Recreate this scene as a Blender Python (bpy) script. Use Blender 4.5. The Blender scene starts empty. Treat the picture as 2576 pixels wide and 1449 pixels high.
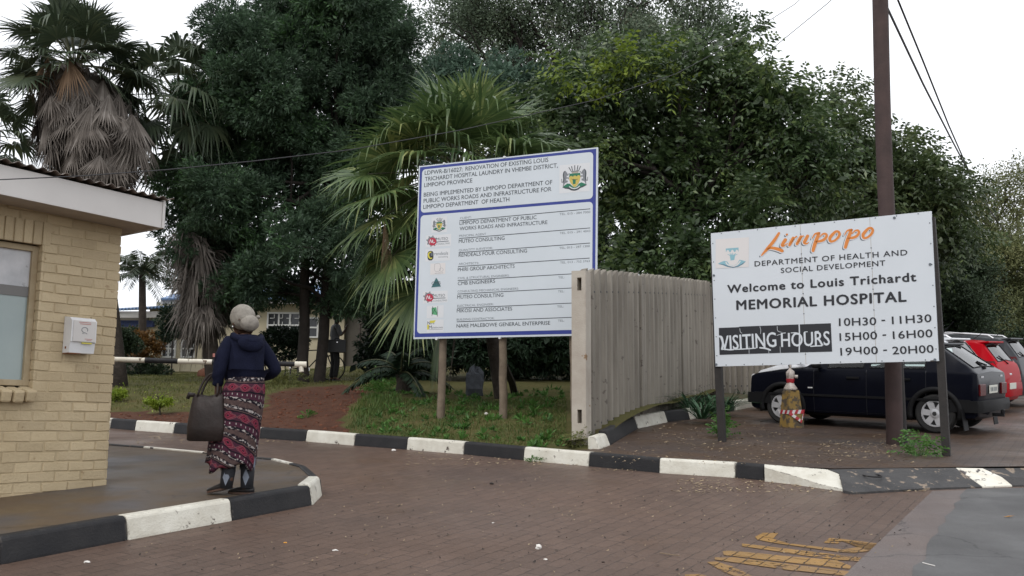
import bpy, bmesh, math, random
import numpy as np
from mathutils import Matrix, Vector

random.seed(7)
RNG = np.random.default_rng(11)
SC = bpy.context.scene
COL = SC.collection

# ---------------------------------------------------------------- camera
FPX, CX, CY = 2450.0, 1288.0, 724.5          # photograph measured at 2576 x 1449
PITCH = math.atan(336 / FPX)
ROLL = 0.007
CAMZ = 1.45
cam_data = bpy.data.cameras.new('camera')
cam_data.sensor_width = 36
cam_data.lens = FPX / 2576 * 36
cam_data.clip_start = 0.05
cam_data.clip_end = 2000
cam = bpy.data.objects.new('camera', cam_data)
COL.objects.link(cam)
cam.matrix_world = Matrix.Translation((0, 0, CAMZ)) @ Matrix.Rotation(math.pi / 2 + PITCH, 4, 'X') @ Matrix.Rotation(ROLL, 4, 'Z')
SC.camera = cam

# ---------------------------------------------------------------- sky, sun, exposure
SUN_EL, SUN_AZ = math.radians(52), math.radians(205)   # overcast; the bright part of the sky is behind the camera
world = bpy.data.worlds.new("World")
SC.world = world
world.use_nodes = True
wn, wl = world.node_tree.nodes, world.node_tree.links
wn.clear()
w_out = wn.new('ShaderNodeOutputWorld')
w_bg = wn.new('ShaderNodeBackground')
w_sky = wn.new('ShaderNodeTexSky')
w_sky.sky_type = 'NISHITA'
w_sky.sun_disc = False
w_sky.sun_elevation = SUN_EL
w_sky.sun_rotation = SUN_AZ
w_sky.dust_density = 4.0
w_mix = wn.new('ShaderNodeMix'); w_mix.data_type = 'RGBA'
w_mix.inputs[0].default_value = 0.93          # thick cloud cover over the blue
w_noise = wn.new('ShaderNodeTexNoise'); w_noise.inputs['Scale'].default_value = 1.6; w_noise.inputs['Detail'].default_value = 4
w_ramp = wn.new('ShaderNodeValToRGB')
w_ramp.color_ramp.elements[0].position = 0.3; w_ramp.color_ramp.elements[0].color = (9.9, 10.2, 10.8, 1)
w_ramp.color_ramp.elements[1].position = 0.75; w_ramp.color_ramp.elements[1].color = (12.6, 12.8, 13.1, 1)
wl.new(w_noise.outputs['Fac'], w_ramp.inputs[0])
wl.new(w_sky.outputs[0], w_mix.inputs[6]); wl.new(w_ramp.outputs[0], w_mix.inputs[7])
wl.new(w_mix.outputs[2], w_bg.inputs[0])
w_bg.inputs[1].default_value = 0.1
wl.new(w_bg.outputs[0], w_out.inputs[0])

sun_data = bpy.data.lights.new('sun', 'SUN')
sun_data.energy = 0.9
sun_data.angle = math.radians(25)
sun_data.color = (1.0, 0.97, 0.92)
sun = bpy.data.objects.new('sun', sun_data)
COL.objects.link(sun)
sd_ = Vector((math.sin(SUN_AZ) * math.cos(SUN_EL), math.cos(SUN_AZ) * math.cos(SUN_EL), math.sin(SUN_EL)))
sun.rotation_euler = sd_.to_track_quat('Z', 'Y').to_euler()

SC.view_settings.view_transform = 'Standard'
SC.view_settings.look = 'None'
SC.view_settings.exposure = 0.22
SC.view_settings.gamma = 1.0

# ---------------------------------------------------------------- measuring the place from the photograph
CP, SP = math.cos(PITCH), math.sin(PITCH)
CR, SR = math.cos(ROLL), math.sin(ROLL)
EYE = np.array([0, 0, CAMZ])
def ray(u, v):
    x = (u - CX) / FPX; y = -(v - CY) / FPX
    xr = x * CR - y * SR; yr = x * SR + y * CR
    return np.array([xr, CP - SP * yr, SP + CP * yr])
SLOPE = 0.08                                   # the site climbs away from the camera
def base_z(y):
    y = np.asarray(y, float)
    z = SLOPE * y
    z = np.where(y > 25, 2.0 + 0.062 * (y - 25), z)
    z = np.where(y > 60, 4.17 + 0.02 * (y - 60), z)
    return np.where(y < -15, -1.2, z)
def gnd(u, v, dz=0.0):                         # the point of the sloping road plane (plus dz) seen at u, v
    d = ray(u, v); t = (-CAMZ + dz) / (d[2] - SLOPE * d[1])
    return EYE + d * t
def far(u, v, depth):                          # the point at that distance along the view
    d = ray(u, v)
    return EYE + d * (depth / d[1])
def onplane(u, v, p0, n):
    d = ray(u, v); t = ((p0 - EYE) @ n) / (d @ n)
    return EYE + d * t
def metres(px, depth):
    return px / FPX * depth

# ---------------------------------------------------------------- object helpers
WLOC = {}                                      # where the origin of each object stands
def tag(o, label=None, cat=None, group=None, kind=None):
    if label: o['label'] = label
    if cat: o['category'] = cat
    if group: o['group'] = group
    if kind: o['kind'] = kind
    return o
def thing(name, label, cat, loc=(0, 0, 0), rotz=0.0, group=None, kind=None):
    o = bpy.data.objects.new(name, None)
    o.empty_display_size = 0.2
    COL.objects.link(o)
    o.location = loc; o.rotation_euler = (0, 0, rotz)
    WLOC[o.name] = np.array(loc, float)
    return tag(o, label, cat, group, kind)
def link_mesh(name, me, mat, parent=None, smooth=False):
    o = bpy.data.objects.new(name, me)
    COL.objects.link(o)
    mats = mat if isinstance(mat, (list, tuple)) else [mat]
    for m in mats: me.materials.append(m)
    if parent is not None:
        o.parent = parent
    WLOC[o.name] = WLOC.get(parent.name, np.zeros(3)) if parent is not None else np.zeros(3)
    if smooth and len(me.polygons):
        me.polygons.foreach_set('use_smooth', np.ones(len(me.polygons), bool))
    return o
def big_mesh(name, V, Q):                      # fast mesh from arrays of verts and equal-sized faces
    V = np.asarray(V, np.float32); Q = np.asarray(Q, np.int32)
    me = bpy.data.meshes.new(name)
    n, k = Q.shape
    me.vertices.add(len(V)); me.vertices.foreach_set('co', V.ravel())
    me.loops.add(n * k); me.loops.foreach_set('vertex_index', Q.ravel())
    me.polygons.add(n)
    me.polygons.foreach_set('loop_start', np.arange(0, n * k, k, dtype=np.int32))
    me.polygons.foreach_set('loop_total', np.full(n, k, np.int32))
    me.update(calc_edges=True)
    me.validate()
    return me
def big_obj(name, V, Q, mat, parent=None, world=True, smooth=False):
    V = np.asarray(V, float)
    if world and parent is not None: V = V - WLOC[parent.name]
    return link_mesh(name, big_mesh(name, V, Q), mat, parent, smooth)

def rotz(a):
    c, s = math.cos(a), math.sin(a)
    return np.array([[c, -s, 0], [s, c, 0], [0, 0, 1.0]])
def unit(v):
    v = np.asarray(v, float); return v / (np.linalg.norm(v) + 1e-12)
def frame_from(d):                             # two vectors square to d
    d = unit(d)
    a = np.array([0, 0, 1.0]) if abs(d[2]) < 0.9 else np.array([1.0, 0, 0])
    s = unit(np.cross(d, a)); return s, np.cross(s, d)

class MB:
    """collects shapes; build() links them as ONE mesh object"""
    def __init__(self): self.v = []; self.f = []; self.m = []
    def add(self, verts, faces, mi=0):
        b = len(self.v)
        self.v.extend([tuple(map(float, p)) for p in verts])
        for f in faces:
            self.f.append([b + i for i in f]); self.m.append(mi)
        return self
    def box(self, c, size, R=None, mi=0, bev=0.0):
        c = np.asarray(c, float); h = np.asarray(size, float) / 2
        R = np.eye(3) if R is None else R
        if bev <= 0:
            P = [c + R @ (h * np.array(s)) for s in ((-1,-1,-1),(1,-1,-1),(1,1,-1),(-1,1,-1),(-1,-1,1),(1,-1,1),(1,1,1),(-1,1,1))]
            return self.add(P, [(3,2,1,0),(4,5,6,7),(0,1,5,4),(1,2,6,5),(2,3,7,6),(3,0,4,7)], mi)
        bev = min(bev, 0.45 * min(size))
        bm = bmesh.new()
        bmesh.ops.create_cube(bm, size=2)
        for v in bm.verts: v.co = Vector([v.co[i] * h[i] for i in range(3)])
        bmesh.ops.bevel(bm, geom=list(bm.edges), offset=bev, segments=2, affect='EDGES', profile=0.5)
        bm.verts.index_update()
        P = [c + R @ np.array(v.co) for v in bm.verts]
        F = [[v.index for v in f.verts] for f in bm.faces]
        bm.free()
        return self.add(P, F, mi)
    def tube(self, pts, rad, n=8, mi=0, cap=True, flat=None):
        pts = np.asarray(pts, float); k = len(pts)
        rad = np.full(k, rad) if np.isscalar(rad) else np.asarray(rad, float)
        tang = np.gradient(pts, axis=0)
        s, u = frame_from(tang[0]); V = []
        for i in range(k):
            d = unit(tang[i]); s = unit(s - d * (s @ d)); u = np.cross(d, s)
            for j in range(n):
                a = 2 * math.pi * j / n
                V.append(pts[i] + rad[i] * (math.cos(a) * s + math.sin(a) * u * (flat or 1.0)))
        F = []
        for i in range(k - 1):
            for j in range(n):
                a, b = i * n + j, i * n + (j + 1) % n
                F.append((a, b, b + n, a + n))
        if cap:
            F.append(tuple(range(n))[::-1]); F.append(tuple(range((k - 1) * n, k * n)))
        return self.add(V, F, mi)
    def lathe(self, prof, c=(0,0,0), axis=(0,0,1), n=24, mi=0):
        c = np.asarray(c, float); ax = unit(axis); s, u = frame_from(ax); V = []; F = []
        for r, h in prof:
            for j in range(n):
                a = 2 * math.pi * j / n
                V.append(c + ax * h + r * (math.cos(a) * s + math.sin(a) * u))
        for i in range(len(prof) - 1):
            for j in range(n):
                a, b = i * n + j, i * n + (j + 1) % n
                F.append((a, b, b + n, a + n))
        if prof[0][0] > 1e-6: F.append(tuple(range(n))[::-1])
        if prof[-1][0] > 1e-6: F.append(tuple(range((len(prof) - 1) * n, len(prof) * n)))
        return self.add(V, F, mi)
    def loft(self, rings, mi=0, cap=True, closed=True):
        n = len(rings[0]); V = [p for r in rings for p in r]; F = []
        for i in range(len(rings) - 1):
            for j in range(n if closed else n - 1):
                a, b = i * n + j, i * n + (j + 1) % n
                F.append((a, b, b + n, a + n))
        if cap:
            F.append(tuple(range(n))[::-1]); F.append(tuple(range((len(rings) - 1) * n, len(rings) * n)))
        return self.add(V, F, mi)
    def prism(self, poly, o, ex, ey, t, mi=0):
        """polygon in the plane (o, ex, ey), thickness t along ex x ey"""
        o, ex, ey = (np.asarray(a, float) for a in (o, ex, ey)); nz = unit(np.cross(ex, ey))
        a = [o + ex * p[0] + ey * p[1] for p in poly]; n = len(a)
        V = a + [p + nz * t for p in a]
        F = [tuple(range(n))[::-1], tuple(range(n, 2 * n))] + [(i, (i + 1) % n, n + (i + 1) % n, n + i) for i in range(n)]
        return self.add(V, F, mi)
    def ball(self, c, r, n=12, m=8, mi=0, R=None, jit=0.0):
        c = np.asarray(c, float); r = np.asarray(r if not np.isscalar(r) else (r, r, r), float); V = []; F = []
        R = np.eye(3) if R is None else R
        for i in range(m + 1):
            th = math.pi * i / m
            for j in range(n):
                a = 2 * math.pi * j / n
                k = 1 + random.uniform(-jit, jit)
                V.append(c + R @ (r * k * np.array([math.sin(th) * math.cos(a), math.sin(th) * math.sin(a), math.cos(th)])))
        for i in range(m):
            for j in range(n):
                a, b = i * n + j, i * n + (j + 1) % n
                F.append((a, a + n, b + n, b))
        return self.add(V, F, mi)
    def build(self, name, mat, parent=None, world=False, smooth=False, auto=None):
        V = np.array(self.v) if self.v else np.zeros((0, 3))
        if world and parent is not None: V = V - WLOC[parent.name]
        me = bpy.data.meshes.new(name)
        me.from_pydata([tuple(p) for p in V], [], self.f)
        if isinstance(mat, (list, tuple)) and len(mat) > 1:
            me.polygons.foreach_set('material_index', self.m)
        me.update()
        bm = bmesh.new(); bm.from_mesh(me)
        bmesh.ops.remove_doubles(bm, verts=bm.verts, dist=1e-5)
        bmesh.ops.recalc_face_normals(bm, faces=bm.faces)
        if auto is not None:
            for f in bm.faces: f.smooth = True
            for e in bm.edges:
                if len(e.link_faces) == 2 and e.calc_face_angle(0) > math.radians(auto): e.smooth = False
        bm.to_mesh(me); bm.free()
        return link_mesh(name, me, mat, parent, smooth)

def baked(o_tmp):                              # a temporary object's mesh with its modifiers applied
    dg = bpy.context.evaluated_depsgraph_get(); dg.update()
    me = bpy.data.meshes.new_from_object(o_tmp.evaluated_get(dg))
    bpy.data.objects.remove(o_tmp, do_unlink=True)
    return me
def skin_mesh(verts, edges, radii, root=0, sub=2):
    me = bpy.data.meshes.new('skeleton'); me.from_pydata(verts, edges, []); me.update()
    o = bpy.data.objects.new('skeleton', me); COL.objects.link(o)
    m = o.modifiers.new('skin', 'SKIN'); m.use_smooth_shade = True
    for i, r in enumerate(radii):
        sv = me.skin_vertices[0].data[i]
        sv.radius = (r, r) if np.isscalar(r) else r
        sv.use_root = (i == root)
    s = o.modifiers.new('sub', 'SUBSURF'); s.levels = sub; s.render_levels = sub
    out = baked(o)
    out.polygons.foreach_set('use_smooth', np.ones(len(out.polygons), bool))
    return out
def copy_tree(o, parent=None):
    c = o.copy(); COL.objects.link(c)
    if parent is not None: c.parent = parent
    for ch in list(o.children): copy_tree(ch, c)
    return c

# ---------------------------------------------------------------- materials
def lin(r, g, b):                              # sRGB 0-255 to linear
    f = lambda c: c / 255 / 12.92 if c / 255 <= 0.04045 else ((c / 255 + 0.055) / 1.055) ** 2.4
    return (f(r), f(g), f(b))
def new_mat(name):
    m = bpy.data.materials.new(name); m.use_nodes = True
    nt = m.node_tree; b = nt.nodes['Principled BSDF']
    return m, nt, b
def N(nt, t, **kw):
    n = nt.nodes.new(t)
    for k, v in kw.items():
        if k in n.inputs: n.inputs[k].default_value = v
        else: setattr(n, k, v)
    return n
def ramp(nt, stops, interp='LINEAR'):
    r = nt.nodes.new('ShaderNodeValToRGB'); e = r.color_ramp.elements
    r.color_ramp.interpolation = interp
    while len(e) < len(stops): e.new(0.5)
    for i, (p, c) in enumerate(stops):
        e[i].position = p; e[i].color = (*c, 1) if len(c) == 3 else c
    return r
def mix(nt, fac, a, b, blend='MIX'):
    m = nt.nodes.new('ShaderNodeMix'); m.data_type = 'RGBA'; m.blend_type = blend
    L = nt.links
    for sock, val in ((m.inputs[0], fac), (m.inputs[6], a), (m.inputs[7], b)):
        if isinstance(val, (int, float)): sock.default_value = val
        elif isinstance(val, tuple): sock.default_value = (*val, 1) if len(val) == 3 else val
        else: L.new(val, sock)
    return m.outputs[2]
def coords(nt, kind='Object', scale=(1, 1, 1), rot=(0, 0, 0), loc=(0, 0, 0)):
    tc = nt.nodes.new('ShaderNodeTexCoord'); mp = nt.nodes.new('ShaderNodeMapping')
    mp.inputs['Scale'].default_value = scale; mp.inputs['Rotation'].default_value = rot; mp.inputs['Location'].default_value = loc
    nt.links.new(tc.outputs[kind], mp.inputs['Vector'])
    return mp.outputs[0]
def noise(nt, vec, scale, detail=4, rough=0.55, dist=0.0):
    n = N(nt, 'ShaderNodeTexNoise', Scale=scale, Detail=detail, Roughness=rough, Distortion=dist)
    nt.links.new(vec, n.inputs['Vector']); return n.outputs['Fac']
def bump(nt, b, h, strength=0.3, dist=0.01):
    bp = N(nt, 'ShaderNodeBump', Strength=strength, Distance=dist)
    nt.links.new(h, bp.inputs['Height']); nt.links.new(bp.outputs[0], b.inputs['Normal'])
def simple(name, c, rough=0.6, c2=None, scale=6.0, bmp=0.0, bscale=40.0, metal=0.0, spec=0.5, speck=None, bdist=0.01, lo=0.35, hi=0.68, vscale=None):
    m, nt, b = new_mat(name)
    b.inputs['Roughness'].default_value = rough; b.inputs['Metallic'].default_value = metal
    b.inputs['Specular IOR Level'].default_value = spec
    vec = coords(nt)
    col = None
    if c2 is not None:
        r = ramp(nt, [(lo, c), (hi, c2)])
        nt.links.new(noise(nt, vec if vscale is None else coords(nt, scale=vscale), scale, 6, 0.62), r.inputs[0]); col = r.outputs[0]
    if speck is not None:                       # (colour, scale, threshold)
        r2 = ramp(nt, [(speck[2], (0, 0, 0)), (speck[2] + 0.04, (1, 1, 1))])
        nt.links.new(noise(nt, vec, speck[1], 5, 0.6), r2.inputs[0])
        col = mix(nt, r2.outputs[0], col if col is not None else c, speck[0])
    if col is None: b.inputs['Base Color'].default_value = (*c, 1)
    else: nt.links.new(col, b.inputs['Base Color'])
    if bmp > 0: bump(nt, b, noise(nt, vec, bscale, 5), bmp, bdist)
    return m
def leaf_mat(name, dark, light, rough=0.5, clump=0.8, trans=0.25, old_or_lit=None, spec=0.35):
    m, nt, b = new_mat(name)
    geo = nt.nodes.new('ShaderNodeNewGeometry')
    r = ramp(nt, [(0.0, dark), (0.75, light), (1.0, old_or_lit or light)])  # last stop: aged leaf colour, also highlights painted into leafy trees and low palm
    vec = coords(nt)
    n = noise(nt, vec, clump, 3)
    mth = N(nt, 'ShaderNodeMath', operation='MULTIPLY_ADD'); nt.links.new(geo.outputs['Random Per Island'], mth.inputs[0])
    mth.inputs[1].default_value = 0.62
    sub = N(nt, 'ShaderNodeMath', operation='MULTIPLY_ADD'); nt.links.new(n, sub.inputs[0]); sub.inputs[1].default_value = 1.75; sub.inputs[2].default_value = -0.66
    nt.links.new(sub.outputs[0], mth.inputs[2])
    nt.links.new(mth.outputs[0], r.inputs[0])
    nt.links.new(r.outputs[0], b.inputs['Base Color'])
    b.inputs['Roughness'].default_value = rough; b.inputs['Specular IOR Level'].default_value = spec
    if trans > 0:
        tr = nt.nodes.new('ShaderNodeBsdfTranslucent'); ms = nt.nodes.new('ShaderNodeMixShader')
        nt.links.new(r.outputs[0], tr.inputs[0]); ms.inputs[0].default_value = trans
        out = [n_ for n_ in nt.nodes if n_.type == 'OUTPUT_MATERIAL'][0]
        nt.links.new(b.outputs[0], ms.inputs[1]); nt.links.new(tr.outputs[0], ms.inputs[2]); nt.links.new(ms.outputs[0], out.inputs[0])
    return m
def glass_mat(name, tint=(0.72, 0.86, 0.82)):
    m, nt, b = new_mat(name)
    out = [n_ for n_ in nt.nodes if n_.type == 'OUTPUT_MATERIAL'][0]
    t = nt.nodes.new('ShaderNodeBsdfTransparent'); t.inputs[0].default_value = (*tint, 1)
    g = nt.nodes.new('ShaderNodeBsdfGlossy'); g.inputs['Roughness'].default_value = 0.03
    fr = N(nt, 'ShaderNodeFresnel', IOR=1.5); ms = nt.nodes.new('ShaderNodeMixShader')
    nt.links.new(fr.outputs[0], ms.inputs[0]); nt.links.new(t.outputs[0], ms.inputs[1]); nt.links.new(g.outputs[0], ms.inputs[2])
    nt.links.new(ms.outputs[0], out.inputs[0])
    return m
M = {}
M['concrete'] = simple('concrete', (0.285, 0.258, 0.218), 0.85, (0.172, 0.153, 0.128), 1.7, 0.6, 60, speck=((0.12, 0.10, 0.085), 9, 0.64), vscale=(3.5, 3.5, 0.35))
M['concrete_pale'] = simple('concrete_pale', (0.47, 0.43, 0.37), 0.85, (0.36, 0.31, 0.26), 3.0, 0.4, 70, speck=((0.24, 0.15, 0.08), 5, 0.64))
M['white_paint'] = simple('white_paint', (0.70, 0.68, 0.60), 0.6, (0.54, 0.51, 0.43), 4.0, 0.5, 50, speck=((0.085, 0.065, 0.05), 10, 0.645))
M['black_paint'] = simple('black_paint', (0.016, 0.016, 0.018), 0.6, (0.026, 0.025, 0.026), 5.0, 0.4, 60, spec=0.25)
def worn_edges(m, under, thr):
    """paint rubbed off along the arrises, down to the concrete"""
    nt = m.node_tree; b = nt.nodes['Principled BSDF']; src = b.inputs['Base Color'].links[0].from_socket
    bv = nt.nodes.new('ShaderNodeBevel'); bv.samples = 4; bv.inputs['Radius'].default_value = 0.022
    g = nt.nodes.new('ShaderNodeNewGeometry'); d = N(nt, 'ShaderNodeVectorMath', operation='DOT_PRODUCT'); nt.links.new(bv.outputs[0], d.inputs[0]); nt.links.new(g.outputs['Normal'], d.inputs[1])
    e = ramp(nt, [(0.90, (1, 1, 1)), (0.995, (0, 0, 0))]); nt.links.new(d.outputs['Value'], e.inputs[0])
    n = ramp(nt, [(thr, (0, 0, 0)), (thr + 0.05, (1, 1, 1))]); nt.links.new(noise(nt, coords(nt), 13, 6, 0.7), n.inputs[0])
    f = N(nt, 'ShaderNodeMath', operation='MULTIPLY'); nt.links.new(e.outputs[0], f.inputs[0]); nt.links.new(n.outputs[0], f.inputs[1])
    nt.links.new(mix(nt, f.outputs[0], src, under), b.inputs['Base Color'])
worn_edges(M['white_paint'], (0.10, 0.075, 0.058), 0.50)
worn_edges(M['black_paint'], (0.10, 0.088, 0.078), 0.54)
M['black_worn'] = simple('black_worn', (0.040, 0.039, 0.040), 0.65, (0.072, 0.069, 0.068), 2.5, 0.6, 60, speck=((0.24, 0.19, 0.145), 9, 0.585), spec=0.3)
M['white_worn'] = simple('white_worn', (0.78, 0.75, 0.66), 0.6, (0.68, 0.64, 0.55), 4.0, 0.4, 50, speck=((0.06, 0.05, 0.05), 9, 0.59))
M['wood_grey'] = simple('wood_grey', (0.20, 0.155, 0.11), 0.85, (0.115, 0.085, 0.06), 5, 0.5, 30)
M['wood_dark'] = simple('wood_dark', (0.030, 0.025, 0.023), 0.75, (0.016, 0.014, 0.013), 6, 0.4, 40)
M['creosote'] = simple('creosote', (0.066, 0.038, 0.034), 0.75, (0.038, 0.022, 0.020), 3, 0.5, 25)
M['sign_white'] = simple('sign_white', (0.60, 0.645, 0.69), 0.35, (0.565, 0.61, 0.65), 1.2, speck=((0.35, 0.35, 0.36), 16, 0.76))
M['sign_white2'] = simple('sign_white2', (0.635, 0.67, 0.71), 0.4, (0.595, 0.63, 0.668), 0.9, speck=((0.42, 0.42, 0.40), 13, 0.77))
M['sticker'] = simple('sticker', (0.66, 0.67, 0.69), 0.4)
M['sticker_pink'] = simple('sticker_pink', (0.68, 0.65, 0.64), 0.45)
M['sign_blue'] = simple('sign_blue', (0.018, 0.035, 0.23), 0.35, (0.026, 0.045, 0.27), 3)
M['ink'] = simple('ink', (0.035, 0.045, 0.055), 0.5)
M['ink_soft'] = simple('ink_soft', (0.12, 0.14, 0.16), 0.5)
M['ink_black'] = simple('ink_black', (0.012, 0.013, 0.018), 0.4)
M['orange_ink'] = simple('orange_ink', (0.68, 0.22, 0.035), 0.4)
M['teal_ink'] = simple('teal_ink', (0.24, 0.45, 0.52), 0.5)
M['teal_dark'] = simple('teal_dark', (0.09, 0.20, 0.27), 0.5)
M['emblem_green'] = simple('emblem_green', (0.012, 0.16, 0.085), 0.5)
M['emblem_yellow'] = simple('emblem_yellow', (0.56, 0.44, 0.10), 0.5)
M['emblem_grey'] = simple('emblem_grey', (0.20, 0.21, 0.23), 0.5)
M['logo_red'] = simple('logo_red', (0.45, 0.02, 0.055), 0.45)
M['logo_teal'] = simple('logo_teal', (0.03, 0.12, 0.13), 0.5)
M['logo_green'] = simple('logo_green', (0.10, 0.36, 0.17), 0.5)
M['logo_yellow'] = simple('logo_yellow', (0.62, 0.55, 0.06), 0.5)
M['cream'] = simple('cream_paint', (0.55, 0.445, 0.285), 0.7, (0.475, 0.375, 0.23), 2.2, 0.6, 45, speck=((0.36, 0.26, 0.15), 9, 0.66))
def vary_islands(m, lo_, hi_):
    nt = m.node_tree; b = nt.nodes['Principled BSDF']; src = b.inputs['Base Color'].links[0].from_socket
    g = nt.nodes.new('ShaderNodeNewGeometry'); r = ramp(nt, [(0.0, lo_), (1.0, hi_)]); nt.links.new(g.outputs['Random Per Island'], r.inputs[0])
    nt.links.new(mix(nt, 1.0, src, r.outputs[0], 'MULTIPLY'), b.inputs['Base Color'])
vary_islands(M['cream'], (0.86, 0.85, 0.84), (1.06, 1.06, 1.06))
M['mortar_cream'] = simple('mortar_cream', (0.52, 0.42, 0.27), 0.8, (0.44, 0.35, 0.215), 4, 0.4, 40)
M['frame_ochre'] = simple('frame_ochre', (0.40, 0.325, 0.21), 0.6, (0.30, 0.225, 0.13), 6, speck=((0.16, 0.08, 0.04), 9, 0.66))
M['fascia_white'] = simple('fascia_white', (0.61, 0.585, 0.565), 0.5, (0.55, 0.525, 0.505), 1.5, speck=((0.42, 0.38, 0.34), 7, 0.70))
M['soffit'] = simple('soffit', (0.40, 0.34, 0.28), 0.8, (0.33, 0.28, 0.23), 3)
M['roof_sheet'] = simple('roof_sheet', (0.20, 0.16, 0.13), 0.55, (0.10, 0.08, 0.07), 5, 0.3, 20)
M['paper'] = simple('paper', (0.60, 0.60, 0.62), 0.8, (0.44, 0.45, 0.47), 4.5, speck=((0.33, 0.33, 0.34), 8, 0.62))
M['frosted'] = simple('frosted_pane', (0.27, 0.33, 0.33), 0.12, (0.31, 0.37, 0.365), 1.6, spec=0.6)
M['grey_strip'] = simple('grey_strip', (0.16, 0.155, 0.15), 0.5)
M['white_metal'] = simple('white_metal', (0.72, 0.72, 0.73), 0.4, (0.66, 0.66, 0.67), 7)
M['red_ink'] = simple('red_ink', (0.42, 0.17, 0.15), 0.5)
M['yellow_ink'] = simple('yellow_ink', (0.62, 0.55, 0.08), 0.5)
M['rust'] = simple('rust', (0.26, 0.10, 0.04), 0.85, (0.14, 0.06, 0.03), 20)
M['navy_cloth'] = simple('navy_cloth', (0.006, 0.0075, 0.020), 0.9, (0.009, 0.011, 0.028), 10, 0.5, 90, spec=0.15)
M['scarf_cloth'] = simple('scarf_cloth', (0.34, 0.315, 0.275), 0.95, (0.23, 0.21, 0.185), 14, 0.9, 90, spec=0.05)
M['leather'] = simple('bag_leather', (0.030, 0.021, 0.019), 0.5, (0.018, 0.013, 0.012), 5, 0.35, 9, bdist=0.03, spec=0.3)
M['skin'] = simple('skin', (0.085, 0.042, 0.027), 0.5)
M['shoe'] = simple('shoe', (0.016, 0.014, 0.015), 0.4)
M['sole'] = simple('sole', (0.09, 0.05, 0.035), 0.6)
M['sock_dark'] = simple('sock_dark', (0.020, 0.021, 0.026), 0.85)
M['sock_grey'] = simple('sock_grey', (0.17, 0.19, 0.23), 0.85)
M['silver'] = simple('silver', (0.6, 0.6, 0.6), 0.25, metal=0.9)
M['dark_cloth'] = simple('dark_cloth', (0.012, 0.011, 0.012), 0.8)
M['grey_shirt'] = simple('grey_shirt', (0.16, 0.165, 0.18), 0.8)
M['case_black'] = simple('case_black', (0.011, 0.011, 0.012), 0.4)
M['tyre'] = simple('tyre', (0.014, 0.014, 0.015), 0.8, (0.022, 0.021, 0.02), 12)
M['alloy'] = simple('alloy', (0.60, 0.60, 0.62), 0.35, (0.52, 0.52, 0.54), 9, metal=0.3)
M['alloy_dark'] = simple('alloy_dark', (0.03, 0.03, 0.03), 0.6)
M['car_navy'] = simple('car_navy', (0.0038, 0.0044, 0.0085), 0.22, (0.005, 0.0058, 0.011), 2, spec=0.08)
M['car_white'] = simple('car_white', (0.72, 0.73, 0.76), 0.2)
M['car_red'] = simple('car_red', (0.36, 0.004, 0.010), 0.3, spec=0.02)
M['car_grey'] = simple('car_grey', (0.05, 0.053, 0.058), 0.3, spec=0.06)
M['trim_black'] = simple('trim_black', (0.009, 0.009, 0.010), 0.6, spec=0.2)
M['seat_cloth'] = simple('seat_cloth', (0.03, 0.03, 0.032), 0.9)
M['lamp_red'] = simple('lamp_red', (0.085, 0.005, 0.006), 0.25, spec=0.2)
M['lamp_clear'] = simple('lamp_clear', (0.6, 0.6, 0.6), 0.15)
M['plate'] = simple('plate', (0.62, 0.62, 0.55), 0.5)
M['glass'] = glass_mat('car_glass', (0.84, 0.94, 0.91))
M['glass_dark'] = glass_mat('dark_glass', (0.25, 0.29, 0.28))
M['bollard_yellow'] = simple('bollard_yellow', (0.30, 0.185, 0.038), 0.8, (0.19, 0.13, 0.055), 6, 0.5, 40, speck=((0.085, 0.066, 0.045), 8, 0.50))
M['bollard_side'] = simple('bollard_side', (0.30, 0.22, 0.12), 0.8, (0.20, 0.13, 0.07), 6, 0.5, 40, speck=((0.05, 0.04, 0.03), 10, 0.6))
M['tape_white'] = simple('tape_white', (0.72, 0.70, 0.70), 0.35)
M['tape_red'] = simple('tape_red', (0.46, 0.03, 0.045), 0.35)
M['plastic'] = simple('plastic_bag', (0.55, 0.50, 0.46), 0.3, (0.40, 0.33, 0.29), 16)
M['soil'] = simple('soil_heap', (0.15, 0.055, 0.028), 0.95, (0.09, 0.035, 0.02), 6, 0.6, 30)
M['yellow_old'] = simple('yellow_road_paint', (0.42, 0.235, 0.055), 0.6, (0.34, 0.185, 0.045), 8, 0.4, 60, speck=((0.12, 0.08, 0.055), 14, 0.62))
M['kerb_line'] = simple('worn_line', (0.42, 0.36, 0.30), 0.6)
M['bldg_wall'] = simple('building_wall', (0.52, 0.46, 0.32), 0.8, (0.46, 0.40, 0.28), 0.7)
M['bldg_shaded'] = simple('building_shaded_wall', (0.085, 0.075, 0.06), 0.85, (0.065, 0.058, 0.046), 0.7)  # shade on the side wall and inside the porch is put into this colour
M['blue_roof'] = simple('blue_roof', (0.14, 0.25, 0.46), 0.45, (0.11, 0.21, 0.40), 1.0)
M['blue_beam'] = simple('blue_beam', (0.02, 0.045, 0.18), 0.5)
M['win_dark'] = simple('window_dark_pane', (0.02, 0.022, 0.024), 0.1)
M['win_frame'] = simple('window_frame_white', (0.62, 0.62, 0.60), 0.5)
M['boom_white'] = simple('boom_white', (0.70, 0.66, 0.56), 0.6, (0.6, 0.55, 0.45), 6, speck=((0.13, 0.09, 0.06), 10, 0.60))
M['wire'] = simple('wire', (0.03, 0.03, 0.033), 0.6)
M['bark'] = simple('bark', (0.034, 0.026, 0.022), 0.95, (0.018, 0.014, 0.011), 5, 0.8, 18, bdist=0.03)
M['bark_grey'] = simple('bark_grey', (0.13, 0.11, 0.095), 0.95, (0.07, 0.058, 0.05), 5, 0.8, 18, bdist=0.03)
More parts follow.
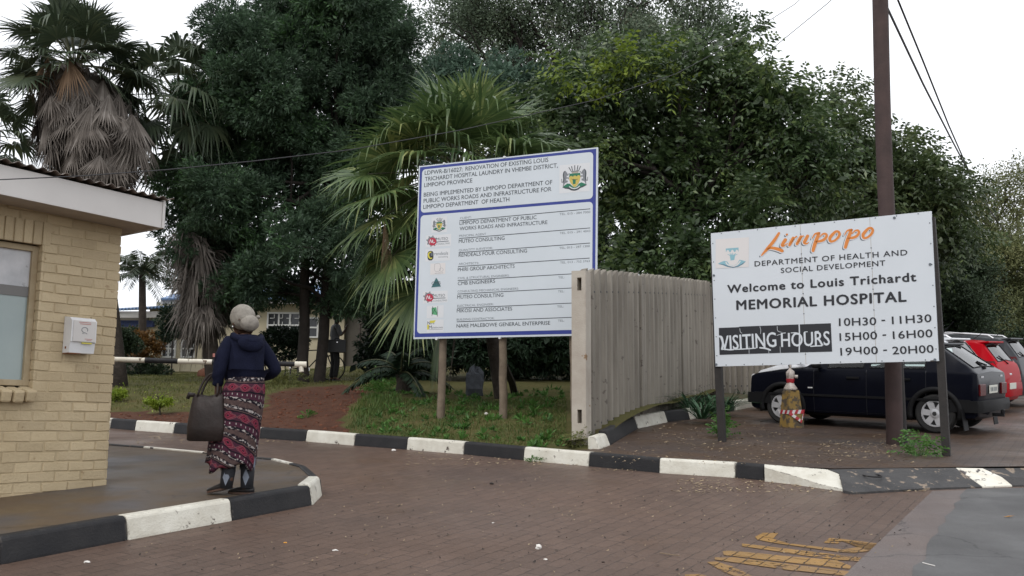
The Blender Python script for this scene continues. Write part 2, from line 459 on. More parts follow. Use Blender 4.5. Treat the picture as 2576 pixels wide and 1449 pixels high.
M['palm_bark'] = simple('palm_bark', (0.055, 0.042, 0.033), 0.95, (0.025, 0.019, 0.015), 6, 0.8, 20, bdist=0.03)
M['litter_white'] = simple('litter_white', (0.75, 0.72, 0.68), 0.7)
M['leaf_orange'] = simple('leaf_orange', (0.62, 0.28, 0.03), 0.6)
M['rock'] = simple('rock', (0.11, 0.12, 0.14), 0.8, (0.05, 0.055, 0.065), 7)
M['straw'] = leaf_mat('straw', (0.10, 0.065, 0.04), (0.36, 0.28, 0.18), 0.9, 2.0, 0.0)
# foliage
M['lf_evergreen'] = leaf_mat('leaf_evergreen', (0.026, 0.047, 0.031), (0.085, 0.142, 0.080), 0.5, 0.55, 0.28, (0.085, 0.18, 0.06))
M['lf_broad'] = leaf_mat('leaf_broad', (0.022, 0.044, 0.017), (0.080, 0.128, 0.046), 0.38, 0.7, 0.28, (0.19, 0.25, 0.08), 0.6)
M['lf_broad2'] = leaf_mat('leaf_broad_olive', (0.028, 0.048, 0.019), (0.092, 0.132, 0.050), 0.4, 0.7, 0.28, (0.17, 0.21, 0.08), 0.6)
M['lf_lime'] = leaf_mat('leaf_lime', (0.10, 0.15, 0.022), (0.20, 0.27, 0.035), 0.45, 1.5, 0.35, (0.26, 0.31, 0.05))
M['lf_blue'] = leaf_mat('leaf_bluegreen', (0.035, 0.068, 0.050), (0.085, 0.145, 0.098), 0.6, 0.5, 0.2, (0.10, 0.16, 0.11))
M['lf_feather'] = leaf_mat('leaf_feathery', (0.062, 0.088, 0.058), (0.145, 0.19, 0.12), 0.6, 0.5, 0.2, (0.12, 0.12, 0.08))
M['lf_acacia'] = leaf_mat('leaf_acacia', (0.065, 0.082, 0.032), (0.165, 0.18, 0.072), 0.6, 0.4, 0.25, (0.21, 0.21, 0.09))
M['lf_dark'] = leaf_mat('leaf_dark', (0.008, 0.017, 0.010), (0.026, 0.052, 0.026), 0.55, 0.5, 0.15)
M['lf_hedge'] = leaf_mat('leaf_hedge', (0.018, 0.034, 0.018), (0.048, 0.075, 0.036), 0.6, 0.6, 0.15)
M['lf_lightbush'] = leaf_mat('leaf_lightbush', (0.12, 0.19, 0.02), (0.30, 0.38, 0.045), 0.5, 3.0, 0.3)
M['lf_orange'] = leaf_mat('leaf_orange_bush', (0.08, 0.045, 0.012), (0.20, 0.10, 0.025), 0.6, 1.5, 0.2)
M['lf_weed'] = leaf_mat('leaf_weed', (0.03, 0.085, 0.018), (0.10, 0.22, 0.045), 0.5, 2.5, 0.25)
M['lf_strap'] = leaf_mat('leaf_strap', (0.014, 0.045, 0.022), (0.05, 0.12, 0.055), 0.4, 2.0, 0.15)
M['frond'] = leaf_mat('frond_green', (0.028, 0.042, 0.026), (0.072, 0.098, 0.056), 0.45, 0.8, 0.15, (0.12, 0.14, 0.075), 0.5)
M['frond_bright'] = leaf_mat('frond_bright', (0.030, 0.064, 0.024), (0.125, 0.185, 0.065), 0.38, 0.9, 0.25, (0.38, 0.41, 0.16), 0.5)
M['frond_dead'] = leaf_mat('frond_dead', (0.060, 0.050, 0.043), (0.20, 0.175, 0.155), 0.85, 1.6, 0.05, (0.31, 0.28, 0.255), 0.1)
M['frond_rust'] = leaf_mat('frond_rust', (0.11, 0.072, 0.046), (0.21, 0.14, 0.09), 0.8, 1.2, 0.05, (0.26, 0.185, 0.125), 0.1)
M['frond_stem'] = simple('frond_stem', (0.07, 0.075, 0.03), 0.5, (0.05, 0.05, 0.02), 5)
M['grass'] = leaf_mat('grass_blade', (0.030, 0.070, 0.016), (0.105, 0.165, 0.036), 0.6, 0.9, 0.25, (0.20, 0.17, 0.07))
M['grass_olive'] = leaf_mat('grass_olive', (0.065, 0.080, 0.022), (0.155, 0.16, 0.048), 0.7, 0.9, 0.2, (0.17, 0.14, 0.06))

# road pavers: interlocking brown blocks laid square to the street edge
def paver_mat(name, c1, c2, mort, rz, size=0.105, rough=0.5, moss=None, wet=0.3, straw=False, worn=None):
    m, nt, b = new_mat(name); L = nt.links
    base = coords(nt)
    nz = N(nt, 'ShaderNodeTexNoise', Scale=14.0, Detail=2)
    L.new(base, nz.inputs['Vector'])
    wob = N(nt, 'ShaderNodeVectorMath', operation='MULTIPLY_ADD'); L.new(nz.outputs['Color'], wob.inputs[0])
    wob.inputs[1].default_value = (0.03, 0.03, 0.0); L.new(base, wob.inputs[2])
    mp = nt.nodes.new('ShaderNodeMapping'); mp.inputs['Rotation'].default_value = (0, 0, rz); L.new(wob.outputs[0], mp.inputs['Vector'])
    br = N(nt, 'ShaderNodeTexBrick', Scale=1.0)
    br.inputs['Mortar Size'].default_value = 0.0055; br.inputs['Mortar Smooth'].default_value = 0.4
    br.inputs['Brick Width'].default_value = size * 2; br.inputs['Row Height'].default_value = size
    br.inputs['Color1'].default_value = (0.42, 0.42, 0.42, 1); br.inputs['Color2'].default_value = (0.58, 0.58, 0.58, 1); br.inputs['Mortar'].default_value = (0.0, 0.0, 0.0, 1)
    L.new(mp.outputs[0], br.inputs['Vector'])
    big = noise(nt, base, 0.45, 5, 0.6)
    r = ramp(nt, [(0.32, c1), (0.66, c2)]); L.new(big, r.inputs[0])
    fine = noise(nt, base, 60, 3, 0.7)
    rf = ramp(nt, [(0.25, (0.72, 0.72, 0.72)), (0.75, (1.22, 1.2, 1.18))]); L.new(fine, rf.inputs[0])
    col = mix(nt, 1.0, r.outputs[0], rf.outputs[0], 'MULTIPLY')
    tone = ramp(nt, [(0.40, (0.86, 0.86, 0.86)), (0.6, (1.1, 1.1, 1.1))]); L.new(br.outputs['Color'], tone.inputs[0])
    col = mix(nt, 1.0, col, tone.outputs[0], 'MULTIPLY')
    if moss is not None:
        rm = ramp(nt, [(0.44, (0, 0, 0)), (0.6, (1, 1, 1))]); L.new(noise(nt, base, 1.1, 6, 0.65), rm.inputs[0])
        col = mix(nt, rm.outputs[0], col, moss)
    # joints are partly filled with soil
    jn = ramp(nt, [(0.42, (0.12, 0.12, 0.12)), (0.62, (0.9, 0.9, 0.9))]); L.new(noise(nt, base, 5, 4, 0.6), jn.inputs[0])
    jf = N(nt, 'ShaderNodeMath', operation='MULTIPLY'); L.new(br.outputs['Fac'], jf.inputs[0]); L.new(jn.outputs[0], jf.inputs[1])
    col = mix(nt, jf.outputs[0], col, mort)
    L.new(col, b.inputs['Base Color'])
    rr = ramp(nt, [(0.35, (rough - wet * 0.5,) * 3), (0.7, (rough + 0.25,) * 3)]); L.new(noise(nt, base, 0.9, 4), rr.inputs[0])
    L.new(rr.outputs[0], b.inputs['Roughness'])
    b.inputs['Specular IOR Level'].default_value = 0.28
    h = N(nt, 'ShaderNodeMath', operation='MULTIPLY_ADD'); L.new(br.outputs['Fac'], h.inputs[0]); h.inputs[1].default_value = -1.0
    L.new(fine, h.inputs[2])
    bump(nt, b, h.outputs[0], 0.45, 0.006)
    if worn is not None:                        # thin paint: gone from the joints and rubbed off in flakes
        wa = ramp(nt, [(worn, (1, 1, 1)), (worn + 0.05, (0, 0, 0))]); wsum = N(nt, 'ShaderNodeMath', operation='MULTIPLY_ADD'); L.new(noise(nt, base, 22, 5, 0.75), wsum.inputs[0]); wsum.inputs[1].default_value = 0.55
        w2 = N(nt, 'ShaderNodeMath', operation='MULTIPLY'); L.new(noise(nt, base, 3.0, 4, 0.6), w2.inputs[0]); w2.inputs[1].default_value = 0.5; L.new(w2.outputs[0], wsum.inputs[2])
        L.new(wsum.outputs[0], wa.inputs[0]); one = N(nt, 'ShaderNodeMath', operation='MULTIPLY_ADD'); L.new(br.outputs['Fac'], one.inputs[0]); one.inputs[1].default_value = -0.85; one.inputs[2].default_value = 1.0
        al = N(nt, 'ShaderNodeMath', operation='MULTIPLY'); L.new(wa.outputs[0], al.inputs[0]); L.new(one.outputs[0], al.inputs[1]); L.new(al.outputs[0], b.inputs['Alpha'])
    return m
PAVE_RZ = -math.atan2(0.862, 0.507)
M['pavers'] = paver_mat('road_pavers', (0.136, 0.085, 0.061), (0.097, 0.066, 0.052), (0.032, 0.022, 0.017), PAVE_RZ, 0.12)
M['pavers_park'] = paver_mat('parking_pavers', (0.082, 0.055, 0.041), (0.060, 0.043, 0.036), (0.018, 0.013, 0.011), PAVE_RZ, 0.11, moss=(0.072, 0.043, 0.026))
def tar_mat(name, c1, c2, rough, moss=None, sc=0.6, mfac=(0.42, 0.58)):
    m, nt, b = new_mat(name); L = nt.links
    base = coords(nt)
    r = ramp(nt, [(0.35, c1), (0.65, c2)]); L.new(noise(nt, base, sc, 5, 0.6), r.inputs[0])
    fine = noise(nt, base, 90, 4, 0.75)
    rf = ramp(nt, [(0.3, (0.6, 0.6, 0.6)), (0.72, (1.35, 1.35, 1.35))]); L.new(fine, rf.inputs[0])
    col = mix(nt, 1.0, r.outputs[0], rf.outputs[0], 'MULTIPLY')
    if moss is not None:
        rm = ramp(nt, [(mfac[0], (0, 0, 0)), (mfac[1], (1, 1, 1))]); L.new(noise(nt, base, 0.8, 6, 0.6), rm.inputs[0])
        col = mix(nt, rm.outputs[0], col, moss)
    cr = N(nt, 'ShaderNodeTexVoronoi', feature='DISTANCE_TO_EDGE', Scale=0.55)
    wv = noise(nt, base, 3, 4)
    vm = N(nt, 'ShaderNodeVectorMath', operation='MULTIPLY_ADD'); L.new(wv, vm.inputs[0]); vm.inputs[1].default_value = (0.5, 0.5, 0); L.new(base, vm.inputs[2])
    L.new(vm.outputs[0], cr.inputs['Vector'])
    rc = ramp(nt, [(0.0, (0.35, 0.35, 0.35)), (0.007, (1, 1, 1))]); L.new(cr.outputs['Distance'], rc.inputs[0])
    col = mix(nt, 1.0, col, rc.outputs[0], 'MULTIPLY')
    L.new(col, b.inputs['Base Color'])
    rr = ramp(nt, [(0.35, (rough,) * 3), (0.65, (min(1, rough + 0.3),) * 3)]); L.new(noise(nt, base, 1.3, 3), rr.inputs[0]); L.new(rr.outputs[0], b.inputs['Roughness'])
    bump(nt, b, fine, 0.5, 0.005)
    return m
M['asphalt'] = tar_mat('asphalt', (0.058, 0.057, 0.058), (0.088, 0.086, 0.085), 0.5)
M['island_tar'] = tar_mat('island_tar', (0.066, 0.058, 0.057), (0.088, 0.077, 0.075), 0.4, moss=(0.090, 0.060, 0.034), mfac=(0.38, 0.54))
M['strip_slab'] = tar_mat('concrete_strip', (0.15, 0.118, 0.105), (0.115, 0.092, 0.085), 0.5)

M['yellow_road'] = paver_mat('yellow_road_paint', (0.34, 0.19, 0.048), (0.26, 0.145, 0.04), (0.045, 0.03, 0.02), PAVE_RZ, 0.12, moss=(0.22, 0.13, 0.055), worn=0.60)
def ground_mat():
    m, nt, b = new_mat('lawn_and_soil'); L = nt.links
    base = coords(nt)
    at = N(nt, 'ShaderNodeAttribute', attribute_name='soil')
    nz = noise(nt, base, 1.6, 6, 0.68)
    a = N(nt, 'ShaderNodeMath', operation='MULTIPLY_ADD'); L.new(nz, a.inputs[0]); a.inputs[1].default_value = 0.9; a.inputs[2].default_value = -0.45
    s = N(nt, 'ShaderNodeMath', operation='ADD'); L.new(a.outputs[0], s.inputs[0]); L.new(at.outputs['Fac'], s.inputs[1])
    rm = ramp(nt, [(0.40, (0, 0, 0)), (0.6, (1, 1, 1))]); L.new(s.outputs[0], rm.inputs[0])
    g = ramp(nt, [(0.3, (0.068, 0.070, 0.024)), (0.55, (0.098, 0.090, 0.034)), (0.75, (0.12, 0.085, 0.040))]); L.new(noise(nt, base, 2.2, 5, 0.65), g.inputs[0])
    so = ramp(nt, [(0.3, (0.066, 0.030, 0.020)), (0.6, (0.105, 0.049, 0.031)), (0.8, (0.15, 0.077, 0.050))]); L.new(noise(nt, base, 3.5, 6, 0.7), so.inputs[0])
    L.new(mix(nt, rm.outputs[0], g.outputs[0], so.outputs[0]), b.inputs['Base Color'])
    b.inputs['Roughness'].default_value = 0.95; b.inputs['Specular IOR Level'].default_value = 0.15
    bump(nt, b, noise(nt, base, 14, 6, 0.7), 0.8, 0.05)
    return m
M['lawn'] = ground_mat()
M['bank'] = simple('verge_soil', (0.085, 0.058, 0.035), 0.95, (0.055, 0.06, 0.025), 3, 0.8, 20, bdist=0.04)

def skirt_mat():
    m, nt, b = new_mat('skirt_print'); L = nt.links
    tc = nt.nodes.new('ShaderNodeTexCoord'); sp = nt.nodes.new('ShaderNodeSeparateXYZ'); L.new(tc.outputs['Object'], sp.inputs[0])
    def mth(op, a, bb=None, c=None):
        n = N(nt, 'ShaderNodeMath', operation=op)
        for i, x in enumerate((a, bb, c)):
            if x is None: continue
            if isinstance(x, (int, float)): n.inputs[i].default_value = x
            else: L.new(x, n.inputs[i])
        return n.outputs[0]
    ang = mth('ARCTAN2', sp.outputs[1], sp.outputs[0])
    nz = noise(nt, tc.outputs['Object'], 5, 3)
    # the bands lean where the cloth is pulled by the stride
    tilt = mth('MULTIPLY', mth('SUBTRACT', 0.95, sp.outputs[2]), mth('MULTIPLY', sp.outputs[0], 1.3))
    v = mth('ADD', mth('ADD', sp.outputs[2], tilt), mth('MULTIPLY', nz, 0.10))
    band = mth('FRACT', mth('DIVIDE', v, 0.285))
    white, dark, burg, brown, purple = (0.36, 0.33, 0.32), (0.014, 0.011, 0.016), (0.135, 0.016, 0.033), (0.095, 0.064, 0.060), (0.060, 0.021, 0.036)
    cr = ramp(nt, [(0.0, purple), (0.12, dark), (0.17, burg), (0.45, dark), (0.50, brown), (0.57, white), (0.65, brown), (0.86, white), (0.94, purple)], 'CONSTANT'); L.new(band, cr.inputs[0])
    wmask = ramp(nt, [(0.0, (0, 0, 0)), (0.53, (1, 1, 1)), (0.68, (0.25, 0.25, 0.25)), (0.82, (1, 1, 1)), (0.95, (0, 0, 0))], 'CONSTANT'); L.new(band, wmask.inputs[0])
    sps = ramp(nt, [(0.43, (0, 0, 0)), (0.52, (1, 1, 1))]); L.new(noise(nt, coords(nt, scale=(1, 1, 1.3)), 42, 2), sps.inputs[0])
    c1 = mix(nt, mth('MULTIPLY', wmask.outputs[0], sps.outputs[0]), cr.outputs[0], dark)
    # diamonds in the burgundy band
    du = mth('ABSOLUTE', mth('SUBTRACT', mth('FRACT', mth('ADD', mth('MULTIPLY', ang, 1.5), mth('MULTIPLY', nz, 0.9))), 0.5))
    dv = mth('ABSOLUTE', mth('MULTIPLY', mth('SUBTRACT', band, 0.31), 2.6))
    dd = mth('ADD', du, dv)
    dia = ramp(nt, [(0.0, dark), (0.10, (0.19, 0.035, 0.06)), (0.2, burg), (0.34, (0.20, 0.07, 0.09)), (0.40, burg), (0.47, (0.17, 0.08, 0.09)), (0.52, purple)], 'CONSTANT'); L.new(dd, dia.inputs[0])
    bm_ = ramp(nt, [(0.0, (0, 0, 0)), (0.17, (1, 1, 1)), (0.45, (0, 0, 0))], 'CONSTANT'); L.new(band, bm_.inputs[0])
    # small light dashes in the purple band
    dots = mth('MULTIPLY', mth('GREATER_THAN', mth('SINE', mth('MULTIPLY', ang, 26)), 0.86), mth('LESS_THAN', mth('ABSOLUTE', mth('SUBTRACT', band, 0.05)), 0.035))
    c2 = mix(nt, bm_.outputs[0], c1, dia.outputs[0])
    c3 = mix(nt, dots, c2, white)
    L.new(c3, b.inputs['Base Color']); b.inputs['Roughness'].default_value = 0.9; b.inputs['Specular IOR Level'].default_value = 0.1
    bump(nt, b, noise(nt, tc.outputs['Object'], 11, 3), 0.4, 0.02)
    return m
M['skirt'] = skirt_mat()
# ================================================================ the ground
def proj(P):
    P = np.atleast_2d(P) - EYE
    fw = CP * P[:, 1] + SP * P[:, 2]; up = -SP * P[:, 1] + CP * P[:, 2]
    xr, yr = P[:, 0] / fw, up / fw
    return np.stack([CX + FPX * (xr * CR + yr * SR), CY - FPX * (-xr * SR + yr * CR)], 1)
def sstep(a, b, x):
    t = np.clip((np.asarray(x, float) - a) / (b - a), 0, 1); return t * t * (3 - 2 * t)
def inside(poly, pts):
    poly = np.asarray(poly, float); x, y = pts[:, 0], pts[:, 1]; c = np.zeros(len(pts), bool); j = len(poly) - 1
    for i in range(len(poly)):
        (xi, yi), (xj, yj) = poly[i], poly[j]
        c ^= ((yi > y) != (yj > y)) & (x < (xj - xi) * (y - yi) / (yj - yi + 1e-12) + xi); j = i
    return c
def sheet(name, xs, ys, zf, mat):
    X, Y = np.meshgrid(xs, ys, indexing='ij'); V = np.stack([X, Y, zf(X, Y)], -1).reshape(-1, 3)
    nx, ny = len(xs), len(ys); i, j = np.meshgrid(np.arange(nx - 1), np.arange(ny - 1), indexing='ij'); a = (i * ny + j).ravel()
    Q = np.stack([a, a + ny, a + ny + 1, a + 1], 1)
    return link_mesh(name, big_mesh(name, V, Q), mat, None, True)
def flat_poly(name, pts, dz, mat, parent=None, kind='structure'):
    me = bpy.data.meshes.new(name); bm = bmesh.new()
    vs = [bm.verts.new((p[0], p[1], float(base_z(p[1])) + dz)) for p in pts]
    f = bm.faces.new(vs); bmesh.ops.triangulate(bm, faces=[f]); bmesh.ops.recalc_face_normals(bm, faces=bm.faces)
    for f in bm.faces:
        if f.normal.z < 0: f.normal_flip()
    bm.to_mesh(me); bm.free()
    o = link_mesh(name, me, mat, parent)
    if kind: o['kind'] = kind
    return o

g_ = sheet('ground', [-500, -120, -60, -25, 0, 25, 60, 120, 500], [-200, -60, -15.001, -15, 0, 12, 25, 40, 60, 120, 300, 900], lambda X, Y: base_z(Y) - 0.10, M['lawn'])
tag(g_, kind='structure')
r_ = sheet('road', np.linspace(-30, 30, 13), np.linspace(-14, 23, 13), lambda X, Y: base_z(Y) + 0 * X, M['pavers'])
tag(r_, 'brown block paved entrance road', kind='structure')

# asphalt street on the right with its concrete edge strip
def wavy(a, b, n, amp):
    a, b = np.array(a, float), np.array(b, float); d = unit(np.append(b - a, 0))[:2]; q = np.array([-d[1], d[0]])
    return [tuple(a + (b - a) * t + q * amp * (random.uniform(-1, 1) if 0 < t < 1 else 0)) for t in np.linspace(0, 1, n)]
edgeA = wavy((4.61, 10.02), (2.53, 6.31), 17, 0.035) + wavy((2.53, 6.31), (-6.6, -10.0), 14, 0.06)[1:]
flat_poly('street', edgeA + [(40, -10), (40, 14), (14, 11.55), (5.25, 10.12)], 0.008, M['asphalt'])
stripL = [(4.20, 9.88), (2.10, 6.31), (-7.4, -10.0)]
flat_poly('pavement', [(-6.2, -10.0), (2.75, 6.31), (4.80, 10.02)] + stripL, 0.004, M['strip_slab'])

# ---------------------------------------------------------------- far kerb, block by block
KU = [(276, 1077.5), (338, 1083), (435, 1090), (541, 1097), (651, 1103), (768, 1110.5), (890, 1121), (1022, 1131), (1165, 1143), (1316, 1158), (1480, 1173), (1658, 1190), (1850, 1202), (1921, 1209)]
KP = [gnd(u, v) for u, v in KU]
ext = unit(KP[0] - KP[5]); left_ext = [KP[0] + ext * k for k in (13, 12, 11, 10, 9, 8, 7, 6, 5, 4, 3, 2, 1)]
for p in left_ext: p[2] = float(base_z(p[1]))
KALL = left_ext + KP
kerb = tag(bpy.data.objects.new('kerb', None), 'black and white painted kerb along the far side of the entrance road', 'kerb', kind='structure'); COL.objects.link(kerb); WLOC['kerb'] = np.zeros(3)
def kerb_block(a, b, h, w, mat, parent, side=None, z0=-0.06, name='kerb_block', lab=None, batter=0.02, lean=None):
    a, b = np.array(a, float), np.array(b, float); d = unit((b - a) * [1, 1, 0]); q = np.array([-d[1], d[0], 0.0]) if side is None else np.asarray(side, float)
    g = 0.004
    a2, b2 = a + (b - a) * g, b - (b - a) * g
    bm = bmesh.new(); V = []
    for p in (a2, b2):
        for (o, z) in ((0, z0), (0, 0.01), (batter, h - 0.02), (batter + 0.02, h), (w, h), (w, z0)):
            V.append(bm.verts.new(Vector(p + q * (o + random.uniform(-.002, .002)) + np.array([0, 0, z]))))
    n = 6
    bm.faces.new(V[:n][::-1]); bm.faces.new(V[n:])
    for i in range(n): bm.faces.new((V[i], V[(i + 1) % n], V[n + (i + 1) % n], V[n + i]))
    bmesh.ops.recalc_face_normals(bm, faces=bm.faces)
    me = bpy.data.meshes.new(name)
    bmesh.ops.bevel(bm, geom=list(bm.edges), offset=0.008, segments=1, affect='EDGES')
    bm.to_mesh(me); bm.free()
    o = link_mesh(name, me, mat, parent)
    if lab: o['label'] = lab
    return o
NK = len(KALL)
for i in range(NK - 1):
    black = ((NK - 2 - i) % 2 == 0)
    kerb_block(KALL[i], KALL[i + 1], 0.165, 0.15, M['black_paint'] if black else M['white_paint'], kerb, lab=('black' if black else 'white') + ' painted kerb block')
# the dropped end: a white wedge, then flat worn ramps
def ramp_slab(name, quad, mat, lab, t=0.10):
    m = MB(); V = [np.array(p, float) for p in quad]; W = [p - np.array([0, 0, t]) for p in V]
    n = len(V)
    m.add(V + W, [tuple(range(n)), tuple(range(n, 2 * n))[::-1]] + [(i, i + n, (i + 1) % n + n, (i + 1) % n) for i in range(n)])
    o = m.build(name, mat, kerb); o['label'] = lab; return o
F0 = gnd(1923, 1176, 0.145)
ramp_slab('kerb_ramp', [F0, gnd(1985, 1193, 0.10), gnd(2060, 1217, 0.045), gnd(2120, 1231, 0.02), gnd(2110, 1190, 0.13), gnd(2082, 1181, 0.155), gnd(1923, 1168, 0.166)], M['white_paint'], 'white painted wedge where the kerb drops', 0.2)
ramp_slab('kerb_ramp', [gnd(2122, 1233, 0.03), gnd(2146, 1239, 0.02), gnd(2330, 1228, 0.02), gnd(2470, 1224, 0.014), gnd(2403, 1177, 0.16), gnd(2230, 1178, 0.16), gnd(2086, 1181, 0.157), gnd(2112, 1191, 0.13)], M['black_worn'], 'worn black painted ramp slab', 0.12)
ramp_slab('kerb_ramp', [gnd(2472, 1224, 0.014), gnd(2546, 1221, 0.014), gnd(2520, 1200, 0.09), gnd(2472, 1178, 0.16), gnd(2405, 1177, 0.16)], M['white_worn'], 'chipped white painted ramp slab', 0.12)
e1, e2 = gnd(2548, 1221, 0.014), gnd(2474, 1178, 0.16)
ramp_slab('kerb_ramp', [e1, e1 + [2.2, 0.36, 0.03], e2 + [3.2, 0.36, 0.03], e2, gnd(2522, 1200, 0.09)], M['black_worn'], 'worn black painted ramp slab at the street edge', 0.12)

# ---------------------------------------------------------------- parking platform
PK = [gnd(u, v, 0.15) for u, v in ((1508, 1130), (1535, 1120), (1605, 1078), (1680, 1062), (1737, 1055), (1787, 1047), (1882, 1025))]
kd = unit(KP[-1] - KP[-3]); kq = np.array([-kd[1], kd[0], 0])
front = [KP[9] + kq * 0.1 + kd * 0.6] + [p + np.array([0.05, 0.10, 0]) for p in KP[10:]]
plat = [(p[0], p[1]) for p in front] + [(3.4, 10.42), (5.5, 10.72), (8.7, 11.05), (60, 16), (60, 25), (7.0, 25)] + [(p[0] - 0.05, p[1] + 0.05) for p in PK[::-1]] + [(0.95, 12.1)]
flat_poly('parking_ground', plat, 0.15, M['pavers_park'])
flat_poly('parking_ground_far', [(6.9, 25), (60, 25), (60, 60), (6.9, 60)], 0.15, M['pavers_park'])['label'] = 'paved parking area behind the cars'
pk = tag(bpy.data.objects.new('parking_kerb', None), 'curved black and white kerb between the concrete fence and the parking area', 'kerb', kind='structure'); COL.objects.link(pk); WLOC['parking_kerb'] = np.zeros(3)
for i in range(len(PK) - 1):
    if i == 5: continue
    white = i in (0, 2, 4)
    a, b = PK[i], PK[i + 1]
    kerb_block(a, b, 0.185 if i else 0.15, 0.15, M['white_paint'] if white else M['black_paint'], pk, z0=-0.05, batter=0.05, lab=('white' if white else 'black') + ' painted kerb block')
kerb_block(PK[5] + (PK[6] - PK[5]) * 0.05, PK[5] + (PK[6] - PK[5]) * 0.62, 0.16, 0.15, M['black_paint'], pk, z0=-0.05, lab='black painted kerb block')
kerb_block(PK[5] + (PK[6] - PK[5]) * 0.63, PK[6] + np.array([0.2, 0.2, 0.016]), 0.18, 0.16, M['white_paint'], pk, z0=-0.05, lab='white painted kerb block')
kerb_block(PK[6] + np.array([0.21, 0.21, 0.016]), PK[6] + np.array([1.2, 0.9, 0.08]), 0.16, 0.15, M['black_paint'], pk, z0=-0.05, lab='black painted kerb block')

# ---------------------------------------------------------------- lawn and red soil beyond the kerb
FD = np.array([0.368, 0.930, 0]); FD /= np.linalg.norm(FD)      # the way the concrete fence runs
def lawn_off(s, x, y):
    o = 0.13 + 0.32 * sstep(0.0, 3.2, s)
    o = o + 0.3 * sstep(26, 36, y) * sstep(-11, -5, x)
    return o
kx = np.concatenate([[-42], np.linspace(-20, 0.80, 105)])
kp_x = np.array([p[0] for p in KALL]); kp_y = np.array([p[1] for p in KALL])
ky = np.interp(kx, kp_x, kp_y); ky[kx < kp_x[0]] = kp_y[0] + (kx[kx < kp_x[0]] - kp_x[0]) * -0.49
ss = np.concatenate([np.linspace(0.10, 14, 71), np.linspace(14.5, 30, 24), [36, 45, 60, 90]])
KXg, Sg = np.meshgrid(kx, ss, indexing='ij'); KYg = np.repeat(ky[:, None], len(ss), 1)
LX = KXg + Sg * FD[0]; LY = KYg + Sg * FD[1]
LZ = base_z(LY) + lawn_off(Sg, LX, LY)
LZ += 0.035 * np.sin(LX * 1.7 + 0.6 * LY) * np.cos(LY * 1.3 - LX * 0.4) * sstep(0.2, 1.5, Sg)
LV = np.stack([LX, LY, LZ], -1).reshape(-1, 3)
ni, nj = LX.shape; ii, jj = np.meshgrid(np.arange(ni - 1), np.arange(nj - 1), indexing='ij'); aa = (ii * nj + jj).ravel()
lawn = link_mesh('lawn', big_mesh('lawn', LV, np.stack([aa, aa + nj, aa + nj + 1, aa + 1], 1)), M['lawn'], None, True)
tag(lawn, 'sloping lawn with a bare red soil path', kind='structure')
def lawn_z(x, y):
    """height of the lawn under a point (its own formula)"""
    x, y = np.asarray(x, float), np.asarray(y, float)
    s = np.zeros_like(x)
    for _ in range(12):
        yk = np.interp(x - s * FD[0], kp_x, kp_y); yk = np.where(x - s * FD[0] < kp_x[0], kp_y[0] + (x - s * FD[0] - kp_x[0]) * -0.49, yk)
        s = s + 0.7 * ((y - yk) / FD[1] - s)
    z = base_z(y) + lawn_off(s, x, y)
    return z + 0.035 * np.sin(x * 1.7 + 0.6 * y) * np.cos(y * 1.3 - x * 0.4) * sstep(0.2, 1.5, s)
PATH = [(640, 1110), (668, 1010), (690, 985), (760, 975), (850, 968), (925, 975), (930, 995), (890, 1015), (868, 1045), (862, 1075), (905, 1108), (915, 1125)]
STRIP = [(200, 1085), (200, 1040), (300, 1036), (430, 1038), (560, 1040), (650, 1035), (650, 1110)]
HEAP = [(500, 952), (505, 925), (560, 915), (580, 955)]
def soil_at(P):
    uv = proj(P); d = np.zeros(len(P))
    j = np.random.default_rng(5).normal(0, 1, (6, len(P), 2)) * np.array([14, 6])
    for k in range(6):
        q = uv + j[k]
        d += (inside(PATH, q) | inside(STRIP, q) | inside(HEAP, q)) / 6.0
    dark_shade = 0.0
    return d
at_ = lawn.data.attributes.new('soil', 'FLOAT', 'POINT'); SOIL = soil_at(LV); at_.data.foreach_set('value', SOIL.astype(np.float32))
def lawn_point(u, v):                           # the lawn surface seen at a pixel
    d = ray(u, v); t0, t1 = 8.0, 60.0; hit = None
    for k in range(400):
        t = t0 + (t1 - t0) * k / 400; p = EYE + d * t
        if p[2] < float(lawn_z(p[0], p[1])): hit = t; break
    t = hit or 30.0
    return EYE + d * t

# verge between fence and parking kerb
FP0 = gnd(1442, 1124, 0.13)                     # foot of the end post
def fence_foot(t): p = FP0 + FD * t; return np.array([p[0], p[1], FP0[2] + 0.099 * t])
vm_ = MB()
kerbline = [PK[0] + np.array([-0.25, -0.15, 0.0]), PK[1], PK[2], PK[3], PK[4], PK[5], PK[6], PK[6] + np.array([1.2, 0.9, 0.08])]
tl = [0.0, 0.5, 3.2, 4.5, 5.2, 6.2, 9.0, 10.2]
rows = []
for t, k in zip(tl, kerbline):
    f = fence_foot(t) + np.array([-0.12, 0.05, 0.02]); k2 = k + np.array([-0.15, 0.07, 0.10])
    rows.append([f + (k2 - f) * s + np.array([0, 0, 0.02 * math.sin(s * math.pi)]) for s in (0, .25, .5, .75, 1)])
vm_.loft(rows, cap=False, closed=False)
tag(vm_.build('verge_terrain', M['bank'], None, smooth=True), 'soil verge at the foot of the concrete fence', kind='structure')

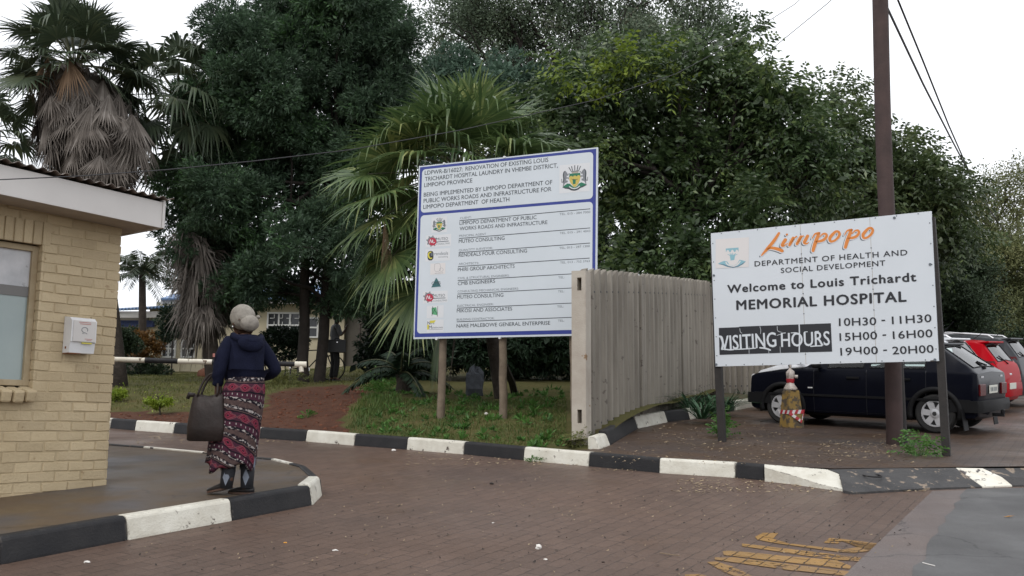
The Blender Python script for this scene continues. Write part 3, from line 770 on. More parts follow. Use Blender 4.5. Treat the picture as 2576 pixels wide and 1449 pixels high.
# ---------------------------------------------------------------- the guard house island
IE = [gnd(-160, 1462), gnd(0, 1421), gnd(322, 1359), gnd(585, 1310), gnd(786, 1271)]
tipA, tipB = gnd(803, 1263), gnd(762, 1196, 0.15)
island = tag(bpy.data.objects.new('island_kerb', None), 'black and white kerb round the guard house island', 'kerb', kind='structure'); COL.objects.link(island); WLOC['island_kerb'] = np.zeros(3)
for i, c in enumerate(('white_paint', 'black_paint', 'white_paint', 'black_paint')):
    a, b = IE[i], IE[i + 1]
    kerb_block(a, b, 0.172, 0.15, M[c], island, batter=0.03, lab=c.split('_')[0] + ' painted kerb block')
kerb_block(IE[4] + [0.0, 0.01, 0], gnd(800, 1250) + [0.02, 0.1, 0], 0.185, 0.14, M['white_paint'], island, batter=0.03, lab='white painted corner kerb block')
q0 = gnd(800, 1250) + [0.02, 0.1, 0]
back = [q0, gnd(775, 1207, 0.02), gnd(748, 1199, 0.02), gnd(700, 1191, 0.0), gnd(523, 1172, 0.0), gnd(375, 1157, 0.0), gnd(276, 1149, 0.0)]
back.append(back[-1] + (back[-1] - back[-2]) * 5)
for i, c in enumerate(('black_paint', 'black_paint', 'white_paint', 'black_worn', 'white_worn', 'black_worn', 'black_worn')):
    a, b = back[i].copy(), back[i + 1].copy()
    a[2] = float(base_z(a[1])); b[2] = float(base_z(b[1]))
    kerb_block(a, b, 0.165, 0.10, M[c], island, batter=0.02, lab=('white' if 'white' in c else 'black') + ' painted kerb block')
isl = [(p[0] - 0.05, p[1] + 0.08) for p in IE] + [(q0[0] - 0.06, q0[1])] + [(p[0] - 0.05, p[1] - 0.05) for p in back[1:]] + [(-12, 16), (-14, 5)]
flat_poly('pavement_island', isl, 0.152, M['island_tar'])['label'] = 'wet dark tar around the guard house'

# yellow lettering on the pavers, stroke by stroke
ylet = thing('road_lettering', 'worn yellow letters painted on the paving beside the street', 'road marking')
def stroke(px, name='letter'):
    m = MB(); P = [gnd(u, v) + np.array([0, 0, 0.0045]) for u, v in px]
    m.add(P, [tuple(range(len(P)))]); return m.build(name, M['yellow_road'], ylet)
def zp(pts): return [((2200 + x * 1064 / 2576) * 0.78922, (1300 + y * 536 / 1298) * 0.78922) for x, y in pts]
stroke(zp([(500, 1000), (560, 968), (680, 970), (640, 1015), (760, 1050), (1180, 1098), (1440, 1056), (1170, 1030), (1140, 1052), (1030, 1045), (1075, 1008), (1170, 1015), (1440, 1050), (1380, 1110), (1270, 1122), (1160, 1118), (640, 1046), (520, 1022)]))
stroke(zp([(400, 1052), (500, 1062), (1320, 1160), (1300, 1188), (1100, 1175), (400, 1072)]))
stroke(zp([(250, 1112), (300, 1105), (700, 1145), (1130, 1180), (1240, 1225), (1235, 1250), (1000, 1225), (560, 1175), (260, 1140)]))
stroke(zp([(190, 1158), (330, 1158), (1230, 1268), (1190, 1298), (800, 1262), (190, 1176)]))
stroke(zp([(130, 1195), (200, 1190), (360, 1240), (480, 1305), (360, 1310), (240, 1262)]))
stroke(zp([(-40, 1292), (80, 1288), (180, 1320), (-40, 1330)]))
# ================================================================ guard house
WD = np.array([math.sin(math.radians(37.1)), math.cos(math.radians(37.1)), 0.0])   # along the wall towards the corner
WN = np.array([WD[1], -WD[0], 0.0])                                                # out of the wall, towards the road
GC = gnd(265, 1220, 0.15)
gh = thing('guard_house', 'small cream painted brick gate house with corrugated iron roof and white fascia', 'building', GC)
def gl(t, n, z): return WD * t + WN * n + np.array([0, 0, z])
R_W = np.stack([WD, WN, [0, 0, 1]], 1)
COURSE = 0.0852
def bricks(mb, o, du, dn, length, z0, z1, holes=(), start=0):
    """courses of bricks on a wall: o foot, du along, dn outward"""
    nrow = int(math.ceil((z1 - z0) / COURSE))
    for r in range(nrow):
        zb = z0 + r * COURSE; zt = min(zb + COURSE - 0.011, z1)
        x = -0.116 * ((r + start) % 2) if True else 0
        while x < length:
            x0, x1 = max(0, x), min(length, x + 0.222); x += 0.233
            if x1 - x0 < 0.03: continue
            segs = [(x0, x1)]
            for (ha, hb, hz0, hz1) in holes:
                if zb < hz1 - 0.02 and zt > hz0 + 0.02:
                    ns = []
                    for (a, b) in segs:
                        if b <= ha or a >= hb: ns.append((a, b))
                        else:
                            if a < ha: ns.append((a, ha))
                            if b > hb: ns.append((hb, b))
                    segs = ns
            for (a, b) in segs:
                if b - a < 0.025: continue
                j = lambda s=0.0030: random.gauss(0, s)
                d0 = 0.0115 + j(0.002); e = 0.005
                P = [o + du * (a + j()) + np.array([0, 0, zb + j()]), o + du * (b + j()) + np.array([0, 0, zb + j()]), o + du * (b + j()) + np.array([0, 0, zt + j()]), o + du * (a + j()) + np.array([0, 0, zt + j()])]
                c = sum(P) / 4
                Q = [p + dn * (d0 * 0.62) for p in P]
                Rr = [p + dn * d0 + (c - p) * (e / max(0.03, np.linalg.norm(c - p))) * 1.4 for p in P]
                mb.add([p - dn * 0.02 for p in P] + Q + Rr, [(0,1,5,4),(1,2,6,5),(2,3,7,6),(3,0,4,7),(4,5,9,8),(5,6,10,9),(6,7,11,10),(7,4,8,11),(8,9,10,11)])
TOP = 2.60
WL, WZ0, WZ1 = -0.722, 0.84, 2.08           # window: right reveal, sill, head
WIN_W = 1.35
wb = MB()
LEN = 4.2
hole = (LEN + WL - WIN_W, LEN + WL, WZ0, WZ1)
hole2 = (LEN + WL - WIN_W - 0.06, LEN + WL + 0.005, 2.065, 2.285)       # soldier course sits here
hole3 = (LEN + WL - WIN_W - 0.1, LEN + WL + 0.01, 0.72, WZ0)
bricks(wb, gl(-LEN, 0, -0.20), WD, WN, LEN, 0.0, TOP + 0.2, [(h[0], h[1], h[2] + 0.2, h[3] + 0.2) for h in (hole, hole2, hole3)], 1)
bricks(wb, gl(0, 0, -0.20), -WN, WD, 3.6, 0.0, TOP + 0.2, [], 0)
bricks(wb, gl(0, -3.6, -0.20), -WD, -WN, LEN, 0.0, TOP + 0.2, [], 1)
bricks(wb, gl(-LEN, -3.6, -0.20), WN, -WD, 3.6, 0.0, TOP + 0.2, [], 0)
# reveal bricks at the right side of the window
for r in range(int((WZ1 - WZ0) / COURSE) + 1):
    z = WZ0 - 0.028 + r * COURSE + 0.015
    wb.box(gl(WL + 0.005, -0.062, z + 0.037), (0.022, 0.148, 0.073), R_W, bev=0.005)
wall = wb.build('wall', M['cream'], gh)
mc = MB()                                     # mortar behind the bricks, with the opening left out
def slab(t0, t1, n0, n1, z0, z1): mc.box(gl((t0 + t1) / 2, (n0 + n1) / 2, (z0 + z1) / 2), (t1 - t0, abs(n1 - n0), z1 - z0), R_W)
a0, a1 = WL - WIN_W, WL
slab(a1, -0.004, -0.11, 0.004, -0.25, TOP); slab(-LEN + 0.004, a0, -0.11, 0.004, -0.25, TOP)
slab(a0, a1, -0.11, 0.004, -0.25, WZ0); slab(a0, a1, -0.11, 0.004, WZ1, TOP)
slab(-0.11, -0.004, -3.596, -0.111, -0.25, TOP); slab(-LEN + 0.004, -LEN + 0.11, -3.596, -0.111, -0.25, TOP)
slab(-LEN + 0.111, -0.111, -3.596, -3.49, -0.25, TOP)
mo = mc.build('mortar', M['mortar_cream'], wall)
sc_ = MB(); x = a0 - 0.05
while x < a1 - 0.01:                          # soldier course over the window
    sc_.box(gl(x + 0.037, 0.004, 2.175), (0.070, 0.03, 0.205), R_W, bev=0.007); x += 0.0815
sc_.build('lintel', M['cream'], wall)
sl = MB(); x = a0 - 0.1
while x < a1 + 0.0:                           # sloping brick sill
    Rs = R_W @ np.array([[1, 0, 0], [0, math.cos(-0.22), -math.sin(-0.22)], [0, math.sin(-0.22), math.cos(-0.22)]])
    sl.box(gl(x + 0.05, 0.005 + random.gauss(0, .002), 0.785 + random.gauss(0, .002)), (0.092, 0.19, 0.105), Rs, bev=0.018); x += 0.104
sl.build('sill', M['cream'], wall)
# window
wf = MB()
def wfb(t0, t1, z0, z1, n=-0.075, th=0.045): wf.box(gl((t0 + t1) / 2, n, (z0 + z1) / 2), (t1 - t0, th, z1 - z0), R_W, bev=0.004)
wfb(a1 - 0.058, a1 - 0.005, WZ0 + 0.02, WZ1 - 0.012); wfb(a0 + 0.005, a0 + 0.058, WZ0 + 0.02, WZ1 - 0.012)
wfb(a0 + 0.058, a1 - 0.058, WZ1 - 0.062, WZ1 - 0.012); wfb(a0 + 0.058, a1 - 0.058, WZ0 + 0.02, WZ0 + 0.07)
wfb(a0 + 0.66, a0 + 0.70, WZ0 + 0.07, WZ1 - 0.062, -0.078)
win = wf.build('window', M['frame_ochre'], gh)
pm = MB(); pm.box(gl((a0 + a1) / 2, -0.088, (WZ0 + 1.68) / 2 + 0.03), (WIN_W - 0.1, 0.006, 1.68 - WZ0 - 0.05), R_W); pm.build('pane', M['frosted'], win)['label'] = 'grey green frosted lower pane'
pm = MB(); pm.box(gl((a0 + a1) / 2, -0.086, 1.87), (WIN_W - 0.1, 0.006, 0.34), R_W); pm.build('paper', M['paper'], win)['label'] = 'crumpled white paper covering the upper pane'
pm = MB(); pm.box(gl((a0 + a1) / 2, -0.081, 1.665), (WIN_W - 0.1, 0.012, 0.085), R_W); pm.build('transom', M['grey_strip'], win)
# fascia, soffit, roof
OV, FE = 0.40, 0.155                          # overhang out from the wall, and past the corner
ftop = lambda t: 2.585 - 0.026 * (t + 0.6)
fbot = lambda t: 2.345 - 0.026 * (t + 0.6)
fm = MB()
for (n0, n1) in ((OV - 0.02, OV),):
    P = [gl(-4.6, n0, fbot(-4.6)), gl(FE, n0, fbot(FE)), gl(FE, n0, ftop(FE)), gl(-4.6, n0, ftop(-4.6))]
    fm.add(P + [p + WN * (n1 - n0) for p in P], [(0,1,2,3),(4,5,6,7),(0,1,5,4),(1,2,6,5),(2,3,7,6),(3,0,4,7)])
fas = fm.build('fascia', M['fascia_white'], gh)
fe = MB()
P = [gl(FE + 0.001, OV + 0.012, fbot(FE) + 0.0), gl(FE + 0.026, OV + 0.012, fbot(FE)), gl(FE + 0.026, OV + 0.012, ftop(FE) + 0.02), gl(FE + 0.001, OV + 0.012, ftop(FE) + 0.02)]
fe.add(P + [p - WN * 4.4 for p in P], [(0,1,2,3),(4,5,6,7),(0,1,5,4),(1,2,6,5),(2,3,7,6),(3,0,4,7)])
fe.build('barge_board', M['fascia_white'], gh)
sf = MB()
P = [gl(-4.6, OV - 0.022, fbot(-4.6) + 0.012), gl(FE, OV - 0.022, fbot(FE) + 0.012), gl(FE, -4.0, fbot(FE) + 0.012), gl(-4.6, -4.0, fbot(-4.6) + 0.012)]
sf.add(P + [p + np.array([0, 0, 0.012]) for p in P], [(0,1,2,3),(4,5,6,7),(0,1,5,4),(1,2,6,5),(2,3,7,6),(3,0,4,7)])
sf.build('soffit', M['soffit'], gh)
rm_ = MB(); rows = []                         # corrugated sheets
ts = np.arange(-4.7, FE + 0.09, 0.0127)
wave = [0.0125 * math.sin(2 * math.pi * t / 0.1016) for t in ts]
for th in (0.0, 0.004):
    for n in (OV + 0.05, -4.1):
        rows.append([gl(t, n, ftop(t) + 0.032 + w + th + 0.06 * (OV - n) / 4) for t, w in zip(ts, wave)])
rm_.loft([rows[0], rows[1], rows[3], rows[2], rows[0]], cap=False, closed=False)
rm_.build('roof', M['roof_sheet'], gh)

# dispenser box on the wall
bx = gl(-0.375, 0.014, 1.30)
db = thing('wall_dispenser', 'white metal dispenser box with faded sticker on the brick wall of the gate house', 'dispenser', GC + bx)
def bl(t, n, z): return WD * t + WN * n + np.array([0, 0, z])
b_ = MB()
pr = [(0.0, -0.145), (0.105, -0.145), (0.118, -0.055), (0.128, -0.05), (0.128, 0.135), (0.09, 0.165), (0.0, 0.175)]
rows = [[bl(t, n, z) for n, z in pr] for t in (-0.115, 0.115)]
b_.loft(rows); b_.build('body', M['white_metal'], db)
b_ = MB(); b_.box(bl(0.0, 0.133, 0.045), (0.205, 0.008, 0.185), R_W, bev=0.003); lid = b_.build('cover', M['fascia_white'], db)
b_ = MB(); b_.box(bl(0, 0.1375, 0.122), (0.11, 0.001, 0.006), R_W); b_.box(bl(0.005, 0.1375, 0.108), (0.10, 0.001, 0.006), R_W)
b_.box(bl(0.04, 0.1375, -0.022), (0.07, 0.001, 0.005), R_W); b_.box(bl(0.045, 0.1375, -0.033), (0.045, 0.001, 0.005), R_W); b_.build('lettering', M['red_ink'], lid)
b_ = MB(); b_.tube([bl(0.0 + 0.028 * math.cos(a), 0.138, 0.058 + 0.022 * math.sin(a)) for a in np.linspace(-0.5, 4.6, 14)], 0.0022, 5); b_.tube([bl(-0.02, 0.138, 0.025), bl(0.005, 0.138, 0.034), bl(0.025, 0.138, 0.024)], 0.002, 5); b_.build('drawing', M['ink_soft'], lid)
b_ = MB(); b_.box(bl(0.03, 0.128, -0.058), (0.09, 0.012, 0.01), R_W); b_.build('yellow_strip', M['yellow_ink'], db)
b_ = MB(); b_.box(bl(-0.06, 0.055, -0.149), (0.11, 0.10, 0.006), R_W); b_.box(bl(-0.1165, 0.05, -0.10), (0.003, 0.02, 0.02), R_W); b_.build('rust_edge', M['rust'], db)

# barrier boom, from behind the gate house across the road
b0 = far(255, 903.5, 12.6); b1 = far(771, 917, 12.9)
bo = thing('barrier_boom', 'black and white striped barrier pole lowered across the road', 'barrier', np.array([b0[0] - 0.35, b0[1], float(base_z(b0[1]))]))
cuts = [(-40, 0), (255, 1), (352, 1), (452, 0), (553, 1), (655, 0), (741, 0)]
us = [220, 360, 465, 572, 660, 741, 771]
cl = ['white', 'black', 'white', 'black', 'black', 'white']
pt = lambda u: b0 + (b1 - b0) * ((u - 255) / (771 - 255))
us = [225, 363, 445, 531, 640, 741, 771]
for i, c in enumerate(['white', 'black', 'white', 'black', 'black', 'white']):
    m = MB(); a, b = pt(us[i]), pt(us[i + 1]); d = unit(b - a)
    m.tube([a + d * .001, b - d * .001], 0.034 if i < 5 else 0.039, 14)
    m.build('stripe_band', M['boom_white'] if c == 'white' else M['black_paint'], bo, world=True, auto=40)['label'] = c + ' band of the barrier pole'
m = MB(); e = pt(757); m.tube([e + [0, 0, -0.02], e + [0.012, -0.01, -0.10]], 0.030, 10); m.build('end_hook', M['boom_white'], bo, world=True)
m = MB(); p = np.array([b0[0] - 0.35, b0[1], float(base_z(b0[1]))]); m.box(p + [0, 0, 0.45], (0.22, 0.22, 1.1), bev=0.01); m.build('post', M['black_paint'], bo, world=True)
m = MB(); m.tube([b0 + (b0 - pt(360)) * 0.9, b0 - unit(b1 - b0) * 0.15], 0.03, 12); m.build('counterweight_arm', M['boom_white'], bo, world=True)
# ================================================================ lettering helpers
_TXT = {}
def text_geo(s, bold=0.0, shear=0.0, space=1.0):
    key = (s, bold, shear, space)
    if key not in _TXT:
        cu = bpy.data.curves.new('text', 'FONT'); cu.body = s; cu.size = 1.0; cu.offset = bold; cu.shear = shear; cu.space_character = space
        cu.resolution_u = 3; cu.fill_mode = 'BOTH'
        o = bpy.data.objects.new('text', cu); COL.objects.link(o)
        me = baked(o)
        V = np.array([v.co[:] for v in me.vertices]); F = [list(p.vertices) for p in me.polygons]
        bpy.data.meshes.remove(me); _TXT[key] = (V, F)
    return _TXT[key]
class Board:
    """a flat sign: pixel positions measured on the photograph become positions on its face"""
    def __init__(self, p0, sd, root): self.p0, self.sd = p0, unit(sd); self.sn = np.array([self.sd[1], -self.sd[0], 0.0]); self.root = root
    def at(self, uv, off=0.0): return onplane(uv[0], uv[1], self.p0, self.sn) + self.sn * off
    def text(self, s, a, b, cap, mat, off=0.004, bold=0.0, parent=None, name='lettering', shear=0.0, space=1.0, capx=0.727):
        V, F = text_geo(s, 0.0, shear, space)
        A, B = self.at(a, off), self.at(b, off); ex = unit(B - A); L = np.linalg.norm(B - A); ey = np.cross(self.sn, ex) * 1.0
        if ey[2] < 0: ey = -ey
        H = np.linalg.norm(self.at((a[0], a[1] - cap), off) - A)
        x0, x1 = V[:, 0].min(), V[:, 0].max()
        P = A + np.outer((V[:, 0] - x0) / (x1 - x0) * L, ex) + np.outer(V[:, 1] / capx * H, ey)
        m = MB(); m.add(P, F)
        if bold > 0:                            # heavier strokes: the letter laid again a hair to each side
            w = bold * H / capx
            for k, (dx, dy) in enumerate(((w, 0), (-w, 0), (0, w * 0.7), (0, -w * 0.7))): m.add(P + ex * dx + ey * dy + self.sn * (0.00015 * (k + 1)), F)
        return m.build(name, mat, parent or self.root, world=True)
    def poly(self, px, mat, off=0.003, parent=None, name='artwork'):
        m = MB(); P = [self.at(p, off) for p in px]; m.add(P, [tuple(range(len(P)))]); return m.build(name, mat, parent or self.root, world=True)
    def add_poly(self, m, px, off, mi=0):
        P = [self.at(p, off) for p in px]; m.add(P, [tuple(range(len(P)))], mi)
    def add_ribbon(self, m, px, w, off, mi=0, closed=False):
        px = np.array(px, float); w = np.full(len(px), w) if np.isscalar(w) else np.array(w, float)
        # smooth the stroke
        t = np.arange(len(px)); tt = np.linspace(0, len(px) - 1, (len(px) - 1) * 5 + 1)
        def cr(a):
            out = []
            for q in tt:
                i = min(int(q), len(px) - 2); f = q - i
                p0, p1, p2, p3 = a[max(i - 1, 0)], a[i], a[i + 1], a[min(i + 2, len(px) - 1)]
                out.append(0.5 * (2 * p1 + (p2 - p0) * f + (2 * p0 - 5 * p1 + 4 * p2 - p3) * f * f + (3 * p1 - p0 - 3 * p2 + p3) * f ** 3))
            return np.array(out)
        P = cr(px); W = np.interp(tt, t, w); T = np.gradient(P, axis=0); T /= np.linalg.norm(T, axis=1)[:, None] + 1e-9; Q = np.stack([-T[:, 1], T[:, 0]], 1)
        Lp, Rp = P + Q * W[:, None] / 2, P - Q * W[:, None] / 2
        V = [self.at(p, off) for p in Lp] + [self.at(p, off) for p in Rp]; n = len(P)
        m.add(V, [(i, i + 1, n + i + 1, n + i) for i in range(n - 1)], mi)
        for e in (0, -1):                      # round ends
            c = P[e]; r = W[e] / 2
            m.add([self.at(c + r * np.array([math.cos(a), math.sin(a)]), off - 0.0004) for a in np.linspace(0, 2 * math.pi, 9)[:-1]], [tuple(range(8))], mi)

# ================================================================ project information board on the grass
LSD = unit([2.16, -1.0, 0]); LP0 = far(1258, 1040, 14.4)
lp_base = np.array([LP0[0], LP0[1], LP0[2]])
pb = thing('information_board', 'large white project board with blue border and small print on log posts in grass', 'sign', lp_base)
S1 = Board(LP0, LSD, pb)
def c3(p): return (1025.98 + 0.19914 * p[0], 378.83 + 0.19914 * p[1])
def c4(p): return (1025.98 + 0.25048 * p[0], 520.88 + 0.25048 * p[1])
def c5(p): return (1025.98 + 0.17424 * p[0], 378.83 + 0.17424 * p[1])
def c6(p): return (1025.98 + 0.17424 * p[0], 615.59 + 0.17424 * p[1])
BL, BR = S1.at((1040, 853)), S1.at((1500, 843.5)); TL, TR = S1.at((1054, 418)), S1.at((1503, 370))
ex1 = unit(BR - BL); ey1 = unit(TL - BL); W1, H1 = np.linalg.norm(BR - BL), np.linalg.norm(TL - BL)
nz1 = unit(np.cross(ex1, ey1))
def s1(x, y, off=0.0): return BL + ex1 * x + ey1 * y + S1.sn * off
def rrect(x0, y0, x1, y1, r, n=5):
    out = []
    for cx_, cy_, a0_ in ((x1 - r, y0 + r, -90), (x1 - r, y1 - r, 0), (x0 + r, y1 - r, 90), (x0 + r, y0 + r, 180)):
        for k in range(n + 1):
            a = math.radians(a0_ + 90 * k / n); out.append((cx_ + r * math.cos(a), cy_ + r * math.sin(a)))
    return out
m = MB(); m.prism([(0, 0), (W1, 0), (W1, H1), (0, H1)], BL - S1.sn * 0.03, ex1, ey1, 0.03); board1 = m.build('board', M['sign_white'], pb, world=True)
m = MB(); P = [s1(x, y, 0.0015) for x, y in ((0.02, 0.028), (W1 - 0.022, 0.028), (W1 - 0.022, H1 - 0.02), (0.02, H1 - 0.02))]; m.add(P, [(0, 1, 2, 3)]); m.build('border', M['sign_blue'], pb, world=True)
ymid = 1.962
for (y0, y1) in ((0.085, ymid - 0.022), (ymid + 0.022, H1 - 0.062)):
    m = MB(); P = [s1(x, y, 0.003) for x, y in rrect(0.062, y0, W1 - 0.068, y1, 0.06)]; m.add(P, [tuple(range(len(P)))]); m.build('printed_panel', M['sign_white'], pb, world=True)
CAP = 10.6
for s, a, b in (('LDPWR-B/16027:', (215, 308), (692, 262)), ('RENOVATION OF EXISTING LOUIS', (730, 255), (1775, 141)), ('TRICHARDT HOSPITAL LAUNDRY IN VHEMBE DISTRICT,', (218, 386), (1895, 213)),
                ('LIMPOPO PROVINCE', (208, 463), (815, 402)), ('BEING IMPLEMENTED BY LIMPOPO DEPARTMENT OF', (203, 584), (1825, 425)), ('PUBLIC WORKS ROADS AND INFRASTRUCTURE FOR', (201, 661), (1815, 511)), ('LIMPOPO DEPARTMENT  OF HEALTH', (197, 738), (1283, 641))):
    S1.text(s, c3(a), c3(b), CAP, M['ink'], bold=0.008)
rows = [('CLIENT:', (525, 123), (640, 113), [('LIMPOPO DEPARTMENT OF PUBLIC', (520, 180), (1293, 120)), ('WORKS ROADS AND INFRASTRUCTURE', (522, 235), (1402, 170))], (520, 137), (1833, 18), 'TEL. 015 - 284 7000', (1525, 83), (1833, 60)),
        ('PRINCIPAL AGENT', (517, 301), (787, 281), [('MUTEO CONSULTING', (513, 362), (972, 329))], (515, 316), (1832, 210), 'TEL. 015 - 291 4043', (1527, 273), (1833, 250)),
        ('QUANTITY SURVEYOR:', (513, 446), (852, 421), [('RENDEALS FOUR CONSULTING', (512, 501), (1198, 456))], (512, 458), (1830, 362), 'TEL. 015 - 297 1300', (1522, 423), (1828, 402)),
        ('ARCHITECTS:', (512, 582), (714, 573), [('PHIRI GROUP ARCHITECTS', (503, 646), (1073, 611))], (505, 598), (1827, 513), 'TEL. 013 - 752 3763', (1530, 569), (1828, 552)),
        ('CIVIL & STRUCTURAL ENGINEERS:', (503, 726), (1020, 697), [('CMB ENGINEERS', (503, 786), (877, 760))], (502, 739), (1835, 660), 'TEL:', (1512, 719), (1574, 716)),
        ('CONSULTING MECHANICAL ENGINEERS:', (500, 859), (1113, 829), [('MUTEO CONSULTING', (497, 922), (960, 900))], (500, 874), (1835, 803), 'TEL:', (1508, 859), (1572, 856)),
        ('ELECTRICAL ENGINEER:', (497, 1004), (862, 986), [('MIKOSI AND ASSOCIATES', (493, 1060), (1048, 1038))], (497, 1016), (1835, 956), 'TEL:', (1500, 1011), (1566, 1008)),
        ('BUILDING CONTRACTOR:', (492, 1141), (870, 1127), [('NARE MALEBOWE GENERAL ENTERPRISE', (490, 1211), (1430, 1181))], (492, 1153), (1835, 1100), 'TEL:', (1508, 1153), (1572, 1150))]
for (h, ha, hb, names, ra, rb, tel, ta, tb) in rows:
    S1.text(h, c4(ha), c4(hb), 5.6, M['ink_soft'])
    for (s, a, b) in names: S1.text(s, c4(a), c4(b), 9.4, M['ink'], bold=0.006)
    m = MB(); S1.add_poly(m, [c4((ra[0], ra[1] - 3.6)), c4((rb[0], rb[1] - 3.6)), c4((rb[0], rb[1] + 3.6)), c4((ra[0], ra[1] + 3.6))], 0.004); m.build('rule_line', M['ink'], pb, world=True)
    S1.text(tel, c4(ta), c4(tb), 5.6, M['ink_soft'])
# provincial coat of arms, drawn from its outline
def zc(p): return ((1740 + p[0] * 0.11043) * 0.78922, (500 + p[1] * 0.11043) * 0.78922)
def zs(p):                                      # the small one
    x = (p[0] - 440) / 800; y = (p[1] - 245) / 735 + (p[0] - 840) * 0.00004
    return c4((247 + x * 142, 107 + y * 140))
LION = [(560, 402), (590, 430), (622, 470), (640, 520), (668, 465), (688, 480), (690, 505), (668, 500), (640, 545), (600, 545), (605, 600), (655, 590), (668, 620), (650, 660), (635, 625), (600, 630), (585, 680), (640, 690), (630, 735), (560, 760), (535, 800), (515, 860), (495, 850), (505, 800), (500, 745), (455, 748), (450, 640), (470, 635), (475, 720), (497, 720), (505, 640), (495, 540), (500, 470), (525, 425)]
LION_DARK = [(560, 402), (545, 440), (525, 470), (525, 560), (540, 640), (520, 740), (497, 742), (505, 640), (495, 540), (500, 470), (525, 425)]
mirror = lambda P: [(1668 - x, y - 58 + (x - 834) * 0.0) for x, y in P]
SPEARS = [[(668, 305), (735, 420)], [(745, 272), (775, 405)], [(838, 250), (838, 398)], [(930, 250), (905, 400)], [(1008, 268), (945, 410)]]
SHIELD = [(690, 490), (995, 465), (1000, 580), (985, 680), (940, 770), (880, 850), (820, 880), (770, 820), (710, 750), (680, 660), (675, 570)]
CHIEF = [(690, 490), (995, 465), (1000, 560), (960, 530), (925, 530), (900, 570), (865, 545), (815, 540), (790, 580), (745, 555), (710, 560), (680, 600), (678, 560)]
RIBBON = [(475, 880), (540, 830), (620, 770), (700, 780), (760, 840), (830, 885), (900, 850), (960, 770), (1030, 735), (1120, 770), (1185, 805), (1100, 850), (1000, 890), (960, 915), (890, 950), (820, 965), (740, 950), (660, 905), (560, 905)]
RIB_DARK = [(475, 880), (560, 885), (660, 880), (740, 920), (820, 940), (890, 925), (960, 885), (1060, 840), (1185, 800), (1180, 815), (1080, 870), (990, 905), (950, 940), (880, 970), (820, 980), (740, 970), (655, 930), (560, 920)]
RIB_PALE = [(665, 865), (690, 850), (760, 895), (830, 905), (910, 885), (970, 830), (990, 850), (930, 905), (830, 935), (740, 918)]
def emblem(fz, name, detail=True):
    e = MB(); mats = [M['sticker'], M['emblem_grey'], M['ink'], M['emblem_green'], M['emblem_yellow'], M['concrete_pale'], M['sticker_pink']]
    P = lambda px, off, mi: S1.add_poly(e, [fz(p) for p in px], off, mi)
    P([(400, 245), (1275, 165), (1265, 985), (390, 1060)], 0.0042, 0)
    P(RIBBON, 0.0050, 3); P(RIB_DARK, 0.0054, 2); P(RIB_PALE, 0.0058, 0)
    for L_, D_ in ((LION, LION_DARK), (mirror(LION), mirror(LION_DARK))): P(L_, 0.0062, 1); P(D_, 0.0066, 2)
    P(SHIELD, 0.0070, 4); P(CHIEF, 0.0074, 3)
    P([(775, 665), (870, 650), (862, 780), (785, 795)], 0.0074, 3)
    for k in range(9):
        x = 735 + k * 22; P([(x, 640 + (k % 3) * 12), (x + 12, 632 + (k % 2) * 14), (828 - (828 - x) * .3, 672)], 0.0076, 2)
    P([(745, 430), (930, 412), (950, 425), (925, 470), (765, 485)], 0.0070, 5); P([(725, 415), (945, 395), (935, 420), (745, 445)], 0.0074, 1)
    for a, b in SPEARS: P([(a[0] - 11, a[1]), (a[0] + 11, a[1] - 5), (b[0] + 10, b[1]), (b[0] - 10, b[1])], 0.0070, 2)
    return e.build(name, mats, pb, world=True)
emblem(zc, 'emblem'); emblem(zs, 'emblem')
# the firms' little stickers
def logo_gear(cz, c, txt_a, txt_b, ln_a, ln_b, sub_a, sub_b, box):
    m = MB(); S1.add_poly(m, [cz(p) for p in box], 0.0042, 0)
    for k in range(8):
        a = k * math.pi / 4 + 0.2; d = np.array([math.cos(a), math.sin(a)]); q = np.array([-d[1], d[0]]); c_ = np.array(c, float)
        S1.add_poly(m, [cz(c_ + d * 50 + q * 11), cz(c_ + d * 82 + q * 9), cz(c_ + d * 82 - q * 9), cz(c_ + d * 50 - q * 11)], 0.0046, 1)
    S1.add_poly(m, [cz((c[0] + 66 * math.cos(a), c[1] + 66 * math.sin(a))) for a in np.linspace(0, 2 * math.pi, 20)[:-1]], 0.0050, 1)
    S1.add_poly(m, [cz((c[0] + 8 + 57 * math.cos(a), c[1] + 8 + 57 * math.sin(a))) for a in np.linspace(0, 2 * math.pi, 20)[:-1]], 0.0054, 2)
    S1.add_ribbon(m, [cz((c[0] - 38 + 4, c[1] + 30)), cz((c[0] - 20, c[1] - 22)), cz((c[0] - 2, c[1] + 22)), cz((c[0] + 12, c[1] - 20)), cz((c[0] + 16, c[1] + 24)), cz((c[0] + 42, c[1] + 16))], 1.5, 0.0058, 0)
    lg = m.build('logo', [M['sticker'], M['emblem_grey'], M['logo_red']], pb, world=True)
    S1.text('MUTEO', cz(txt_a), cz(txt_b), 7.2, M['ink'], off=0.0046, parent=lg)
    m = MB(); S1.add_poly(m, [cz((ln_a[0], ln_a[1] - 5)), cz((ln_b[0], ln_b[1] - 5)), cz((ln_b[0], ln_b[1] + 6)), cz((ln_a[0], ln_a[1] + 6))], 0.0046); m.build('rule_line', M['ink_soft'], lg, world=True)
    S1.text('CONSULTING', cz(sub_a), cz(sub_b), 4.6, M['ink_soft'], off=0.0046, parent=lg)
logo_gear(c5, (350, 1308), (416, 1300), (580, 1288), (414, 1320), (592, 1306), (412, 1366), (606, 1350), [(262, 1230), (630, 1202), (625, 1375), (258, 1400)])
logo_gear(c6, (305, 758), (374, 757), (537, 749), (370, 775), (546, 768), (370, 823), (565, 815), [(222, 680), (578, 660), (575, 830), (218, 850)])
def sticker(cz, box, mat='sticker'):
    m = MB(); S1.add_poly(m, [cz(p) for p in box], 0.0042, 0); return m
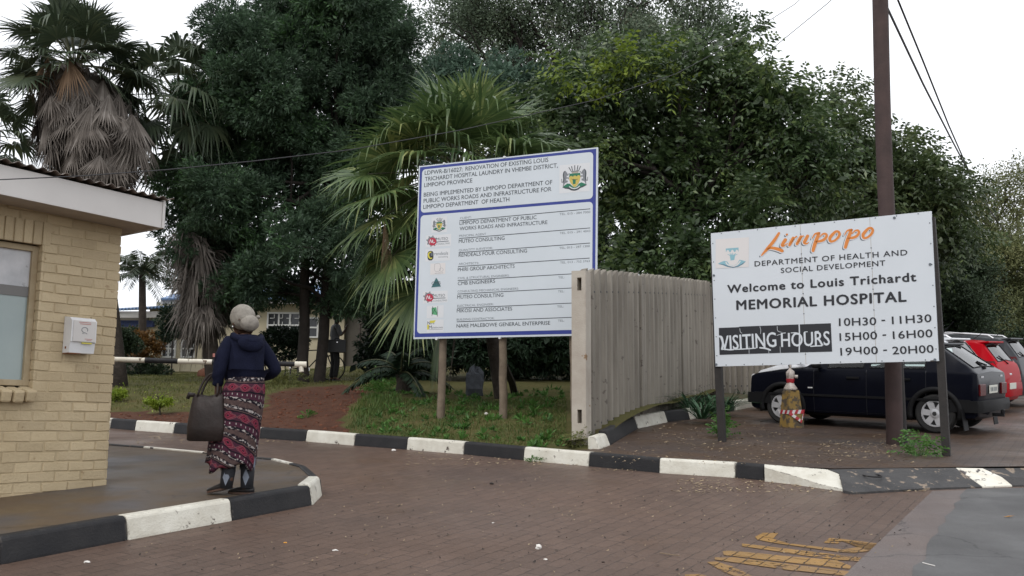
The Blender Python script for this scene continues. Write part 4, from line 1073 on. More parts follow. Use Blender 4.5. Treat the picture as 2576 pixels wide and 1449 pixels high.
m = sticker(c6, [(258, 70), (612, 50), (608, 225), (254, 245)])
S1.add_poly(m, [c6(p) for p in [(300, 100), (330, 88), (360, 95), (373, 125), (371, 195), (350, 225), (318, 230), (292, 215), (285, 180), (286, 125)]], 0.0046, 1)
S1.add_ribbon(m, [c6(p) for p in [(340, 105), (305, 125), (303, 170), (330, 200), (352, 190)]], [2.2, 3.4, 4, 3.4, 2], 0.005, 2); S1.add_poly(m, [c6(p) for p in [(330, 120), (362, 115), (362, 160), (335, 165)]], 0.0054, 3)
lg = m.build('logo', [M['sticker'], M['ink_black'], M['logo_yellow'], M['ink_soft']], pb, world=True)
S1.text('rendeals', c6((384, 153)), c6((583, 144)), 8.6, M['ink_soft'], off=0.0046, parent=lg); S1.text('consulting', c6((440, 188)), c6((580, 182)), 4.6, M['emblem_grey'], off=0.0046, parent=lg)
m = sticker(c6, [(328, 275), (545, 260), (542, 420), (325, 435)])
for r in ([(390, 280), (463, 276), (466, 372), (392, 378), (390, 280)], [(462, 345), (485, 335), (508, 345), (510, 372), (485, 385), (462, 372), (462, 345)]): S1.add_ribbon(m, [c6(p) for p in r], 0.55, 0.0046, 1)
lg = m.build('logo', [M['sticker_pink'], M['emblem_grey']], pb, world=True); S1.text('ARCHITECTS', c6((388, 420)), c6((510, 413)), 2.2, M['ink_soft'], off=0.0046, parent=lg)
m = sticker(c6, [(335, 475), (522, 462), (520, 612), (332, 625)]); S1.add_poly(m, [c6(p) for p in [(410, 478), (430, 500), (480, 605), (340, 618)]], 0.0046, 1)
lg = m.build('logo', [M['sign_white'], M['logo_teal']], pb, world=True); S1.text('CMB', c6((345, 582)), c6((474, 574)), 8.6, M['ink'], off=0.005, parent=lg)
m = sticker(c6, [(278, 885), (520, 872), (516, 1050), (274, 1062)]); S1.add_poly(m, [c6(p) for p in [(345, 915), (412, 902), (433, 1020), (348, 1005)]], 0.0046, 1)
for r in ([(360, 893), (350, 1026)], [(434, 888), (427, 1036)], [(362, 905), (395, 955), (420, 995)], [(352, 1010), (395, 930)]): S1.add_ribbon(m, [c6(p) for p in r], 1.0, 0.005, 2)
m.build('logo', [M['sticker'], M['logo_green'], M['ink_black']], pb, world=True)
m = sticker(c6, [(278, 1090), (520, 1078), (516, 1260), (274, 1272)])
S1.add_poly(m, [c6(p) for p in [(318, 1098), (408, 1090), (380, 1130), (318, 1132)]], 0.0046, 1); S1.add_poly(m, [c6(p) for p in [(280, 1156), (312, 1154), (306, 1224), (280, 1226)]], 0.0046, 1)
S1.add_poly(m, [c6(p) for p in [(306, 1226), (506, 1216), (506, 1221), (306, 1231)]], 0.0046, 2)
lg = m.build('logo', [M['sticker'], M['logo_yellow'], M['emblem_grey']], pb, world=True)
for s, a, b, c in (('N', (286, 1152), (322, 1150), 8), ('are', (326, 1150), (384, 1147), 5.6), ('M', (306, 1214), (348, 1211), 8), ('alebowe', (351, 1211), (507, 1203), 5.0)): S1.text(s, c6(a), c6(b), c, M['ink_soft'], off=0.005, bold=0.02 if len(s) == 1 else 0.0, parent=lg)
# clamps along the top and bottom edge, log posts
for (u, v) in ((1117, 411), (1269, 395), (1431, 377), (1098, 853), (1257, 850)):
    m = MB(); p = S1.at((u, v), 0.004); m.tube([p - S1.sn * 0.045, p + S1.sn * 0.006], 0.018, 8); m.build('clamp', M['white_metal'], pb, world=True)
for (ub, vb, ut, vt) in ((1100, 1026, 1105, 853), (1258, 1041, 1257.5, 850), (1440, 1052, 1436, 847)):
    a = S1.at((ub, vb), -0.11); b = S1.at((ut, vt), -0.11); up = unit(b - a)
    a[2] = min(a[2], float(lawn_z(a[0], a[1]))) - 0.15
    L_ = np.linalg.norm(b - a); pts = [a + up * k for k in np.linspace(0, L_ + 1.9, 14)]
    pts = [p + np.array([random.uniform(-.006, .006), random.uniform(-.006, .006), 0]) for p in pts]
    m = MB(); m.tube(pts, np.linspace(0.062, 0.050, 14), 12); m.build('post', M['wood_grey'], pb, world=True, auto=50)
m = MB()
for yb in (0.35, 1.35, 2.4): m.tube([s1(0.2, yb, -0.055), s1(W1 - 0.2, yb, -0.055)], 0.022, 6)
m.build('back_rail', M['white_metal'], pb, world=True)

# ================================================================ hospital welcome sign
RSD = unit([2.31, -1.48, 0]); RP0 = np.array([5.114, 11.622, 1.08])
hs = thing('welcome_sign', 'white hospital welcome sign with orange lettering and visiting hours on dark posts', 'sign', RP0)
S2 = Board(RP0, RSD, hs)
def d5(p): return (1767.85 + 0.28317 * p[0], 520.88 + 0.28317 * p[1])
def d7(p): return (1767.85 + 0.17770 * p[0], 552.45 + 0.17770 * p[1])
q = [S2.at(p) for p in ((1800, 922), (2362, 908), (2343, 531), (1788, 587))]
m = MB(); m.add(q + [p - S2.sn * 0.025 for p in q], [(0,1,2,3),(4,5,6,7),(0,1,5,4),(1,2,6,5),(2,3,7,6),(3,0,4,7)], 0)
def edge_pts(a, b, n): return [a + (b - a) * (k + 0.5) / n for k in range(n)]
ins = [p + (sum(q) / 4 - p) * 0.018 for p in q]
scr = []
for i in range(4): scr += edge_pts(ins[i], ins[(i + 1) % 4], (11, 7, 11, 7)[i])
for f in (0.4345, 0.744):                       # seams between the sheets
    a = q[0] + (q[1] - q[0]) * f; b = q[3] + (q[2] - q[3]) * f; w = S2.sd * 0.0025
    m.add([a - w + S2.sn * .0012, a + w + S2.sn * .0012, b + w + S2.sn * .0012, b - w + S2.sn * .0012], [(0, 1, 2, 3)], 2)
    scr += edge_pts(a, b, 7)
for p in scr: m.tube([p, p + S2.sn * 0.004], 0.008, 6, mi=1)
for uv in ((2250, 548), (2340, 665), (1796, 693), (2352, 905), (1802, 917)): p = S2.at(uv); m.tube([p, p + S2.sn * 0.008], 0.017, 8, mi=1)
m.build('board', [M['sign_white2'], M['ink_soft'], M['concrete_pale']], hs, world=True)
for s, a, b, cap, bold in (('DEPARTMENT OF HEALTH AND', (462, 527), (1818, 426), 13.4, 0.012), ('SOCIAL DEVELOPMENT', (695, 586), (1622, 519), 13.2, 0.012),
                     ('Welcome to Louis Trichardt', (222, 763), (1895, 657), 20.5, 0.035), ('MEMORIAL HOSPITAL', (303, 913), (1808, 838), 24.5, 0.035)):
    S2.text(s, d5(a), d5(b), cap, M['ink_black'], bold=bold, space=1.12)
for s, a, b in (('10H30', (1212, 1056), (1541, 1047)), ('11H30', (1684, 1040), (2033, 1020)), ('15H00', (1218, 1188), (1549, 1173)), ('16H00', (1692, 1171), (2042, 1154)), ('19\u042700', (1226, 1319), (1557, 1305)), ('20H00', (1688, 1308), (2052, 1292))):
    S2.text(s, d5(a), d5(b), 20.0, M['ink_black'], bold=0.016, space=1.05)
for p in ((1588, 1014), (1597, 1144), (1604, 1279)):
    m = MB(); S2.add_poly(m, [d5(p), d5((p[0] + 33, p[1] - 2)), d5((p[0] + 33, p[1] - 14)), d5((p[0], p[1] - 12))], 0.004); m.build('dash', M['ink_black'], hs, world=True)
vh = S2.poly([d5(p) for p in ((143, 1074), (320, 1067), (330, 1062), (1138, 1032), (1150, 1284), (690, 1296), (150, 1313))], M['ink_black'], 0.003, name='visiting_hours_panel')
S2.text('VISITING', d5((160, 1272)), d5((655, 1240)), 37.5, M['sign_white2'], off=0.0045, bold=0.012, parent=vh)
S2.text('HOURS', d5((700, 1242)), d5((1130, 1226)), 36, M['sign_white2'], off=0.0045, bold=0.012, parent=vh)
m = MB()
for r, w in (([(857, 1040), (860, 1120), (858, 1288)], 3.0), ([(330, 1080), (336, 1112), (350, 1120)], 1.0), ([(508, 1062), (516, 1090), (515, 1125)], 1.0), ([(662, 1060), (668, 1100), (700, 1112)], 1.0), ([(412, 1240), (413, 1304)], 0.9), ([(588, 1262), (588, 1300)], 0.9), ([(688, 1240), (690, 1297)], 0.9), ([(660, 1140), (700, 1128)], 1.2),
             ([(180, 1262), (240, 1268), (275, 1266)], 3.2), ([(285, 1264), (350, 1262), (470, 1254)], 2.6), ([(510, 1250), (560, 1256), (600, 1270)], 4.0), ([(960, 1238), (1010, 1234), (1060, 1232)], 2.8), ([(150, 1150), (170, 1160), (180, 1215), (172, 1262)], 5), ([(700, 1122), (735, 1118)], 2), ([(785, 1118), (830, 1116)], 2), ([(905, 1110), (930, 1108)], 2.0), ([(1000, 1106), (1030, 1104)], 2.0)):
    S2.add_ribbon(m, [d5(p) for p in r], w, 0.005)
m.build('peeling_crack', M['sign_white2'], vh, world=True)
p1 = [[(1645, 195), (1610, 290), (1585, 360), (1562, 440)], [40, 52, 52, 44]], [[(1548, 268), (1590, 205), (1650, 192)], [10, 24, 34]], [[(1655, 250), (1700, 205), (1745, 205), (1752, 240), (1715, 285), (1650, 308), (1590, 312)], [10, 24, 34, 38, 40, 36, 18]]
o1 = [[(1925, 172), (1885, 170), (1835, 215), (1800, 265), (1812, 308), (1862, 300), (1915, 255), (1938, 205), (1925, 172)], [34, 34, 44, 46, 36, 30, 38, 40, 34]],
sh = lambda st, dx, dy: [[[(x + dx, y + dy) for x, y in s[0]], s[1]] for s in st]
STK = [[[(1080, 192), (1010, 300), (915, 415), (832, 508)], [34, 46, 46, 16]], [[(905, 428), (965, 402), (1050, 414), (1125, 442)], [16, 36, 46, 48]],
       [[(1190, 214), (1196, 208)], [28, 26]], [[(1172, 285), (1138, 335), (1122, 368), (1150, 372), (1205, 335)], [46, 46, 36, 20, 10]],
       [[(1282, 262), (1245, 330), (1228, 362)], [44, 44, 38]], [[(1240, 345), (1300, 262), (1330, 238)], [12, 16, 20]], [[(1392, 242), (1360, 300), (1334, 345)], [44, 46, 40]], [[(1345, 330), (1400, 250), (1425, 232)], [12, 16, 20]], [[(1486, 232), (1455, 290), (1438, 328), (1470, 342), (1500, 322)], [44, 46, 40, 22, 10]]] \
      + [list(s) for s in p1] + [list(s) for s in o1] + sh(p1, 458, -47) + sh(o1, 470, -48)
lim = None
for name, dx, dy, grow, off, mat in (('letter_shadow', -24, 18, 2, 0.0025, 'ink_soft'), ('letter_outline', -6, 5, 14, 0.0032, 'sticker'), ('lettering', 0, 0, 0, 0.0042, 'orange_ink')):
    m = MB()
    for pts, ws in STK: S2.add_ribbon(m, [d7((x + dx, y + dy)) for x, y in pts], [(w + grow) * 0.1777 for w in ws], off)
    o = m.build(name, M[mat], hs, world=True)
m = MB(); D = lambda px, off, mi: S2.add_poly(m, [d7(p) for p in px], off, mi)
D([(185, 278), (655, 250), (650, 670), (182, 692)], 0.003, 0)
D([(327, 410), (508, 396), (508, 458), (494, 428), (474, 426), (462, 458), (445, 458), (430, 428), (410, 428), (396, 462), (380, 462), (366, 432), (345, 432), (330, 464)], 0.0036, 1)
D([(383, 505), (462, 495), (448, 572), (396, 580)], 0.0036, 1)
for a, b in (((395, 510), (352, 490)), ((400, 505), (385, 480)), ((425, 502), (425, 470)), ((445, 500), (470, 478)), ((450, 505), (492, 492)), ((412, 505), (400, 475))): S2.add_ribbon(m, [d7(a), d7(b)], [2.2, 0.8], 0.0038, 1)
D([(215, 626), (250, 605), (300, 585), (345, 590), (380, 640), (440, 650), (490, 625), (520, 570), (560, 575), (612, 592), (560, 630), (500, 665), (430, 678), (350, 665), (290, 642)], 0.0036, 1)
D([(215, 626), (300, 632), (360, 655), (430, 668), (500, 655), (560, 620), (612, 592), (570, 632), (505, 668), (430, 682), (350, 668), (290, 646)], 0.004, 2)
S2.add_ribbon(m, [d7(p) for p in ((330, 605), (350, 635), (400, 655), (450, 658), (500, 630), (530, 590))], 3.0, 0.0044, 0)
m.build('emblem', [M['sticker_pink'], M['teal_ink'], M['teal_dark']], hs, world=True)
m = MB(); S2.add_poly(m, [d5(p) for p in ((2022, 1362), (2070, 1360), (2070, 1370), (2022, 1372))], 0.003); m.build('maker_label', M['bark_grey'], hs, world=True)
for (ub, vb) in ((1813, 1106), (2379, 1149)):
    a = gnd(ub, vb, 0.15); pl = S2.at((ub, vb)); k = 0.06
    top = S2.at((1792 if ub < 2000 else 2340, 600 if ub < 2000 else 545), -0.066)
    b = S2.at((1803 if ub < 2000 else 2365, 922 if ub < 2000 else 908), -0.066)
    foot = S2.at((ub, vb), -0.066); foot[2] = float(base_z(foot[1])) + 0.05
    m = MB(); rows = []
    for p in (foot, b, top):
        rows.append([p + S2.sd * dx + S2.sn * dn for dx, dn in ((-0.045, -0.04), (0.045, -0.04), (0.045, 0.04), (-0.045, 0.04))])
    m.loft(rows); m.build('post', M['wood_dark'], hs, world=True)

# ================================================================ concrete slab fence
fz = thing('concrete_fence', 'grey concrete fence of ribbed upright slabs with a slotted end post beside the parking', 'fence', FP0)
FNn = np.array([FD[1], -FD[0], 0])              # towards the parking side
RF = np.stack([FD, FNn, [0, 0, 1]], 1)
PH = 2.26
m = MB()
pw, pd_ = 0.19, 0.17
# the end post is built in lifts so that the two slots are real holes
EX = np.array([FNn[0], FNn[1], 0]); 
def pbx(x0, x1, y0, y1, z0, z1): m.box(FP0 + FNn * ((x0 + x1) / 2) + FD * ((y0 + y1) / 2) + np.array([0, 0, (z0 + z1) / 2]), (y1 - y0, x1 - x0, z1 - z0), RF)
sl0, sl1 = 0.075, 0.135
zs_ = [(-0.4, 0.30, 0), (0.30, 0.47, 1), (0.47, 2.00, 0), (2.00, 2.17, 1), (2.17, PH, 0)]
for z0, z1, hole_ in zs_:
    if not hole_: pbx(0, pw, -0.06, pd_, z0, z1)
    else: pbx(0, sl0, -0.06, pd_, z0, z1); pbx(sl1, pw, -0.06, pd_, z0, z1); pbx(sl0, sl1, 0.10, pd_, z0, z1)
post_ = m.build('post', M['concrete_pale'], fz, world=True)
def fence_panel(o, d, nrm, length, z0f, ztop, ribs, first=0.0):
    m = MB(); prof = []
    pit = length / ribs; t = 0.0
    dep = 0.085
    for k in range(ribs):
        for f, q in ((0.0, 0.0), (0.10, 0.25), (0.22, 0.85), (0.34, 1.0), (0.62, 0.72), (0.86, 0.2)):
            prof.append(((k + f) * pit, q * dep))
    prof.append((length, 0.0))
    rows = []
    for back in (0, 1):
        lo, hi = [], []
        for t, q in prof:
            p = o + d * t + nrm * (q - 0.06 * back); zt = ztop(t) + 0.10 * (q / dep) + random.uniform(-.008, .008)
            lo.append(np.array([p[0], p[1], z0f(t) - 0.14])); hi.append(np.array([p[0], p[1], zt]))
        rows.append((lo, hi))
    m.loft([rows[0][0], rows[0][1], rows[1][1], rows[1][0], rows[0][0]], cap=False, closed=False)
    for e in (0, -1): m.add([rows[0][0][e], rows[0][1][e], rows[1][1][e], rows[1][0][e]], [(0, 1, 2, 3)])
    for k in range(ribs):
        t = (k + 0.36) * pit
        for z in (ztop(t) - 0.22, z0f(t) + 0.22):
            if random.random() < 0.9: p = o + d * t + nrm * dep; p = np.array([p[0], p[1], z]); m.tube([p - nrm * 0.02, p + nrm * 0.004], 0.016, 6, mi=1)
    return m.build('panel', [M['concrete'], M['ink_black']], fz, world=True, auto=35)
z0f = lambda t: FP0[2] + 0.099 * t
zt1 = lambda t: FP0[2] + PH - 0.05 + 0.125 * t - (0.0008 * t * t)
jt = [0.175, 3.38, 6.6, 9.8]
for i in range(3):
    L_ = jt[i + 1] - jt[i]
    fence_panel(FP0 + FD * jt[i] + FNn * 0.03, FD, FNn, L_ - 0.16, lambda t, j=jt[i]: z0f(t + j), lambda t, j=jt[i]: zt1(t + j), 10)
    p = FP0 + FD * (jt[i + 1] - 0.075); h = zt1(jt[i + 1]) + 0.05; zf = z0f(jt[i + 1]) - 0.3
    m = MB(); c_ = p + FNn * 0.06; m.box(np.array([c_[0], c_[1], (h + zf) / 2]), (0.145, 0.11, h - zf), RF, bev=0.015); m.build('joint_post', M['concrete'], fz, world=True)
F2 = FP0 + FD * 9.9; D2 = unit([0.965, 0.26, 0]); N2 = np.array([D2[1], -D2[0], 0])
zb2 = lambda t: float(base_z(F2[1] + D2[1] * t)) + 0.30
for i in range(3):
    o = F2 + D2 * (0.1 + 2.0 * i)
    fence_panel(o, D2, N2, 1.98, lambda t, i=i: zb2(t + 2 * i), lambda t, i=i: zb2(t + 2 * i) + 2.2, 14)

# ================================================================ poles and wires
PB = gnd(2251, 1117, 0.15)
up_ = thing('utility_pole', 'tall dark creosoted timber pole standing behind the welcome sign', 'utility pole', PB)
tp = far(2213, -4, PB[1] + 0.05)
pts = [PB + (tp - PB) * k + np.array([0.012 * math.sin(7 * k), 0, 0]) for k in np.linspace(-0.03, 1.32, 16)]
m = MB(); m.tube(pts, np.linspace(0.108, 0.108, 16), 14); m.build('shaft', M['creosote'], up_, world=True, auto=50)
PTOP = pts[-1]
m = MB(); m.tube([PTOP + [-0.5, 0.2, -0.45], PTOP + [0.5, -0.2, -0.45]], 0.05, 6); m.build('crossarm', M['creosote'], up_, world=True)
sb = PB + np.array([0.165, 0.19, 0.0]); st = far(2226, 268, sb[1] + 0.02)
m = MB(); m.tube([sb + (st - sb) * k for k in np.linspace(-0.04, 1, 8)], np.linspace(0.078, 0.062, 8), 12); tag(m.build('support_pole', M['wood_dark'], None, auto=50), 'shorter black timber stub pole leaning against the tall pole behind the sign', 'utility pole')
FPd = 46.0
fb = far(2551, 880, FPd); fb[2] = float(base_z(fb[1])) + 0.1; ft = far(2544, 598, FPd)
fp_ = thing('distant_pole', 'distant dark utility pole with grey box among trees beyond the parked cars', 'utility pole', fb)
m = MB(); m.tube([fb, (fb + ft) / 2 + [0.03, 0, 0], ft + [0, 0, 0.1]], [0.14, 0.13, 0.11], 10); m.build('shaft', M['wood_dark'], fp_, world=True)
m = MB(); b = far(2557, 640, FPd - 0.2); m.box(b, (0.22, 0.2, 0.75), bev=0.02); m.build('meter_box', M['white_metal'], fp_, world=True)
def wire(name, label, px, A, B, r, group=None):
    """a wire hangs in the upright plane through its two ends; the pixels give its sag"""
    A, B = np.array(A, float), np.array(B, float); d = unit((B - A) * [1, 1, 0]); n = np.array([d[1], -d[0], 0])
    P = [onplane(u, v, A, n) for u, v in px]
    m = MB(); m.tube(P, r, 5); o = m.build(name, M['wire'], None); tag(o, label, 'cable', group, 'thing')
A0 = far(0, 452, 6.6)
wire('overhead_cable', 'single thin wire sagging across the trees from the gate house to the tall pole', [(-260, 458), (0, 452), (200, 443), (420, 427), (640, 405), (880, 377), (1160, 327), (1500, 251), (1700, 186), (1850, 106), (2000, 10), (2195, -170)], A0, PB, 0.0042)
wire('overhead_cable', 'upper of two black wires running from the tall pole down to the distant pole', [(2290, -120), (2259, 0), (2321.6, 152.5), (2387, 316), (2452, 463), (2500, 545), (2543, 601)], PB + [0.1, 0.3, 0], fb, 0.018)
wire('overhead_cable', 'lower of two black wires running from the tall pole down to the distant pole', [(2195, -60), (2228, 11), (2321.6, 210), (2387, 338), (2447, 452), (2490, 528), (2541, 602)], PB + [0.1, 0, 0], fb, 0.018)
wire('overhead_cable', 'faint short wire rising over the leafy tree towards the tall pole', [(1700, 330), (1865, 186), (1960, 108), (2080, 10), (2190, -90)], far(1700, 330, 25), PB, 0.006)
# ================================================================ plants
def rnd_dirs(n, rng):
    v = rng.normal(size=(n, 3)); return v / np.linalg.norm(v, axis=1)[:, None]
def nrm(v): return v / (np.linalg.norm(v, axis=1)[:, None] + 1e-9)
def leaf_quads(P, D, k, L, W, spread, droop, rng, scatter=0.0, bend=0.0):
    """k leaves from every point: a folded lozenge each"""
    n = len(P); Pk = np.repeat(P, k, 0); Dk = np.repeat(D, k, 0)
    d = nrm(Dk + rnd_dirs(n * k, rng) * spread + np.array([0, 0, -droop]))
    if scatter: Pk = Pk + rng.normal(size=Pk.shape) * scatter
    l = L * rng.uniform(0.65, 1.25, n * k)[:, None]; w = W * rng.uniform(0.7, 1.2, n * k)[:, None]
    s = nrm(np.cross(d, rnd_dirs(n * k, rng)))
    mid = Pk + d * l * 0.45; tip = Pk + d * l + np.array([0, 0, -1.0]) * bend * l
    V = np.stack([Pk, mid + s * w / 2, tip, mid - s * w / 2], 1).reshape(-1, 3)
    return V, np.arange(n * k * 4).reshape(-1, 4)
def pinnate_quads(P, D, pairs, L, ll, lw, rng, droop=0.35):
    """compound leaves: a drooping rachis with leaflets on both sides and one at the end"""
    n = len(P); out = []
    s = nrm(np.cross(D, rnd_dirs(n, rng))); up = nrm(np.cross(s, D)); sz = rng.uniform(0.7, 1.2, n)[:, None]
    s[:, 2] *= 0.35; s = nrm(s)
    for i in range(1, pairs + 1):
        f = i / pairs; c = P + D * L * f * sz + np.array([0, 0, -droop]) * L * f * f * sz
        for sg in (-1, 1):
            d = nrm(s * sg + D * (0.35 + 0.4 * f) + np.array([0, 0, -droop * 1.3]) + rng.normal(size=(n, 3)) * 0.16)
            q = nrm(np.cross(d, up + rng.normal(size=(n, 3)) * 0.35)); l = ll * sz * (1 - 0.25 * f)
            out.append(np.stack([c, c + d * l * 0.45 + q * lw / 2, c + d * l + np.array([0, 0, -0.15]) * l, c + d * l * 0.45 - q * lw / 2], 1))
    V = np.concatenate(out, 0).reshape(-1, 3)
    return V, np.arange(len(V)).reshape(-1, 4)
def crown_points(lobes, clump, per_m2, rng, flat=1.0):
    """points spread in clumps over the skins of the lobes; returns points and outward directions"""
    Ps, Ds = [], []
    C = np.array([l[0] for l in lobes]); R = np.array([l[1] for l in lobes])
    for c, r in lobes:
        m = max(5, int(4.2 * (r / clump) ** 2 * 0.85)); cd = rnd_dirs(m, rng); cd[:, 2] *= flat
        cc = c + cd * r * rng.uniform(0.70, 1.04, m)[:, None]
        depth_in = np.min(np.linalg.norm(cc[:, None, :] - C[None], axis=2) / R[None], axis=1)
        cc, cd = cc[depth_in > 0.55], cd[depth_in > 0.55]
        cnt = max(4, int(per_m2 * 2.3 * clump * clump * 4))
        for k in range(len(cc)):
            cr = clump * rng.uniform(0.55, 1.25); n = max(2, int(cnt * (cr / clump) ** 2))
            q = rnd_dirs(n, rng); rad = cr * rng.uniform(0.55, 1.0, n)[:, None]
            Ps.append(cc[k] + q * rad * np.array([1, 1, 0.8])); Ds.append(nrm(q * 0.8 + cd[k] * 0.7))
    return np.concatenate(Ps), np.concatenate(Ds)
def inner_points(lobes, per_m3, rng):
    Ps = []
    for c, r in lobes:
        n = max(8, int(per_m3 * 9 * r ** 3 * 3.0)); Ps.append(c + rnd_dirs(n, rng) * r * (rng.uniform(0, 1, n)[:, None] ** 0.45) * 0.62)
    return np.concatenate(Ps)
def px_lobes(spec, depth, rng, thick=0.9):
    out = []
    for s in spec:
        u, v, r = s[:3]; dd = s[3] if len(s) > 3 else rng.uniform(-thick, thick)
        out.append((far(u, v, depth + dd), metres(r, depth + dd)))
    return out
def limb(m, a, b, r0, r1, rng, n=7, wob=0.12, sag=0.0):
    a, b = np.array(a, float), np.array(b, float); L = np.linalg.norm(b - a); t = np.linspace(0, 1, n)[:, None]
    off = rng.normal(size=(n, 3)) * wob * L / n; off[0] = 0; off = np.cumsum(off, 0); off -= t * off[-1]
    P = a + (b - a) * t + off + np.array([0, 0, 1]) * (sag * np.sin(t * math.pi))
    m.tube(P, np.linspace(r0, r1, n), 7, cap=False); return P
def make_tree(name, label, base, lobes, leaf, rng_seed, trunk_r, mat, bark='bark', trunks=1, group=None, clump=0.4, per_m2=26, inner=14, style='rosette', top=None, cat='tree', limbs=0.6, k=8, L=0.14, W=0.035, spread=0.9, droop=0.1, twigs=0, extra=None, inL=0.32, flat=1.0, toff=None):
    rng = np.random.default_rng(rng_seed)
    t = thing(name, label, cat, base, group=group)
    base = np.array(base, float)
    P, D = crown_points(lobes, clump, per_m2, rng, flat)
    if style == 'rosette': V, Q = leaf_quads(P, D, k, L, W, spread, droop, rng, scatter=L * 0.25, bend=0.05)
    elif style == 'pinnate': V, Q = pinnate_quads(P, nrm(D + np.array([0, 0, 0.25])), k, L * 3.0, L, W, rng)
    else: V, Q = leaf_quads(P, D, k, L, W, 2.0, droop, rng, scatter=L * 1.6)
    if inner:
        Pi = inner_points(lobes, inner, rng); Vi, Qi = leaf_quads(Pi, rnd_dirs(len(Pi), rng), 3, inL, inL * 0.55, 1.0, 0.1, rng, scatter=0.1)
        Q = np.concatenate([Q, Qi + len(V)]); V = np.concatenate([V, Vi])
    big_obj('crown', V, Q, M[mat], t)
    C = np.array([l[0] for l in lobes]); R = np.array([l[1] for l in lobes])
    top = np.array(top, float) if top is not None else base + (np.average(C, axis=0, weights=R) - base) * 0.7
    for i in range(trunks):
        m = MB(); off = np.array([rng.uniform(-.3, .3), rng.uniform(-.2, .2), 0]) * (i > 0) if trunks > 1 else np.zeros(3)
        if toff is not None: off = np.array(toff, float) * i
        tp = top + off * 2.0
        P_ = limb(m, base + off - [0, 0, 0.3], tp, trunk_r, trunk_r * 0.55, rng, 9, 0.07)
        for j, (c, r) in enumerate(lobes):
            if j % trunks == i and rng.uniform() < limbs:
                q = P_[int(rng.integers(3, 8))] if c[2] < tp[2] + r else P_[-1]
                pl = limb(m, q, c, trunk_r * 0.36, trunk_r * 0.10, rng, 6, 0.2, sag=0.15)
                for _ in range(twigs):
                    e = c + rnd_dirs(1, rng)[0] * r * 1.0; limb(m, pl[int(rng.integers(2, 6))], e, trunk_r * 0.12, 0.012, rng, 6, 0.35)
        m.build('trunk', M[bark], t, world=True, smooth=True)
    if extra:
        nm, lab, mt, elobes, sty, ecl, epm = extra
        P, D = crown_points(elobes, ecl, epm, rng)
        V, Q = pinnate_quads(P, nrm(D + np.array([0, 0, 0.5])), k, L * 3.0, L, W, rng, 0.2) if sty == 'pinnate' else leaf_quads(P, D, k, L, W, spread, droop, rng)
        big_obj(nm, V, Q, M[mt], t)['label'] = lab
    return t
def on_ground(u, v, depth, dz=0.0):
    p = far(u, v, depth); p[2] = float(lawn_z(p[0], p[1])) + dz if p[0] < 0.8 + (p[1] - 12.4) * 0.43 else float(base_z(p[1])) + 0.15 + dz
    return p
rg = np.random.default_rng(3)
# ---- the big dark evergreen in the middle
T1D = 24.0
T1 = px_lobes([(610, 95, 95), (555, 70, 55), (690, 60, 90), (560, 190, 85), (640, 230, 110), (500, 235, 55), (780, 20, 110), (880, -10, 120), (960, 60, 85), (1010, 130, 55), (930, 170, 100), (800, 150, 120), (720, 300, 120),
               (520, 330, 90), (600, 390, 100), (860, 290, 100), (960, 260, 85), (1000, 215, 50), (820, 420, 90), (470, 450, 60), (540, 490, 90), (455, 535, 60), (640, 520, 80), (480, 620, 55), (560, 620, 85), (500, 700, 55), (600, 720, 70), (660, 640, 70), (740, 620, 75), (560, 760, 55),
               (800, 560, 70), (870, 520, 60), (700, 715, 46), (760, 705, 50), (850, 640, 60), (820, 740, 50), (900, 400, 70), (905, 610, 60), (930, 500, 70), (930, 700, 60), (980, 330, 70), (700, 440, 70), (735, 490, 60), (690, 380, 60), (860, 768, 38), (912, 745, 48), (945, 785, 36), (640, 690, 60)], T1D, rg, 1.3)
make_tree('evergreen_tree', 'tall dark evergreen tree with tufted leaves between the palms and the project board', on_ground(767, 962, T1D), T1, None, 21, 0.155, 'lf_evergreen', trunks=2, toff=[0.31, 0.1, 0], clump=0.36, per_m2=44, inner=16, k=9, L=0.145, W=0.034, spread=0.9, droop=-0.15, inL=0.16, top=far(790, 380, T1D), twigs=1)
# ---- the broad leafy tree behind the fence
T2D = 23.5
T2 = px_lobes([(1440, 180, 60), (1400, 270, 65), (1500, 260, 85), (1560, 180, 70), (1590, 300, 90), (1670, 170, 65), (1700, 270, 90), (1770, 160, 60), (1850, 120, 55), (1880, 190, 60), (1820, 240, 85), (1930, 250, 70), (1990, 260, 55), (1900, 340, 95), (1800, 370, 95), (1680, 400, 95), (1560, 410, 95), (1450, 390, 85), (1380, 360, 50), (2010, 350, 75), (1980, 440, 90), (1880, 480, 90), (1760, 500, 90), (1640, 520, 80), (1560, 500, 80), (1600, 620, 80), (1720, 620, 85), (1840, 600, 80), (1900, 560, 60), (2080, 420, 70), (1660, 690, 60), (1760, 690, 60), (1560, 690, 60)], T2D, rg, 1.2)
NEWG = px_lobes([(1572, 145, 22), (1532, 200, 26), (1660, 150, 16), (1690, 215, 14), (1440, 190, 14)], T2D - 1.6, rg, 0.3)
make_tree('leafy_tree', 'broad leafy tree with drooping compound leaves and lime green tips behind the concrete fence', on_ground(1760, 960, T2D + 1), T2, None, 22, 0.22, 'lf_broad', clump=0.40, per_m2=13, inner=16, style='pinnate', k=4, L=0.19, W=0.066, inL=0.25, top=far(1750, 500, T2D), extra=('young_leaves', 'lime green young leaves', 'lf_lime', NEWG, 'pinnate', 0.12, 16), twigs=1)
